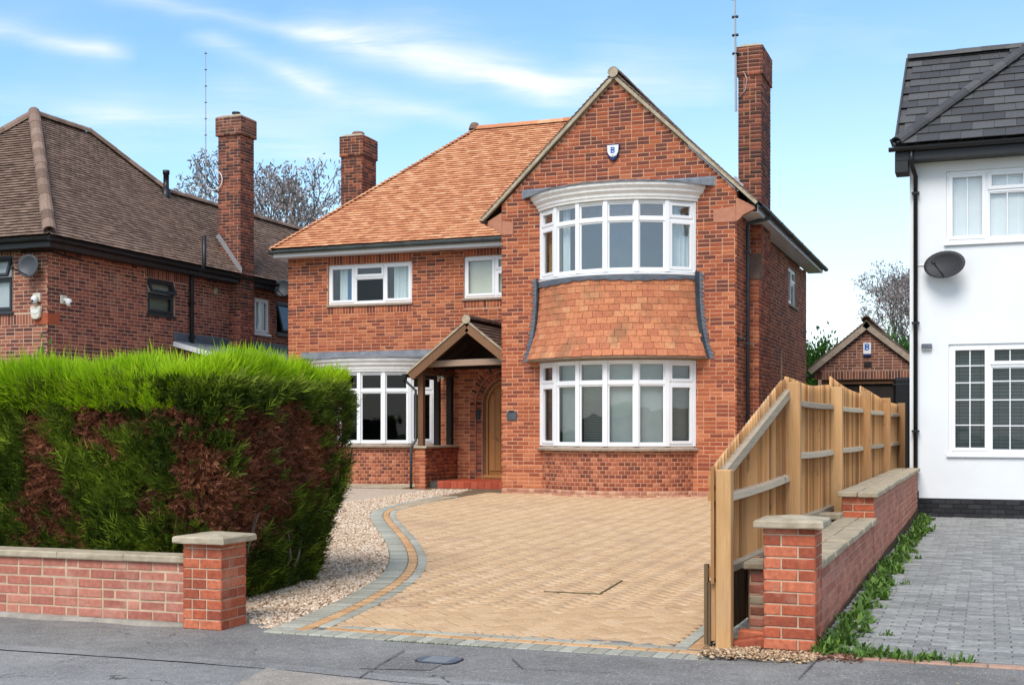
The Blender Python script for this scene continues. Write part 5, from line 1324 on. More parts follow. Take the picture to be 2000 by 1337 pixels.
lay_bricks(NB, (NX, NY, 0), sd, XA, 0, 12.5, 2.0, NE - .01, [s1, s2, s3], 'brick_left', ns, soldiers=[(s1[0] - .1, s1[1] + .5, 4.86, NE - .02)])
window(nb_, (-24.6 + nf_h[0][0], NY, nf_h[0][2]), XA, NF, 1.23, 1.13, [(0, .5, 0, .60, dict(blind=('blind_white', .05, .5))), (0, .5, .6, 1, {}), (.5, 1, 0, .60, dict(blind=('blind_white', .05, .5))), (.5, 1, .60, 1, dict(open=.35, blind=('blind_white', .05, .5)))], 'black_frame', 'black_frame', rec=.03, label='dark framed front window with a white blind and its top light open')
window(nb_, (NX, 23.15, 4.07), sd, XA, 1.0, .79, [(0, 1, 0, .56, dict(roller=0.0, curtain=[(.0, .30, 'curtain')], glass='glass_dark')), (0, 1, .56, 1, dict(open=.45, glass='glass_sky', roller=0))], 'black_frame', 'black_frame', rec=.03, label='dark framed side window with its top light tilted open')
window(nb_, (NX, 27.5, 3.94), sd, XA, .70, .90, [(0, 1, 0, 1, dict(curtain=[(.2, .9, 'curtain')]))], 'upvc', 'upvc', rec=.03, label='narrow white side window beyond the chimney')
window(nb_, (NX, 28.55, 4.0), sd, XA, 1.05, .85, [(0, 1, 0, 1, dict(open=.25))], 'black_frame', 'black_frame', rec=.02, label='dark framed side window hinged open next to the gap')
# roof
EVx, EVy, EVz_ = NX + .34, NY - .34, NE + .10; rise = 3.42; a_ = 3.42
pk = Vector((EVx - a_, EVy + a_, EVz_ + rise)); rk = Vector((EVx - a_, EVy + a_ + 1.85, EVz_ + rise))
Lx = EVx - 2 * a_
fl_ = math.hypot(a_, rise); Sfr = Vector((0, a_, rise)); Ssd = Vector((-a_, 0, rise))
V = [(Lx, EVy, EVz_), (EVx, EVy, EVz_), tuple(pk), tuple(rk), (EVx, EVy + 17, EVz_), (EVx - 2.1, EVy + 17, EVz_ + 2.1), (EVx - 2.1, rk.y + a_ - 2.1, EVz_ + 2.1), (Lx, EVy + 12, EVz_), (EVx, rk.y + a_, EVz_), (EVx - 4.2, EVy + 17, EVz_)]
V = [(x_, y_, z_ - .03) for x_, y_, z_ in V]
obj('roof', V, [(0, 1, 2), (1, 8, 3, 2), (8, 4, 5, 6), (0, 2, 3, 7), (3, 8, 6), (3, 6, 5, 9, 7)], 'oak_dark', nb_)
lay_tiles(NT_, (Lx, EVy, EVz_), XA, Sfr, [(0, 0), (2 * a_, 0), (a_ + .001, fl_), (a_, fl_)], .165, .10, 'tile_brown', ex=1.5, lift=.034)
k2 = 2.1 / a_ * fl_
lay_tiles(NT_, (EVx, EVy, EVz_), sd, Ssd, [(0, 0), (a_ + 1.85 + a_ - .0, 0), (a_ + 1.85, fl_), (a_, fl_)], .165, .10, 'tile_brown', ex=1.5, lift=.024)
lay_tiles(NT_, (EVx, EVy, EVz_), sd, Ssd, [(a_ + 1.85 + a_, 0), (14.5, 0), (14.5, k2), (a_ + 1.85 + a_ - 2.1, k2)], .165, .10, 'tile_brown', ex=1.5, lift=.024)
ridge_run(nb_, pk + Vector((0, 0, .0)), rk + Vector((0, 0, .0)), .14, 'tile_brown')
ridge_run(nb_, (EVx - .02, EVy + .02, EVz_ + .06), pk + Vector((0, 0, .06)), .135, 'tile_brown', 'hip_tile', .36)
ridge_run(nb_, (Lx, EVy, EVz_ + .0), pk + Vector((0, 0, .0)), .14, 'tile_brown', 'hip_tile', .36)
ridge_run(nb_, (EVx - 2.1, rk.y + a_ - 2.1, EVz_ + 2.1 + .04), rk + Vector((0, 0, .04)), .12, 'tile_brown', 'hip_tile', .36)
ridge_run(nb_, (EVx - 2.1, rk.y + a_ - 2.1, EVz_ + 2.1 + .02), (EVx - 2.1, EVy + 14.5, EVz_ + 2.1 + .02), .12, 'tile_brown')
MB().box(Lx, EVx - .02, EVy + .03, EVy + .05, EVz_ - .22, EVz_ - .03).make('fascia', 'black_plastic', nb_)
MB().box(EVx - .05, EVx - .03, EVy + .05, EVy + 16, EVz_ - .22, EVz_ - .03).make('fascia', 'black_plastic', nb_)
MB().box(NX + .01, EVx - .05, EVy + .05, EVy + 16, EVz_ - .22, EVz_ - .20).make('soffit', 'black_plastic', nb_)
MB().box(Lx, NX + .01, EVy + .05, NY - .01, EVz_ - .22, EVz_ - .20).make('soffit', 'black_plastic', nb_)
gutter(nb_, (Lx, EVy - .02, EVz_ - .06), (EVx, EVy - .02, EVz_ - .06), .055, 'black_plastic', NF, 7)
gutter(nb_, (EVx + .02, EVy, EVz_ - .06), (EVx + .02, EVy + 16, EVz_ - .07), .055, 'black_plastic', (1, 0, 0), 12)
# chimney on the side wall
chimney(nb_, NB, -17.76, -17.12, 26.35, 26.95, 4.4, 9.16, .46, 'brick_chimney', 'mortar_dark', corb=.05, label='tall brick chimney with a weathered stone coloured cap', capmat='brick_garage')
MB().lathe((-17.44, 26.65, 9.20), (0, 0, 1), [(.001, .14), (.10, .14), (.11, .11), (.09, .09), (.09, 0)], 12).make('chimney_pot', 'black_plastic', nb_)
cb = MB().box(NX, -17.13, 26.36, 26.94, 0, 4.45).make('chimney_breast', 'mortar_dark', nb_)
for O, A_, N_, L_ in (((NX, 26.35, 0), XA, NF, .33), ((-17.12, 26.35, 0), sd, XA, .60)):
    lay_bricks(NB, O, A_, N_, 0, L_, 2, 4.45, [], 'brick_left', cb, proud=.002, hmix=.3)
mb = MB()
for k in range(9):
    z = 5.36 + k * .095; x = -17.13 - k * .07
    f0, f1 = 26.34 - k * .003, 26.3375 - k * .003
    mb.add([(x + .05, f0, z - .06), (x - .12, f0, z + .11), (x - .03, f0, z + .19), (x + .06, f0, z + .08), (x + .05, f1, z - .06), (x - .12, f1, z + .11), (x - .03, f1, z + .19), (x + .06, f1, z + .08)], [(3, 2, 1, 0), (4, 5, 6, 7), (0, 1, 5, 4), (1, 2, 6, 5), (2, 3, 7, 6), (3, 0, 4, 7)])
mb.make('stepped_flashing', 'silver', nb_)
# flue through the roof, soil pipe up the side wall, extract vent
fx, fyy = EVx - 1.965, 26.05; fz = EVz_ + 1.965
MB().tube([(fx, fyy, fz - .2), (fx, fyy, fz + .20), (fx, fyy, fz + .202), (fx, fyy, fz + .56), (fx, fyy, fz + .562), (fx, fyy, fz + .66)], [.10, .10, .07, .07, .085, .085], 12).make('flue_pipe', 'black_plastic', nb_, True)
MB().add([(fx + .28, fyy - .16, fz - .26), (fx + .28, fyy + .16, fz - .26), (fx - .2, fyy + .16, fz + .23), (fx - .2, fyy - .16, fz + .23)], [(0, 1, 2, 3), (3, 2, 1, 0)]).make('flue_flashing', 'silver', nb_)
px = NX + .08; py = 24.70
MB().tube([(px, py, 2), (px, py, 5.0), (px + .02, py, 5.10), (px + .30, py + .0, 5.22), (px + .34, py + .0, 5.32), (px + .34, py + .0, 5.98)], .052, 10).make('soil_pipe', 'black_plastic', nb_, True)
mb = MB()
for z in (4.4, 3.6): mb.box(px - .07, px + .06, py - .07, py + .07, z, z + .05)
mb.make('pipe_clip', 'black_plastic', nb_)
MB().lathe((NX + .008, 25.75, 4.82), XA, [(.001, .02), (.05, .02), (.055, .04), (.085, .03), (.09, 0)], 16).make('extract_vent', 'stone', nb_)
# low side extension with a sloping grey roof and white barge
ex = empty('side_extension', (-16.4, 24.1, .2), 'low lean to between the two houses with a white edged grey roof', 'lean-to')
lx0, lx1, lz0, lz1, ly0, ly1 = NX + .012, -15.45, 3.52, 2.99, 24.1, 29.4
MB().add([(lx0, ly0, lz0), (lx1, ly0, lz1), (lx1, ly1, lz1), (lx0, ly1, lz0), (lx0, ly0, lz0 - .06), (lx1, ly0, lz1 - .06), (lx1, ly1, lz1 - .06), (lx0, ly1, lz0 - .06)], [(0, 1, 2, 3), (7, 6, 5, 4), (0, 4, 5, 1), (1, 5, 6, 2), (2, 6, 7, 3)]).make('roof', 'lead', ex)
MB().beam((lx0, ly0 - .015, lz0 - .075), (lx1 + .05, ly0 - .015, lz1 - .085), .03, .11).make('barge_board', 'upvc', ex)
MB().beam((lx0 + .01, ly0, lz0 + .08), (lx0 + .01, ly1, lz0 + .08), .02, .22).make('lead_flashing', 'lead_dark', ex)
MB().prism([(lx0, .1), (lx1 - .15, .1), (lx1 - .15, lz1 - .09), (lx0, lz0 - .13)], 'y', ly0 + .05, ly1 - .1).make('wall', 'brick_left', ex)
# window, doors hidden behind the hedge; small black roof edge further back
# fixtures
def dish(name, c, face, w, h, label, armdir, mat='dish', parentwall=(0, 1, 0)):
    r_ = empty(name, c, label, 'satellite dish'); c = Vector(c); f = Vector(face).normalized(); a = f.cross(Vector((0, 0, 1))).normalized(); b = a.cross(f).normalized(); V = []; Fc = []; n = 28; rings = 5
    for sgn, dd in ((0, 0), (1, -.012)):
        V.append(c + f * (dd - .07))
        for k in range(1, rings + 1):
            q = k / rings
            for i in range(n):
                t = 2 * math.pi * i / n; V.append(c + a * math.cos(t) * w / 2 * q + b * math.sin(t) * h / 2 * q + f * (dd - .07 * (1 - q * q)))
    m = 1 + rings * n
    for s_ in (0, 1):
        o_ = s_ * m
        for i in range(n): Fc.append((o_, o_ + 1 + i, o_ + 1 + (i + 1) % n) if not s_ else (o_, o_ + 1 + (i + 1) % n, o_ + 1 + i))
        for k in range(rings - 1):
            for i in range(n):
                q = (o_ + 1 + k * n + i, o_ + 1 + (k + 1) * n + i, o_ + 1 + (k + 1) * n + (i + 1) % n, o_ + 1 + k * n + (i + 1) % n); Fc.append(q if not s_ else q[::-1])
    for i in range(n): Fc.append((1 + (rings - 1) * n + i, m + 1 + (rings - 1) * n + i, m + 1 + (rings - 1) * n + (i + 1) % n, 1 + (rings - 1) * n + (i + 1) % n))
    obj('reflector', V, Fc, mat, r_, smooth=True)
    foot = c - b * h * .42; tip = c + f * .42 - b * h * .30 + Vector(armdir) * .1
    MB().tube([foot, tip], .012).lathe(tip, -f, [(.001, -.03), (.025, -.03), (.03, .02), (.02, .05), (.001, .05)], 10).make('feed_arm', 'black_plastic', r_, True)
    w_ = Vector(parentwall); MB().tube([c - f * .08, c - f * .12, c - f * .12 + w_ * .16 - Vector((0, 0, .04))], .018).make('bracket', 'silver', r_, True)
    return r_
dish('satellite_dish', (-17.74, NY - .24, 4.72), (.12, -1, .10), .46, .46, 'grey oval satellite dish by the front corner of the left hand house', (-.5, 0, 0))
dish('satellite_dish', (-16.93, 28.0, 5.12), (.25, -1, .15), .50, .46, 'half hidden grey satellite dish in the gap between the brick houses', (-.3, 0, 0), parentwall=(-1, 0, 0))
def cctv(c, n, label):
    r_ = empty('security_camera', c, label, 'camera', 'white cameras on the left house'); c = Vector(c); n = Vector(n); t = n.cross(Vector((0, 0, 1)))
    mb = MB(); e = c + n * .012
    V = [e + t * i * .09 + Vector((0, 0, j * .09)) + n * k for k in (-.012, .02) for i, j in ((-1, -1), (1, -1), (1, 1), (-1, 1))]
    mb.add(V, [(3, 2, 1, 0), (4, 5, 6, 7), (0, 1, 5, 4), (1, 2, 6, 5), (2, 3, 7, 6), (3, 0, 4, 7)]); mb.make('back_plate', 'cream_box', r_, bev=.008)
    h = c + n * .12 - t * .03 + Vector((0, 0, -.02))
    MB().tube([c + n * .02, h], [.035, .05]).lathe(h + Vector((0, 0, -.10)), (0, 0, 1), [(.001, -.02), (.04, -.01), (.065, .05), (.065, .10), (.05, .13), (.001, .14)], 14).make('head', 'white_box', r_, True)
    MB().lathe(h + n * .05 + Vector((0, 0, -.06)), n, [(.001, .022), (.022, .02), (.026, 0)], 10).make('lens', 'black_plastic', r_)
cctv((-17.70, NY - .01, 4.11), (0, -1, 0), 'white security camera on the front face beside the corner of the left house')
cctv((NX + .01, 20.42, 4.10), (1, 0, 0), 'white security camera just round the corner on the side wall of the left house')
r_ = empty('alarm_box', (-17.70, NY - .012, 3.80), 'cream bell shaped alarm box under the camera on the left house', 'alarm box')
pol = [(-.13, .10), (-.11, .125), (.11, .125), (.13, .10), (.10, -.09), (.05, -.135), (-.05, -.135), (-.10, -.09)]
MB().prism([(-17.70 + a, 3.81 + b) for a, b in pol], 'y', NY - .085, NY - .012).make('housing', 'cream_box', r_, bev=.012)
MB().prism([(-17.70 + a * .75, 3.81 + b * .3 + .02) for a, b in pol], 'y', NY - .092, NY - .0855).make('strobe', 'white_box', r_)
MB().tube([(-18.1, NY - .012, 5.02), (-17.9, NY - .03, 5.03), (-17.40, NY - .02, 5.02), (NX + .02, 20.3, 5.0), (NX + .02, 21.0, 4.96)], .018).make('cable_bracket', 'black_plastic', nb_)

# aerials
def aerial(c, h, label, s=1, lean=0):
    r_ = empty('tv_aerial', c, label, 'aerial'); c = Vector(c); top = c + Vector((lean, 0, h))
    MB().tube([c, top], [.014 * s, .009 * s], 6).make('mast', 'silver', r_)
    mb = MB()
    for k in range(6):
        p = c.lerp(top, .38 + .12 * k); mb.tube([p + Vector((-.03 * s, 0, 0)), p + Vector((.03 * s, 0, 0))], .014 * s, 5)
    mb.make('clips', 'black_plastic', r_)
    return r_
aerial((-18.02, 26.2, 7.45), 3.35, 'thin whip aerial beside the left hand chimney', 1, .0)
r_ = aerial((-4.50, 23.88, 7.55), 2.9, 'pale aerial mast strapped to the tall right hand chimney', 2.0, -.03)
pts = [(-4.47, 23.93, 8.2), (-4.36, 23.925, 8.3), (-4.30, 23.925, 8.15), (-4.33, 23.925, 7.95), (-4.47, 23.925, 7.8)]
MB().tube(pts, .008, 6).make('cable', 'silver', r_, True)
r2 = empty('tv_aerial', (-17.92, 26.25, 7.4), 'coiled white cable loop on the side of the left hand chimney', 'cable')
MB().tube([(-17.85 + .24 * math.sin(t), 26.3, 7.62 + .24 * math.cos(t)) for t in [i * .35 for i in range(13)]], .013, 6).make('loop', 'white_box', r2, True)
r2.name = 'cable_loop'

# ------------------------------------------------------------------ white rendered house on the right
WX, WY, WE = -1.20, 21.4, 5.86
wh = empty('white_house', (1.5, 21.4, .08), 'white rendered house with grey slates and a black plinth on the right', 'house')
uw = (-.64 - WX, 1.20 - WX, 4.50, 5.64); lw_ = (-.60 - WX, 1.24 - WX, 1.10, 2.86)
wall_shell('front_wall', (WX, WY, 0), XA, NF, 0, 8, .38, WE + .2, [uw, lw_], .26, 'render_white', wh)
MB().box(WX, WX + 8, WY + .26, WY + 9, .1, WE).make('inner_wall', 'render_white', wh)
MB().box(WX + .001, WX + .24, WY + .262, WY + 9.2, .38, WE + .15).make('side_wall', 'render_white', wh)
pb = MB().box(WX - .0, WX + 8, WY - .012, WY + .2, -.1, .375).make('plinth', 'black_plastic', wh)
WBP = Pieces(wh, 'plinth_brick', 'plinth_brickwork', 300, .004); M['brick_black'] = tinted('black painted brick', [(0, (.012, .012, .014)), (1, (.03, .03, .033))], rough=.6, fine=(20, .3))
lay_bricks(WBP, (WX, WY - .012, 0), XA, NF, 0, 3.5, .075, .372, [], 'brick_black', pb, proud=.012, j=.010, hmix=0); WBP.flush()
cz = [.16, .33, .50, .73]; cz5 = [.17, .34, .51, .755]
window(wh, (WX + uw[0], WY, uw[2]), XA, NF, 1.84, 1.14, [(0, .335, 0, 1, dict(vb=(.5,), blind=('blind_white', .05, .25))), (.335, .665, 0, .70, dict(vb=(.5,), blind=('blind_white', .05, .25), sash=False)), (.335, .665, .70, 1, dict(vb=(.5,), blind=('blind_white', .05, .25))), (.665, 1, 0, 1, dict(vb=(.5,), blind=('blind_white', .05, .25)))],
       sill='upvc', rec=.03, glass='glass', label='upper window with white slatted blinds')
window(wh, (WX + lw_[0], WY, lw_[2]), XA, NF, 1.84, 1.76, [(0, .335, 0, 1, dict(vb=(.5,), hb=(.23, .49, .665, .84), blind=('blind_dark', .055, 1.45))),
       (.335, .665, 0, .80, dict(vb=(.5,), hb=(.29, .61, .84), blind=('blind_dark', .055, 1.45), sash=False)), (.335, .665, .80, 1, dict(vb=(.5,), blind=('blind_dark', .055, 1.45))), (.665, 1, 0, 1, dict(vb=(.5,), hb=(.23, .49, .665, .84)))],
       sill='upvc', rec=.03, glass='glass_dark', label='lower window with white glazing bars over open dark blinds')
# eaves and roof
REy = WY - .38; REz = 6.05; VX = WX - .20
MB().box(VX, 7, REy + .04, REy + .06, REz - .24, REz - .03).make('fascia', 'black_plastic', wh)
MB().box(VX + .02, 7, REy + .06, WY - .001, REz - .24, REz - .22).make('soffit', 'black_plastic', wh)
gutter(wh, (VX - .10, REy - .02, REz - .05), (7, REy - .02, REz - .04), .062, 'black_plastic', NF, 8)
RYr, RZr = 24.35, 8.36; Sw = Vector((0, RYr - REy, RZr - REz)); LWr = Sw.length
WT = Pieces(wh, 'roof_slate', 'roof_slates', 300, .003)
hipx = .62
lay_tiles(WT, (VX, REy, REz), XA, Sw, [(0, 0), (5.2, 0), (5.2, LWr * .93), (hipx - VX, LWr * .93)], .33, .335, 'slate', ex=1.12, lift=.024, jit=.002)
Aw = Vector((1, 0, -.0)).normalized()
S2 = Sw.copy(); O2 = Vector((VX, REy, REz - .06))
lay_tiles(WT, O2, XA, S2, [(0, .0), (.02, 0), (hipx - VX, LWr), (0.0, LWr)], .33, .335, 'slate', ex=1.12, lift=.024, off=.1, jit=.002)
lay_tiles(WT, (VX, REy, REz), XA, Sw, [(hipx - VX - .3, LWr * .92), (5, LWr * .92), (5, LWr), (hipx - VX - .3, LWr)], .33, .335, 'slate', ex=1.12, lift=.024, off=.1, jit=.002)
WT.flush()
q = [Vector((VX, REy, REz - .07)), Vector((7, REy, REz - .07)), Vector((7, RYr, RZr - .07)), Vector((VX, RYr, RZr - .07)), Vector((7, 30, REz + .2)), Vector((VX, 27.6, REz))]
MB().add(q + [p - Vector((0, 0, .04)) for p in q[:4]], [(0, 1, 2, 3), (3, 2, 4, 5), (9, 8, 7, 6), (0, 6, 7, 1), (0, 3, 9, 6)]).make('roof', 'slate', wh)
ridge_run(wh, (VX, RYr, RZr - .03), (5, RYr, RZr - .01), .11, 'slate', step=.42)
ridge_run(wh, (VX + .02, REy + .0, REz + .03), (hipx + .2, RYr + .0, RZr + .08), .105, 'slate', 'hip_tile', .42)
MB().beam((VX - .01, REy, REz - .04), (VX - .01, RYr, RZr - .04), .03, .10).make('verge_trim', 'slate', wh)
MB().prism([(WY - .0, WE + .18), (REy + .3, REz + .05), (RYr, RZr - .14), (27.3, REz)], 'x', WX + .01, WX + .2).make('gable_end', 'render_white', wh)
MB().box(VX - .01, WX - .001, REy + .05, WY + .05, REz - .44, REz - .10).make('box_end', 'black_plastic', wh, bev=.01)
MB().tube([(VX - .03, REy + .02, REz - .02), (VX - .07, REy + .0, REz + .10)], .02).make('hip_iron', 'black_plastic', wh)
wpx = WX + .065; wpy = WY - .07
MB().tube([(wpx - .02, REy, REz - .10), (wpx - .02, REy, REz - .30), (wpx + .03, wpy, REz - .46), (wpx + .03, wpy, .12)], .036).make('downpipe', 'black_plastic', wh, True)
MB().box(wpx - .01, wpx + .08, wpy - .05, wpy + .05, .05, .50).make('pipe_base', 'black_plastic', wh, bev=.01)
mb = MB()
for z in (5.3, 3.2, 1.45): mb.box(wpx - .03, wpx + .09, wpy - .05, wpy + .05, z, z + .03)
mb.make('pipe_clip', 'black_plastic', wh)
dish('satellite_dish', (-.66, WY - .26, 4.12), (-.30, -1, .28), .66, .46, 'dark oval satellite dish on the white rendered wall', (-.2, 0, 0), 'dish_dark')
MB().tube([(-1.1, WY - .012, 4.15), (-.85, WY - .012, 4.145)], .006).make('cable', 'white_box', bpy.data.objects['satellite_dish.002'])
r_ = empty('wall_light', (-.93, WY, 2.83), 'small dark oblong wall light on the white wall near the downpipe', 'lamp')
MB().box(-1.015, -.855, WY - .07, WY - .001, 2.79, 2.875).make('casing', 'lead_dark', r_, bev=.01)
MB().box(-1.005, -.865, WY - .06, WY - .02, 2.782, 2.789).make('diffuser', 'white_box', r_)

# ------------------------------------------------------------------ garage in the gap
gA = empty('garage', (-2.2, 34, .3), 'brick garage with a low tiled gable behind the timber fence', 'garage')
GB = Pieces(gA, 'brick', 'brickwork', 300, .004, hidden=lambda u, v: (u < 1575) | (u > 1768) | (v > 770))
GY = 34.0
def atY(u, v, Y):
    r = (u - CX) / F; k = (r * cT - sT) / (cT + r * sT); D = Y * cT - k * Y * sT; return k * Y, HC + (VH - v) * D / F
gxl, gzl = atY(1578, 722, GY); gxp, gzp = atY(1693, 628, GY); gxr = 2 * gxp - gxl
gs = (gzp - gzl) / (gxp - gxl)
gx0, gx1 = gxl + .25, gxr - .25; ge = gzl + .25 * gs - .05
gtop2 = lambda s: gzp - .10 - abs(gx0 + s - gxp) * gs
dh = (gxp - 1.25 - gx0, gxp + 1.35 - gx0, 0, ge - .42)
gw = wall_shell('front_wall', (gx0, GY, 0), XA, NF, 0, gx1 - gx0, -.2, ge - .2, [dh], .24, 'mortar_dark', gA, gable=[(0, gtop2(0)), (gxp - gx0, gtop2(gxp - gx0)), (gx1 - gx0, gtop2(gx1 - gx0))])
lay_bricks(GB, (gx0, GY, 0), XA, NF, 0, gx1 - gx0, 1.4, gzp, [dh], 'brick_garage', gw, soldiers=[(dh[0] - .1, dh[1] + .1, dh[3], dh[3] + .215)], top=gtop2, hmix=.3)
GB.flush()
MB().box(gx0 + dh[0], gx0 + dh[1], GY + .15, GY + .2, 0, dh[3]).make('garage_door', 'oak_dark', gA)
MB().box(gx0 + dh[0], gx0 + dh[1], GY + .08, GY + .14, dh[3] - .12, dh[3]).make('lintel', 'oak_frame', gA)
for sg in (-1, 1):
    xe = gxp + sg * (gxp - gxl); up = Vector((sg * gs, 0, 1)).normalized()
    q = [Vector((gxp, GY - .1, gzp)), Vector((xe, GY - .1, gzl)), Vector((xe, GY + 6, gzl)), Vector((gxp, GY + 6, gzp))]
    MB().add(q + [p - up * .06 for p in q], [(0, 1, 2, 3), (7, 6, 5, 4), (0, 4, 5, 1), (1, 5, 6, 2), (3, 2, 6, 7)]).make('roof', 'tile_brown', gA)
    MB().beam(Vector((gxp, GY - .11, gzp)) - up * .08, Vector((xe, GY - .11, gzl)) - up * .08, .03, .16, up).make('barge_board', 'stone_sill', gA)
    PTg = Pieces(gA, 'verge_tile', 'verge_tiling', 60, .003); S_ = Vector((gxp, 0, gzp)) - Vector((xe, 0, gzl))
    lay_tiles(PTg, (xe, GY - .15, gzl), (0, 1, 0), S_, [(0, 0), (.5, 0), (.5, S_.length), (0, S_.length)], .165, .11, 'tile_brown'); PTg.flush()
ridge_run(gA, (gxp, GY - .16, gzp + .02), (gxp, GY + 6, gzp + .02), .13, 'tile_brown')
MB().box(gx0, gx0 + .1, GY, GY + 6, 0, ge - .2).box(gx1 - .1, gx1, GY, GY + 6, 0, ge - .2).make('side_wall', 'mortar_dark', gA)
gutter(gA, (gxl, GY - .2, gzl - .12), (gxl, GY + 5, gzl - .12), .07, 'black_plastic', (-1, 0, 0), 3)
ax_, az_ = atY(1694, 682, GY)
r_ = empty('alarm_box', (ax_, GY - .01, az_), 'white upright alarm box with a blue B on the garage gable', 'alarm box')
MB().box(ax_ - .10, ax_ + .10, GY - .07, GY - .01, az_ - .13, az_ + .17).make('housing', 'white_box', r_, bev=.01)
MB().box(ax_ - .09, ax_ + .09, GY - .06, GY - .012, az_ - .18, az_ - .131).make('base', 'navy', r_)
letter_b(r_, ax_, GY - .0705, az_ + .06, .17)
vx_, vz_ = atY(1695, 712, GY)
MB().box(vx_ - .10, vx_ + .10, GY - .015, GY, vz_ - .07, vz_ + .09).make('air_brick', 'oak_dark', gA)
bx_, bz_ = atY(1758, 750, 30)
r_ = empty('outdoor_unit', (bx_, 30, .4), 'rounded black box behind the far end of the fence', 'heat pump')
MB().box(bx_ - .14, bx_ + .25, 29.8, 30.2, .3, bz_ + .15).make('casing', 'black_plastic', r_, bev=.06)
MB().box(bx_ - .15, bx_ + .26, 29.79, 30.21, bz_ - .03, bz_ + .0).make('band', 'pipe_grey', r_, bev=.01)
NB.flush(); NT_.flush()

# ------------------------------------------------------------------ garden walls and pillars
def pillar(name, x0, y0, zb, zt, label, mat, w=.33, capw=.055, seed=1):
    r_ = empty(name, (x0 + w / 2, y0 + w / 2, zb), label, 'brick pillar')
    core = MB().box(x0 + .006, x0 + w - .006, y0 + .006, y0 + w - .006, zb - .2, zt - .072).make('core', 'mortar_wall', r_)
    ps = Pieces(r_, 'brick', 'brickwork', 300, .005)
    rn = random.Random(seed); z = zb + .004; k = 0
    while z < zt - .10:
        for fi, (O, A_, N_) in enumerate((((x0, y0), Vector(XA), Vector(NF)), ((x0 + w, y0), Vector((0, 1, 0)), Vector(XA)), ((x0 + w, y0 + w), Vector((-1, 0, 0)), Vector((0, 1, 0))), ((x0, y0 + w), Vector((0, -1, 0)), Vector((-1, 0, 0))))):
            cuts = [0, .218, w] if (k + fi) % 2 == 0 else [0, .112, w]
            if mat == 'brick_wall_pillar' and fi in (0, 2) : cuts = [0, .075, .20, w] if k % 3 else [0, .14, w]
            for a, b in zip(cuts[:-1], cuts[1:]):
                a2 = a + (0 if a == 0 else .006); b2 = b - (0 if b == w else .004)
                ps.add(Vector((O[0], O[1], z + .0325)) + A_ * (a2 + b2) / 2 + N_ * rn.uniform(.0, .002), A_, N_, b2 - a2, .065, .02, 'brick_pillar', core, Vector((0, 0, 1)))
        z += .0745; k += 1
    ps.flush()
    c = capw; V = []; x1, y1 = x0 + w, y0 + w; zt0 = zt - .072
    ring_ = []
    n = 5
    def edge(z, e, jt):
        P_ = []
        for (ax, ay), (bx, by) in (((x0 - e, y0 - e), (x1 + e, y0 - e)), ((x1 + e, y0 - e), (x1 + e, y1 + e)), ((x1 + e, y1 + e), (x0 - e, y1 + e)), ((x0 - e, y1 + e), (x0 - e, y0 - e))):
            for i in range(n): P_.append((ax + (bx - ax) * i / n + rn.uniform(-jt, jt), ay + (by - ay) * i / n + rn.uniform(-jt, jt), z + rn.uniform(-jt, jt) * .5))
        return P_
    lays = [edge(zt0, c - .004, .002), edge(zt0 + .008, c, .002), edge(zt0 + .040, c, .003), edge(zt0 + .050, c - .01, .003), edge(zt, -w * .35, .002)]
    V = [p for l in lays for p in l]; m = 4 * n; Fc = [tuple(range(m - 1, -1, -1)), tuple((len(lays) - 1) * m + i for i in range(m))]
    for j in range(len(lays) - 1):
        for i in range(m): Fc.append((j * m + i, j * m + (i + 1) % m, (j + 1) * m + (i + 1) % m, (j + 1) * m + i))
    obj('cap_stone', V, Fc, 'stone', r_); return r_
pillar('gate_pillar', -5.545, 7.775, .03, .735, 'pinkish brick pillar with a worn stone cap in front of the hedge', 'brick_wall_pillar', seed=4)
pillar('gate_pillar', -1.362, 8.17, .075, .935, 'orange brick pillar with a stone cap beside the timber fence', 'brick_pillar', seed=9)

# front wall under the hedge
gwl = empty('garden_wall', (-7.0, 7.72, 0), 'low pink brick garden wall with stone coping in front of the hedge', 'wall')
xw0, xw1 = -11.6, -5.54
core = MB().add([(xw0, 7.70, -.3), (xw1, 7.86, -.3), (xw1, 8.05, -.3), (xw0, 7.90, -.3), (xw0, 7.70, .50), (xw1, 7.86, .50), (xw1, 8.05, .50), (xw0, 7.90, .50)], [(3, 2, 1, 0), (4, 5, 6, 7), (0, 1, 5, 4), (1, 2, 6, 5), (2, 3, 7, 6), (3, 0, 4, 7)]).make('core', 'mortar_wall', gwl)
GWP = Pieces(gwl, 'brick', 'brickwork', 300, .005)
Aw_ = Vector((xw1 - xw0, .16, 0)).normalized(); Nw_ = Vector((Aw_.y, -Aw_.x, 0))
lay_bricks(GWP, (xw0, 7.70, 0), Aw_, Nw_, 0, (Vector((xw1 - xw0, .16, 0))).length - .004, .062, .50, [], 'brick_wall', core, proud=.004, hmix=.15, jit=.003)
GWP.flush()
x = xw0
while x < xw1 - .02:
    l = min(.61, xw1 - .003 - x); yb = 7.70 + (x - xw0) * .0258; V = []
    for zz, e in ((.502, .026), (.510, .030), (.545, .030), (.553, .022)):
        V += [(x + .002, yb - e, zz), (x + l - .002, yb + l * .0258 - e, zz), (x + l - .002, yb + l * .0258 + .19 + e, zz), (x + .002, yb + .19 + e, zz)]
    V = [(a + random.uniform(-.002, .002), b + random.uniform(-.003, .003), c + random.uniform(-.0015, .0015)) for a, b, c in V]
    Fc = [(3, 2, 1, 0), (12, 13, 14, 15)] + [(j * 4 + i, j * 4 + (i + 1) % 4, (j + 1) * 4 + (i + 1) % 4, (j + 1) * 4 + i) for j in range(3) for i in range(4)]
    obj('coping_stone', V, Fc, 'stone', gwl); x += l
V = []; Fc = []
n = 60
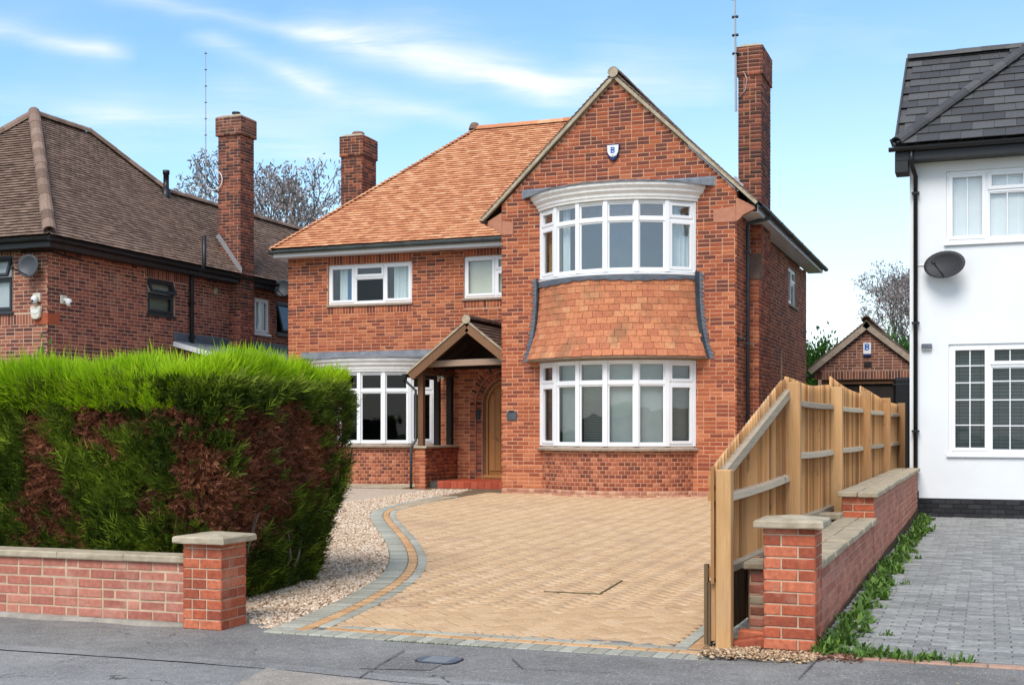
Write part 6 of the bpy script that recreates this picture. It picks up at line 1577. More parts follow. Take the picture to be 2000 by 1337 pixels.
for i in range(n + 1):
    xx = xw0 + (xw1 - xw0) * i / n; yb = 7.70 + (xx - xw0) * .0258; e = .035 + .022 * math.sin(i * .7) + random.uniform(-.008, .008)
    V += [(xx, yb - e - .03, fp(max(xx, -9), 7.6) - .01), (xx, yb - e, .060 + random.uniform(-.006, .004)), (xx, yb + .03, .068)]
for i in range(n): Fc += [(i * 3, i * 3 + 3, i * 3 + 4, i * 3 + 1), (i * 3 + 1, i * 3 + 4, i * 3 + 5, i * 3 + 2)]
obj('footing', V, Fc, 'concrete', gwl)

# stepped wall running back from the right pillar
bw = empty('boundary_wall', (-1.2, 8.5, .08), 'stepped red brick boundary wall with stone coping running back beside the fence', 'wall')
BWP = Pieces(bw, 'brick', 'brickwork', 300, .005)
bx0, bx1 = -1.36, -1.08
c1 = MB().box(bx0 + .006, bx1 - .006, 8.50, 13.05, -.1, .555).make('core', 'mortar_wall', bw)
lay_bricks(BWP, (bx1, 8.50, 0), sd, XA, 0, 4.55, .08, .555, [], 'brick_wall', c1, proud=.002)
lay_bricks(BWP, (bx0, 13.05, 0), (0, -1, 0), (-1, 0, 0), 0, 4.55, .08, .555, [], 'brick_wall', c1, proud=.002)
c2 = MB().box(bx0 - .02, bx1 - .0, 13.06, 21.36, -.1, .81).make('core', 'mortar_wall', bw)
lay_bricks(BWP, (bx1 + .006, 13.06, 0), sd, XA, 0, 8.28, .08, .81, [], 'brick_wall', c2, proud=.002)
lay_bricks(BWP, (bx0 - .026, 13.055, 0), XA, NF, 0, bx1 - bx0 + .03, .30, .81, [], 'brick_pillar', c2, proud=.002, hmix=0)
lay_bricks(BWP, (bx0 - .026, 21.3, 0), (0, -1, 0), (-1, 0, 0), 0, 8.2, .08, .81, [], 'brick_wall', c2, proud=.002)
BWP.flush()
def coping_run(parent, xa, xb, ya, yb, z, step, n_across=1):
    y = ya
    while y < yb - .02:
        l = min(step, yb - y)
        for k in range(n_across):
            a = xa + (xb - xa) * k / n_across; b = xa + (xb - xa) * (k + 1) / n_across; jx, jz = random.uniform(-.008, .008), random.uniform(-.004, .004)
            MB().box(a + .003, b - .003 + (jx if k == n_across - 1 else 0), y + .003, y + l - .003, z + jz, z + .052 + jz).make('coping_stone', 'stone', parent, bev=.007)
        y += l
coping_run(bw, bx0 - .04, bx1 + .035, 8.51, 13.05, .557, .45, 2)
coping_run(bw, bx0 - .07, bx1 + .045, 12.99, 21.34, .812, .45, 2)
st_ = empty('brick_stub', (-1.52, 13.1, .3), 'short stone capped brick stub between the fence and the stepped wall', 'brick stub')
co = MB().box(-1.555, -1.395, 12.75, 13.0, .2, .60).make('core', 'mortar_dark', st_)
SP_ = Pieces(st_, 'brick', 'brickwork', 60, .004)
lay_bricks(SP_, (-1.56, 12.745, 0), XA, NF, 0, .17, .30, .60, [], 'brick_garage', co, proud=.003, hmix=0); SP_.flush()
MB().box(-1.59, -1.37, 12.70, 13.05, .602, .66).make('coping_stone', 'stone', st_, bev=.008)
# old brick stub and loose bricks behind the right pillar
ob = empty('old_brick_pier', (-1.5, 8.62, .08), 'crumbling old brick pier squeezed between fence post and orange pillar', 'brick pier')
co = MB().box(-1.515, -1.40, 8.53, 8.76, 0, .545).make('core', 'mortar_dark', ob)
OP = Pieces(ob, 'brick', 'brickwork', 60, .010)
z = .085; k = 0
while z < .54:
    OP.add((-1.457 + random.uniform(-.008, .008), 8.524, z + .032), XA, NF, .118 + random.uniform(-.006, .006), .064, .05, ['brick_wall', 'brick_wall', 'brick_garage', 'stone'][k % 4], co, Vector((0, 0, 1)))
    OP.add((-1.396, 8.64 + random.uniform(-.006, .006), z + .032), sd, XA, .215, .064, .05, 'brick_wall', co, Vector((0, 0, 1))); z += .075; k += 1
OP.flush()
MB().box(-1.555, -1.385, 8.48, 8.80, .55, .60).make('coping_stone', 'stone', ob, bev=.01)
for i, (x_, y_, a_r, lab) in enumerate(((-1.47, 8.22, 18, 'loose orange brick lying on the ground beside the orange pillar, the nearer of two'), (-1.45, 8.36, 6, 'loose brick lying behind the nearer one at the foot of the old pier'))):
    V = piece_verts([(0, 0, 0)], [(1, 0, 0)], [(0, 1, 0)], [(0, 0, 1)], [.21], [.10], [.065], .012)[0]
    Rm = Matrix.Rotation(R(a_r), 3, 'Z') @ Matrix.Rotation(R(-8 + 12 * i), 3, 'Y'); Vw = [Rm @ Vector(v) + Vector((x_, y_, .135 + .03 * i)) for v in V]
    o = obj('loose_brick', Vw, [tuple(f) for f in PF], 'brick_pillar', tint=np.full(12, .6)); tag(o, lab, 'brick')

# ------------------------------------------------------------------ right hand drive
rd = sheet('driveway', [(-1.07, 7.95), (6, 7.95), (6, 21.39), (-1.07, 21.39)], lambda x, y: .074, 'joint_grey', dz=-.010, thick=.12)
RP = Pieces(rd, 'paver', 'paving_blocks', 300, .004); rn = random.Random(5)
y = 8.20; k = 0
while y < 21.38:
    x = -1.06 - (k % 2) * .1
    while x < 4.0:
        RP.add((x + .1, y + .05, .078 + rn.uniform(-.003, .003)), XA, (rn.uniform(-.01, .01), rn.uniform(-.01, .01), 1), .192, .092, .03, 'paver_far'); x += .2
    y += .1; k += 1
x = -1.04
while x < 4.0:
    RP.add((x + .1, 8.08, .080 + rn.uniform(-.002, .002)), XA, (0, 0, 1), .20, .10, .03, 'paver_pink'); x += .208
RP.flush()

# ------------------------------------------------------------------ fence
fe = empty('fence', (-1.6, 8.1, .08), 'treated timber close board fence stepping back along the right of the drive', 'fence')
FX = lambda y: -1.605 + (y - 8.1) * .0125
posts = [8.12, 10.95, 13.9, 16.9, 19.9, 22.9]; ptop = [1.235, 1.90, 1.95, 1.99, 1.97, 1.95]
for i, (y, zt_) in enumerate(zip(posts, ptop)):
    w = .10 if i == 0 else .125
    V = [(FX(y) + a * w / 2, y + b * .05, z) for z in (0.02, zt_) for a, b in ((-1, -1), (1, -1), (1, 1), (-1, 1))]
    mb = MB().add(V, [(3, 2, 1, 0), (4, 5, 6, 7), (0, 1, 5, 4), (1, 2, 6, 5), (2, 3, 7, 6), (3, 0, 4, 7)]); mb.make('post', 'wood_post', fe, bev=.006)
def top_at(bay, t):
    if bay == 0: return 1.255 + t * .70 if t < .93 else 1.255 + .93 * .70 + (t - .93) * .3
    if bay == 1: return 1.93 + .02 * t + .02 * math.cos(t * 6.28)
    if bay == 2: return 2.04 - .11 * t + .03 * (1 - math.sin(t * 3.14))
    if bay == 3: return 2.06 - .10 * t
    return 1.93
bc = 0
for b in range(5):
    y0, y1 = posts[b], posts[b + 1]
    n = int((y1 - y0) / .100); off = -.078
    for k in range(n + (1 if b == 0 else 0)):
        y = y0 + (y1 - y0) * (k + .5) / n - (.06 if b == 0 else 0); t = (y - y0) / (y1 - y0); ztp = top_at(b, max(0, t)); zb_ = .56 if b else .50
        x = FX(y) + off; wd = (y1 - y0) / n * 1.25; dzt = (top_at(b, min(1, t + .02)) - top_at(b, max(0, t - .02))) / (.04 * (y1 - y0)) if b == 0 else 0
        V = []
        for z_lo, z_hi in ((zb_, zb_), (ztp - dzt * wd / 2, ztp + dzt * wd / 2)):
            V += [(x + .024, y - wd / 2, z_lo), (x + .001, y + wd / 2, z_hi), (x - .006, y + wd / 2, z_hi), (x + .002, y - wd / 2, z_lo)]
        o = obj('board', V, [(3, 2, 1, 0), (4, 5, 6, 7), (0, 1, 5, 4), (1, 2, 6, 5), (2, 3, 7, 6), (3, 0, 4, 7)], 'wood_fence', fe)
    # rails run between the posts on the near side, a little bowed
    def rail(za, zc, mat='wood_grey', h=.066, sag=-.012, x_off=-.045):
        m = 6; ya, yb_ = y0 + .052, y1 - .052; V = []
        for i in range(m + 1):
            t = i / m; y = ya + (yb_ - ya) * t; z = za + (zc - za) * t + sag * math.sin(t * 3.14); x = FX(y) + x_off
            V += [(x - .022, y, z - h / 2), (x + .026, y, z - h / 2 + .006), (x + .022, y, z + h / 2 - .016), (x - .022, y, z + h / 2)]
        Fc = [(3, 2, 1, 0), tuple(m * 4 + i for i in range(4))] + [(j * 4 + i, j * 4 + (i + 1) % 4, (j + 1) * 4 + (i + 1) % 4, (j + 1) * 4 + i) for j in range(m) for i in range(4)]
        obj('rail', V, Fc, mat, fe)
    if b == 0: rail(1.17, 1.80, h=.09, sag=.0); rail(1.04, 1.08); rail(.56, .56)
    else: rail(1.74, 1.74); rail(1.27, 1.25); rail(.70, .66)
    # lower, older boarding below the fence
    if b == 0:
        for k in range(9):
            y = y0 + .1 + k * .31; MB().box(FX(y) - .105, FX(y) - .085, y - .15, y + .15, .10, .505).make('lower_board', 'wood_dark', fe)
        MB().box(FX(9) - .06, FX(9) + .02, 9.25, 9.33, .05, .56).make('stump_post', 'wood_post', fe)
    else: MB().box(FX(y0 + 1) - .10, FX(y0 + 1) - .07, y0, y1, .2, .56).make('gravel_board', 'wood_dark', fe)
MB().box(FX(8.1) - .115, FX(8.1) - .052, 8.09, 8.17, .12, .50).make('end_block', 'wood_post', fe, bev=.004)
MB().box(FX(8.1) - .125, FX(8.1) - .10, 8.07, 8.12, .10, .62).make('lower_board', 'wood_dark', fe)
MB().box(FX(8.1) - .105, FX(8.1) - .052, 8.10, 8.16, 1.03, 1.10).box(FX(8.1) - .105, FX(8.1) - .052, 8.10, 8.16, .53, .60).box(FX(8.1) - .105, FX(8.1) - .052, 8.10, 8.16, 1.13, 1.20).make('rail_end', 'wood_post', fe)
# strip of soil between fence and wall, chippings at the gate post
sheet('soil_strip', [(-1.56, 7.90), (-1.06, 7.90), (-1.06, 21.3), (-1.62, 21.3)], lambda x, y: .07 + max(0, (y - 9)) * .012, 'soil', dz=.004, thick=.2)
pts = []
rr = np.random.default_rng(3)
a = rr.uniform((-1.72, 7.80), (-1.0, 8.22), (2600, 2)); a = a[(a[:, 1] > 7.90 - .0 * a[:, 0]) | (rr.random(len(a)) < .25)]
a = a[~((a[:, 0] > -1.38) & (a[:, 1] > 8.12))]
stones('wood_chips', np.column_stack([a, .066 + rr.random(len(a)) * .02]), .014, 'chips', 'scattered pale wood chips at the foot of the fence post and orange pillar', 'wood chips', None)
a = rr.uniform((-1.42, 7.86), (-.72, 8.16), (900, 2)); a = a[(rr.random(len(a)) < np.exp(-((a[:, 1] - 8.10) / .13) ** 2))]
stones('mulch', np.column_stack([a, .066 + rr.random(len(a)) * .02]), .011, 'mulch', 'dark red crumbs and leaf litter in front of the orange pillar', 'leaf litter', None)
a = rr.uniform((-11, 7.60), (-5.0, 7.80), (900, 2)); a = a[(a[:, 1] > 7.62 + (a[:, 0] + 11) * .026 - rr.random(len(a)) ** 3 * .15) & (a[:, 1] < 7.69 + (a[:, 0] + 11) * .026)]
stones('grit', np.column_stack([a, .0 * a[:, 0] - .03 + (a[:, 0] + 9).clip(0) * .015]), .009, 'chips', 'line of grit and crumbs along the foot of the pink wall', 'grit', None)

# ------------------------------------------------------------------ foliage
def blades(base, dirs, length, width, side, tint, curl=0.0):
    """one tapered quad blade (two triangles wide at the base) per row"""
    n = len(base); s = side * width[:, None]; mid = base + dirs * (length * .5)[:, None]; tip = base + dirs * length[:, None] + np.array([0, 0, 1.0]) * (curl * length)[:, None] if np.ndim(curl) else base + dirs * length[:, None]
    V = np.stack([base - s * .45, base + s * .45, mid + s * .5, tip, mid - s * .5], 1)
    T = np.array([(0, 1, 2), (0, 2, 4), (4, 2, 3)]); Fc = (T[None] + (np.arange(n) * 5)[:, None, None]).reshape(-1, 3)
    return V.reshape(-1, 3), Fc, np.repeat(tint, 5)
def unit(a): return a / np.linalg.norm(a, axis=-1, keepdims=True)
def sprays(P_, Nn_, n_bl, L, W, tint, upb, spread, tw=.12):
    """each spray: blades fanned in a flat plane round its own axis"""
    n = len(P_); rg = rng
    ax = unit(Nn_ + np.array([0, 0, 1.0]) * upb[:, None] + rg.normal(0, spread, (n, 3)))
    pl = unit(np.cross(ax, rg.normal(0, 1, (n, 3)))); nn = np.cross(ax, pl)
    B_, D_, Ls, Ws, S_, T_ = [], [], [], [], [], []
    for k in range(n_bl):
        f = k / max(1, n_bl - 1); sg = 1 if k % 2 else -1
        ang = 0 if k == n_bl - 1 else sg * (.75 - .25 * f)
        d = unit(ax * math.cos(ang) + pl * math.sin(ang) + rg.normal(0, .10, (n, 3)))
        B_.append(P_ + ax * (L * .75 * f)[:, None]); D_.append(d); Ls.append(L * (.62 - .15 * f) * (1.35 if k == n_bl - 1 else 1) * rg.uniform(.7, 1.2, n)); Ws.append(W * rg.uniform(.7, 1.2, n)); S_.append(unit(np.cross(d, nn))); T_.append(tint + rg.uniform(-tw, tw, n))
    return blades(np.concatenate(B_), np.concatenate(D_), np.concatenate(Ls), np.concatenate(Ws), np.concatenate(S_), np.concatenate(T_).clip(0, 1))

hd = empty('hedge', (-9, 9.2, .1), 'tall conifer hedge with brown dead patches and bright fresh tips behind the pink wall', 'hedge')
HXR, HYF, HYB, HTOP, HXL = -5.58, 8.22, 10.75, 1.88, -15.5
def xend(z, y):                                  # the end face leans in towards the ground and is clipped back at the drive corner
    t = np.clip(1 - z / 1.25, 0, 1); return HXR - .42 * t ** 1.7 - .04 * np.clip(9.0 - y, 0, 1)
RC = .32
def hedge_surface(n):
    Lf = (HXR - RC) - HXL; Le = (HYB - RC) - (HYF + RC); La = RC * math.pi / 2; per = Lf + La + Le
    s = rng.random(n) * per; z = rng.random(n) * (HTOP - .06) + .06
    x = np.empty(n); y = np.empty(n); nx = np.zeros(n); ny = np.zeros(n)
    a = s < Lf; x[a] = HXL + s[a]; y[a] = HYF; ny[a] = -1
    b = (~a) & (s < Lf + La); th = (s[b] - Lf) / RC; x[b] = HXR - RC + RC * np.sin(th); y[b] = HYF + RC - RC * np.cos(th); nx[b] = np.sin(th); ny[b] = -np.cos(th)
    c = ~(a | b); x[c] = HXR; y[c] = HYF + RC + (s[c] - Lf - La); nx[c] = 1
    x += (xend(z, y) - HXR) * np.clip((x - (HXR - 1.2)) / 1.2, 0, 1)
    return np.stack([x, y, z], 1), np.stack([nx, ny, np.zeros(n)], 1)
def lump(P_, s, seed=0):
    v = np.zeros(len(P_))
    for k in range(5):
        g = np.random.default_rng(seed * 10 + k); w = unit(g.normal(0, 1, 3)) * s * (1.7 ** k); v += np.sin(P_ @ w + g.random() * 6.28) / (1.35 ** k)
    return v / 2.4
P_, Nn_ = hedge_surface(130000)
vis = (P_[:, 2] > .45) | (P_[:, 0] > -6.1)
vis &= (P_[:, 0] > -11.2) | (rng.random(len(P_)) < .2)
P_, Nn_ = P_[vis], Nn_[vis]
bul = lump(P_, 2.2, 1) * .07 + lump(P_, 6, 2) * .03
P_ = P_ + Nn_ * (bul - rng.random(len(P_)) * .10)[:, None]
def blob(c, r):                                  # dead patches given by their centres on the faces (x, y, z)
    c = np.array(c, float); r = np.array(r, float); return np.exp(-(((P_ - c) / r) ** 2).sum(1))
dead = 1.25 * blob((-7.25, 8.2, 1.42), (.16, .6, .22)) + 1.2 * blob((-7.35, 8.2, 1.0), (.25, .6, .20)) + .9 * blob((-6.75, 8.2, 1.55), (.18, .6, .18)) + .8 * blob((-7.1, 8.2, .65), (.28, .6, .16)) \
    + 1.6 * blob((-5.75, 8.35, 1.15), (.42, .5, .30)) + 1.2 * blob((-5.58, 9.1, 1.20), (.3, .75, .42)) + .9 * blob((-5.6, 10.0, 1.25), (.3, .5, .40)) + .8 * blob((-5.62, 8.8, .85), (.25, .5, .2)) \
    + .5 * blob((-6.3, 8.2, .85), (.3, .5, .12)) + .55 * blob((-5.5, 9.6, .55), (.4, .8, .3)) + .5 * blob((-6.2, 8.2, 1.58), (.7, .5, .10))
dn = np.minimum(dead, .78) + lump(P_, 5, 3) * .38 + lump(P_, 13, 4) * .42 + lump(P_, 30, 24) * .34 + rng.normal(0, .10, len(P_))
isd = (dn > .40) & (P_[:, 2] < HTOP - .14)
gt = .27 + lump(P_, 3.5, 5) * .26 + lump(P_, 17, 25) * .22 + .30 * blob((-6.35, 8.2, 1.15), (.35, .6, .35)) + rng.normal(0, .08, len(P_)) - .12 * (dead > .15) + .25 * np.clip((P_[:, 2] - 1.72) / .2, 0, 1)
# thin the greenery so that the dark inside shows between sprays
keep = (lump(P_, 11, 7) + rng.normal(0, .5, len(P_))) > -.95
g_ = (~isd) & keep
n = int(g_.sum()); V, Fc, T = sprays(P_[g_], Nn_[g_], 5, rng.uniform(.045, .10, n), rng.uniform(.006, .013, n), gt[g_].clip(0, 1), rng.uniform(.2, 1.1, n), .35)
obj('foliage', V, Fc, 'hedge_green', hd, tint=T)['kind'] = 'stuff'
d_ = isd & keep; n = int(d_.sum()); V, Fc, T = sprays(P_[d_] - Nn_[d_] * .03, Nn_[d_], 5, rng.uniform(.035, .08, n), rng.uniform(.005, .010, n), (.5 + lump(P_[d_], 9, 8) * .3 + rng.normal(0, .15, n)).clip(0, 1), rng.uniform(-.1, .6, n), .7)
obj('dead_foliage', V, Fc, 'hedge_dead', hd, tint=T)['kind'] = 'stuff'
# long single sprays sticking out
m = 2600; sel = rng.choice(np.nonzero(~isd)[0], m); V, Fc, T = sprays(P_[sel], Nn_[sel], 7, rng.uniform(.09, .19, m), np.full(m, .009), rng.uniform(.6, 1, m) * (1 - .3 * (dead[sel] > .15)), rng.uniform(.5, 1.6, m), .3)
obj('long_sprays', V, Fc, 'hedge_green', hd, tint=T)['kind'] = 'stuff'
# fresh growth on top
n = 50000
tx = rng.uniform(-12, HXR - .20, n); ty = rng.uniform(HYF - .02, HYB, n) ** 1; fr_ = rng.random(n) < .45; ty[fr_] = HYF - .03 + rng.random(int(fr_.sum())) ** 2 * .5
en = rng.random(n) < .16; tx[en] = HXR - .20 - rng.random(int(en.sum())) ** 2 * .35
cn = (tx > HXR - .2 - RC) & (ty < HYF + RC) & ((tx - (HXR - .2 - RC)) ** 2 + (ty - (HYF + RC)) ** 2 > RC ** 2); tx, ty = tx[~cn], ty[~cn]; n = len(tx)
B_ = np.stack([tx, ty, np.full(n, HTOP)], 1); B_[:, 2] += lump(B_, 3, 11) * .03 - rng.random(n) * .13 - (.04 + .10 * rng.random(n)) * (ty < HYF + .10) + .06 * np.clip((ty - HYF) / 1.2, 0, 1)
hgt = .095 + .06 * (lump(B_, 2.6, 12) + .5).clip(0, 2) + .05 * (lump(B_, 8, 13)).clip(0, 2)
nrm_ = np.zeros((n, 3)); nrm_[:, 1] = np.where(ty < HYF + .15, -.45, 0); nrm_[:, 0] = np.where(tx > HXR - .3, .15, 0)
V, Fc, T = sprays(B_, nrm_, 6, hgt * rng.uniform(.6, 1.35, n), rng.uniform(.006, .012, n), (.50 + lump(B_, 4, 14) * .25 + rng.normal(0, .12, n)).clip(0, 1), np.full(n, 1.3), .26)
obj('fresh_shoots', V, Fc, 'hedge_fresh', hd, tint=T)['kind'] = 'stuff'
m = 1500; cx_ = rng.choice(n, m); wgt = lump(B_[cx_], 1.6, 15); cx_ = cx_[wgt > -.1]; m = len(cx_)
V, Fc, T = sprays(B_[cx_], nrm_[cx_], 9, rng.uniform(.12, .24, m) * (1 + .5 * (rng.random(m) < .12)), np.full(m, .009), rng.uniform(.3, 1, m), np.full(m, 1.6), .22)
obj('fresh_shoots', V, Fc, 'hedge_fresh', hd, tint=T)['kind'] = 'stuff'
# dark woody inside
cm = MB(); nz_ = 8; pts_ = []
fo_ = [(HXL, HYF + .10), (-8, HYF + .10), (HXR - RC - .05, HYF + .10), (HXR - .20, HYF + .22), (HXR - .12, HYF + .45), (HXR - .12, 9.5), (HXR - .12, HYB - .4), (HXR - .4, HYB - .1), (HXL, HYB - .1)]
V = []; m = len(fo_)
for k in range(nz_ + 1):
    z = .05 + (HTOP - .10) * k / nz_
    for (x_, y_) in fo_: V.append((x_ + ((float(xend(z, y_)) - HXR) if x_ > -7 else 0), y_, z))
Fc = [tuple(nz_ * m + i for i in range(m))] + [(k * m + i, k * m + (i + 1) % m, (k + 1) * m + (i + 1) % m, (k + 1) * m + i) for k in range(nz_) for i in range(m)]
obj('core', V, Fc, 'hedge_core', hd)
mb = MB()
for k in range(26):
    x = -5.95 - random.random() * .25; y = 8.5 + random.random() * 2; mb.tube([(x, y, .02), (x + random.uniform(-.1, .2), y, .35), (x + random.uniform(0, .35), y + random.uniform(-.2, .2), .8)], [.02, .012, .005], 5)
mb.make('stems', 'bark', hd)

# weeds along the right hand wall and drive edge
def weed(n, xy, size, seed):
    g = np.random.default_rng(seed); x, y = xy; k = n
    a = g.random(k) * 6.28; tilt = g.uniform(.15, 1.1, k); d = np.stack([np.cos(a) * np.sin(tilt), np.sin(a) * np.sin(tilt), np.cos(tilt)], 1)
    b = np.stack([x + g.normal(0, .02, k), y + g.normal(0, .02, k), np.full(k, .075)], 1)
    side = unit(np.cross(d, [0, 0, 1.0])); L = size * g.uniform(.5, 1.2, k); return b, d, L, L * g.uniform(.14, .30, k), side, g.uniform(0, 1, k)
rows = []
g = np.random.default_rng(21)
for i in range(330):
    y = 8.15 + g.random() ** 1.15 * 13; x = -1.03 + abs(g.normal(0, .10)) + .03
    if 9.8 < y < 10.4 and g.random() < .4: continue
    rows.append(weed(int(g.integers(8, 20)), (x, y), g.uniform(.05, .15), 100 + i))
for i in range(60):
    x = -1.02 + g.random() ** 1.4 * .95; rows.append(weed(9, (x, 8.16 + g.normal(0, .05)), g.uniform(.04, .11) * (1.1 - .4 * (x + 1)), 900 + i))
for i in range(8): rows.append(weed(6, (-1.56 + g.random() * .1, 8.35 + g.random() * .4), .06, 700 + i))
R_ = [np.concatenate([r[i] for r in rows]) for i in range(6)]
V, Fc, T = blades(R_[0], R_[1], R_[2], R_[3], R_[4], R_[5], curl=-.25 * np.ones(len(R_[2])))
o = obj('weeds', V, Fc, 'leaf_weed', tint=T); tag(o, 'green weeds and dandelion leaves growing along the foot of the boundary wall', 'weeds', kind='stuff')
# moss line at the drive edge
g = np.random.default_rng(5); k = 500; x = g.uniform(-3.9, -3.0, k); b = np.stack([x, 7.79 + g.normal(0, .012, k), np.full(k, .035)], 1); d = unit(np.stack([g.normal(0, .6, k), g.normal(0, .6, k), np.ones(k)], 1))
x2 = g.uniform(-4.9, -4.1, 100)
V, Fc, T = blades(b, d, g.uniform(.008, .022, k), np.full(k, .005), unit(np.cross(d, [1.0, 0, 0])), g.random(k))
o = obj('moss', V, Fc, 'leaf_weed', tint=T); tag(o, 'thin line of moss where the drive meets the pavement', 'moss', kind='stuff')

# plant by the left bay and a sprig over the hedge
def bush(name, c, r, h, n, label, cat, seed, mat='leaf_tree', ls=.06, lw=.022, trunk=True):
    g = np.random.default_rng(seed); r_ = empty(name, c, label, cat); c = np.array(c)
    cl = unit(g.normal(0, 1, (14, 3))) * g.uniform(.3, .85, (14, 1)) * np.array([r, r, h / 2]) + np.array([0, 0, h / 2])
    idx = g.integers(0, 14, n); P_ = c + cl[idx] + g.normal(0, .22, (n, 3)) * np.array([r, r, h / 2]); P_[:, 2] = P_[:, 2].clip(c[2] + .02)
    d = unit(P_ - (c + [0, 0, h * .3]) + g.normal(0, .5 * r, (n, 3))); s = unit(np.cross(d, g.normal(0, 1, (n, 3))))
    V, Fc, T = blades(P_, d, g.uniform(.6, 1.3, n) * ls, g.uniform(.7, 1.2, n) * lw, s, (g.random(n) * .6 + .4 * (idx / 14)))
    obj('foliage', V, Fc, mat, r_, tint=T)
    if trunk:
        mb = MB()
        for k in range(6): q = c + cl[k]; mb.tube([tuple(c), tuple(c + (q - c) * .5 + [0, 0, .05 * h]), tuple(q)], [.03 * h * .4, .02 * h * .4, .006 * h], 5)
        mb.make('stems', 'bark', r_)
    return r_
bush('garden_shrub', (-13.9, 23.1, .3), .55, 1.0, 2600, 'loose green shrub beside the hedge in front of the left bow window', 'shrub', 4, 'leaf_weed', .10, .03)
bush('garden_shrub', (-9.9, 11.2, .1), .18, 2.35, 500, 'tall leafy sprig poking up above the hedge near the house corner', 'shrub', 6, 'leaf_weed', .07, .03)

# ------------------------------------------------------------------ trees behind
def tree(name, base, h, label, seed, spread=.5, leaves=9000, mat_leaf='leaf_dry', mat_bark='bark', trunk_r=.16, first=.25, droop=.0, depth=6, ls=.16, cluster=.22):
    g = random.Random(seed); r_ = empty(name, base, label, 'tree'); tips = []; mb = MB(); tw = MB()
    def grow(p, d, L, r, k):
        if k == 0 or r < .004: tips.append(p); return
        n = 3; pts = [p]; q = p.copy(); dd = d.copy()
        for i in range(n):
            dd = (dd + Vector((g.uniform(-.16, .16), g.uniform(-.16, .16), g.uniform(-.06, .12) - droop * (depth - k) * .02))).normalized(); q = q + dd * (L / n); pts.append(q.copy())
        (mb if k > depth - 3 else tw).tube(pts, [r, r * .9, r * .8, r * .68], 6 if k > depth - 3 else 4, cap=False)
        if k <= 3: tips.append(pts[2])
        for i in range(g.choice((2, 3, 3))):
            a = g.uniform(.3, .85) * (1 if i else .6); ax_ = dd.orthogonal().normalized(); ax_.rotate(Matrix.Rotation(g.uniform(0, 6.28), 3, dd)); nd = dd.copy(); nd.rotate(Matrix.Rotation(a * spread * 1.6, 3, ax_))
            grow(pts[-1] if i < 2 else pts[-2], nd, L * g.uniform(.66, .86), r * g.uniform(.55, .68), k - 1)
    b = Vector(base); trunk = MB(); t1 = b + Vector((g.uniform(-.2, .2), 0, h * first)); trunk.tube([b, b.lerp(t1, .5) + Vector((.05, 0, 0)), t1], [trunk_r * 1.2, trunk_r, trunk_r * .85], 10); trunk.make('trunk', mat_bark, r_, True)
    for i in range(4):
        a = i * 1.57 + g.random(); grow(t1, Vector((math.cos(a) * .55, math.sin(a) * .55, 1)).normalized(), h * .24, trunk_r * .62, depth)
    mb.add(tw.v, tw.f); mb.make('branches', mat_bark, r_)
    tp = np.array([tuple(t) for t in tips]); gg = np.random.default_rng(seed); ix = gg.integers(0, len(tp), leaves); hot = gg.random(len(tp)) < .6; ix = ix[hot[ix]]; n = len(ix)
    P_ = tp[ix] + gg.normal(0, cluster, (n, 3)) * np.array([.6, .6, .8]) - np.array([0, 0, 1]) * gg.random((n, 1)) * .12
    d = unit(gg.normal(0, .6, (n, 3)) - np.array([0, 0, .5 + droop])); s = unit(np.cross(d, gg.normal(0, 1, (n, 3))))
    V, Fc, T = blades(P_, d, gg.uniform(.4, 1.1, n) * ls, gg.uniform(.5, 1, n) * ls * .32, s, gg.random(n)); obj('crown', V, Fc, mat_leaf, r_, tint=T)
    return r_
def atD(u, v, Y): x, z = atY(u, v, Y); return x, z
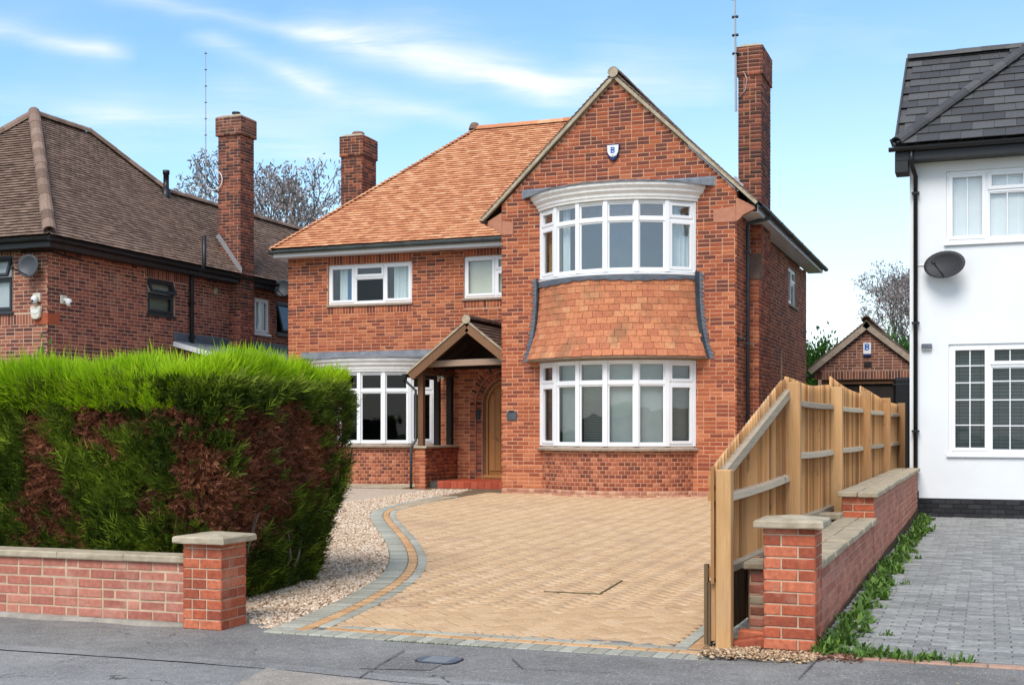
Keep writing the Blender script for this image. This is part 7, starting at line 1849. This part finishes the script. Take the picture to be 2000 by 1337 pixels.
x_, z_ = atD(480, 320, 48); tree('ash_tree', (x_, 48, .2), z_ * .88, 'nearly bare tree with dry hanging clusters behind the left chimney', 12, .55, 10000, 'leaf_dry', 'bark', .22, .42, .3, ls=.24)
x_, z_ = atD(1745, 505, 60); tree('ash_tree', (x_ + .5, 60, .2), z_ * .80, 'half bare tree with grey seed clusters behind the garage', 31, .55, 16000, 'leaf_dry', 'bark_pale', .2, .38, .5, ls=.18)
def conifer_mass(name, u, v, Y, r, label, seed, n=34000):
    x, z = atD(u, v, Y); bush(name, (x, Y, .2), r, (z - .2) * .95, n, label, 'tree', seed, 'leaf_tree', .12, .065)
conifer_mass('evergreen_tree', 1600, 652, 44, 1.15, 'bright green evergreen showing between the main house and the garage', 41)
conifer_mass('evergreen_tree', 1658, 672, 46, .8, 'dark evergreen tip just left of the garage ridge', 43, 6000)
conifer_mass('evergreen_tree', 1752, 650, 47, 1.1, 'dense evergreen on the right of the garage roof beside the white house', 42)
x_, z_ = atD(540, 440, 45)
conifer_mass('evergreen_tree', 560, 455, 46, 1.4, 'low dark greenery behind the roof gap on the left', 44, 5000)

# a few fallen leaves and scraps on the pavement and drive: nobody would count them
g = np.random.default_rng(77); k = 170
lx = g.uniform(-6.5, .6, k); ly = g.uniform(7.0, 8.3, k); fa = g.random(k) < .22; lx[fa] = g.uniform(-4.2, -2.2, fa.sum()); ly[fa] = g.uniform(8.5, 17, fa.sum())
okk = ~((ly > 7.72) & ((lx < -5.1) | (lx > -1.5))); lx, ly = lx[okk], ly[okk]; k = len(lx)
lz = np.where(ly < 7.8, [fp(a, b) + .014 for a, b in zip(lx, ly)], [zd(b) + .006 for b in ly])
a = g.random(k) * 6.28; d = unit(np.stack([np.cos(a), np.sin(a), g.uniform(-.05, .25, k)], 1)); sd_ = unit(np.cross(d, np.stack([g.normal(0, .2, k), g.normal(0, .2, k), np.ones(k)], 1)))
V, Fc, T = blades(np.stack([lx, ly, lz], 1), d, g.uniform(.012, .035, k), g.uniform(.006, .016, k), sd_, g.random(k))
o = obj('leaf_litter', V, Fc, 'litter', tint=T); tag(o, 'dry brown leaf scraps scattered over the pavement and drive', 'leaf litter', kind='stuff')
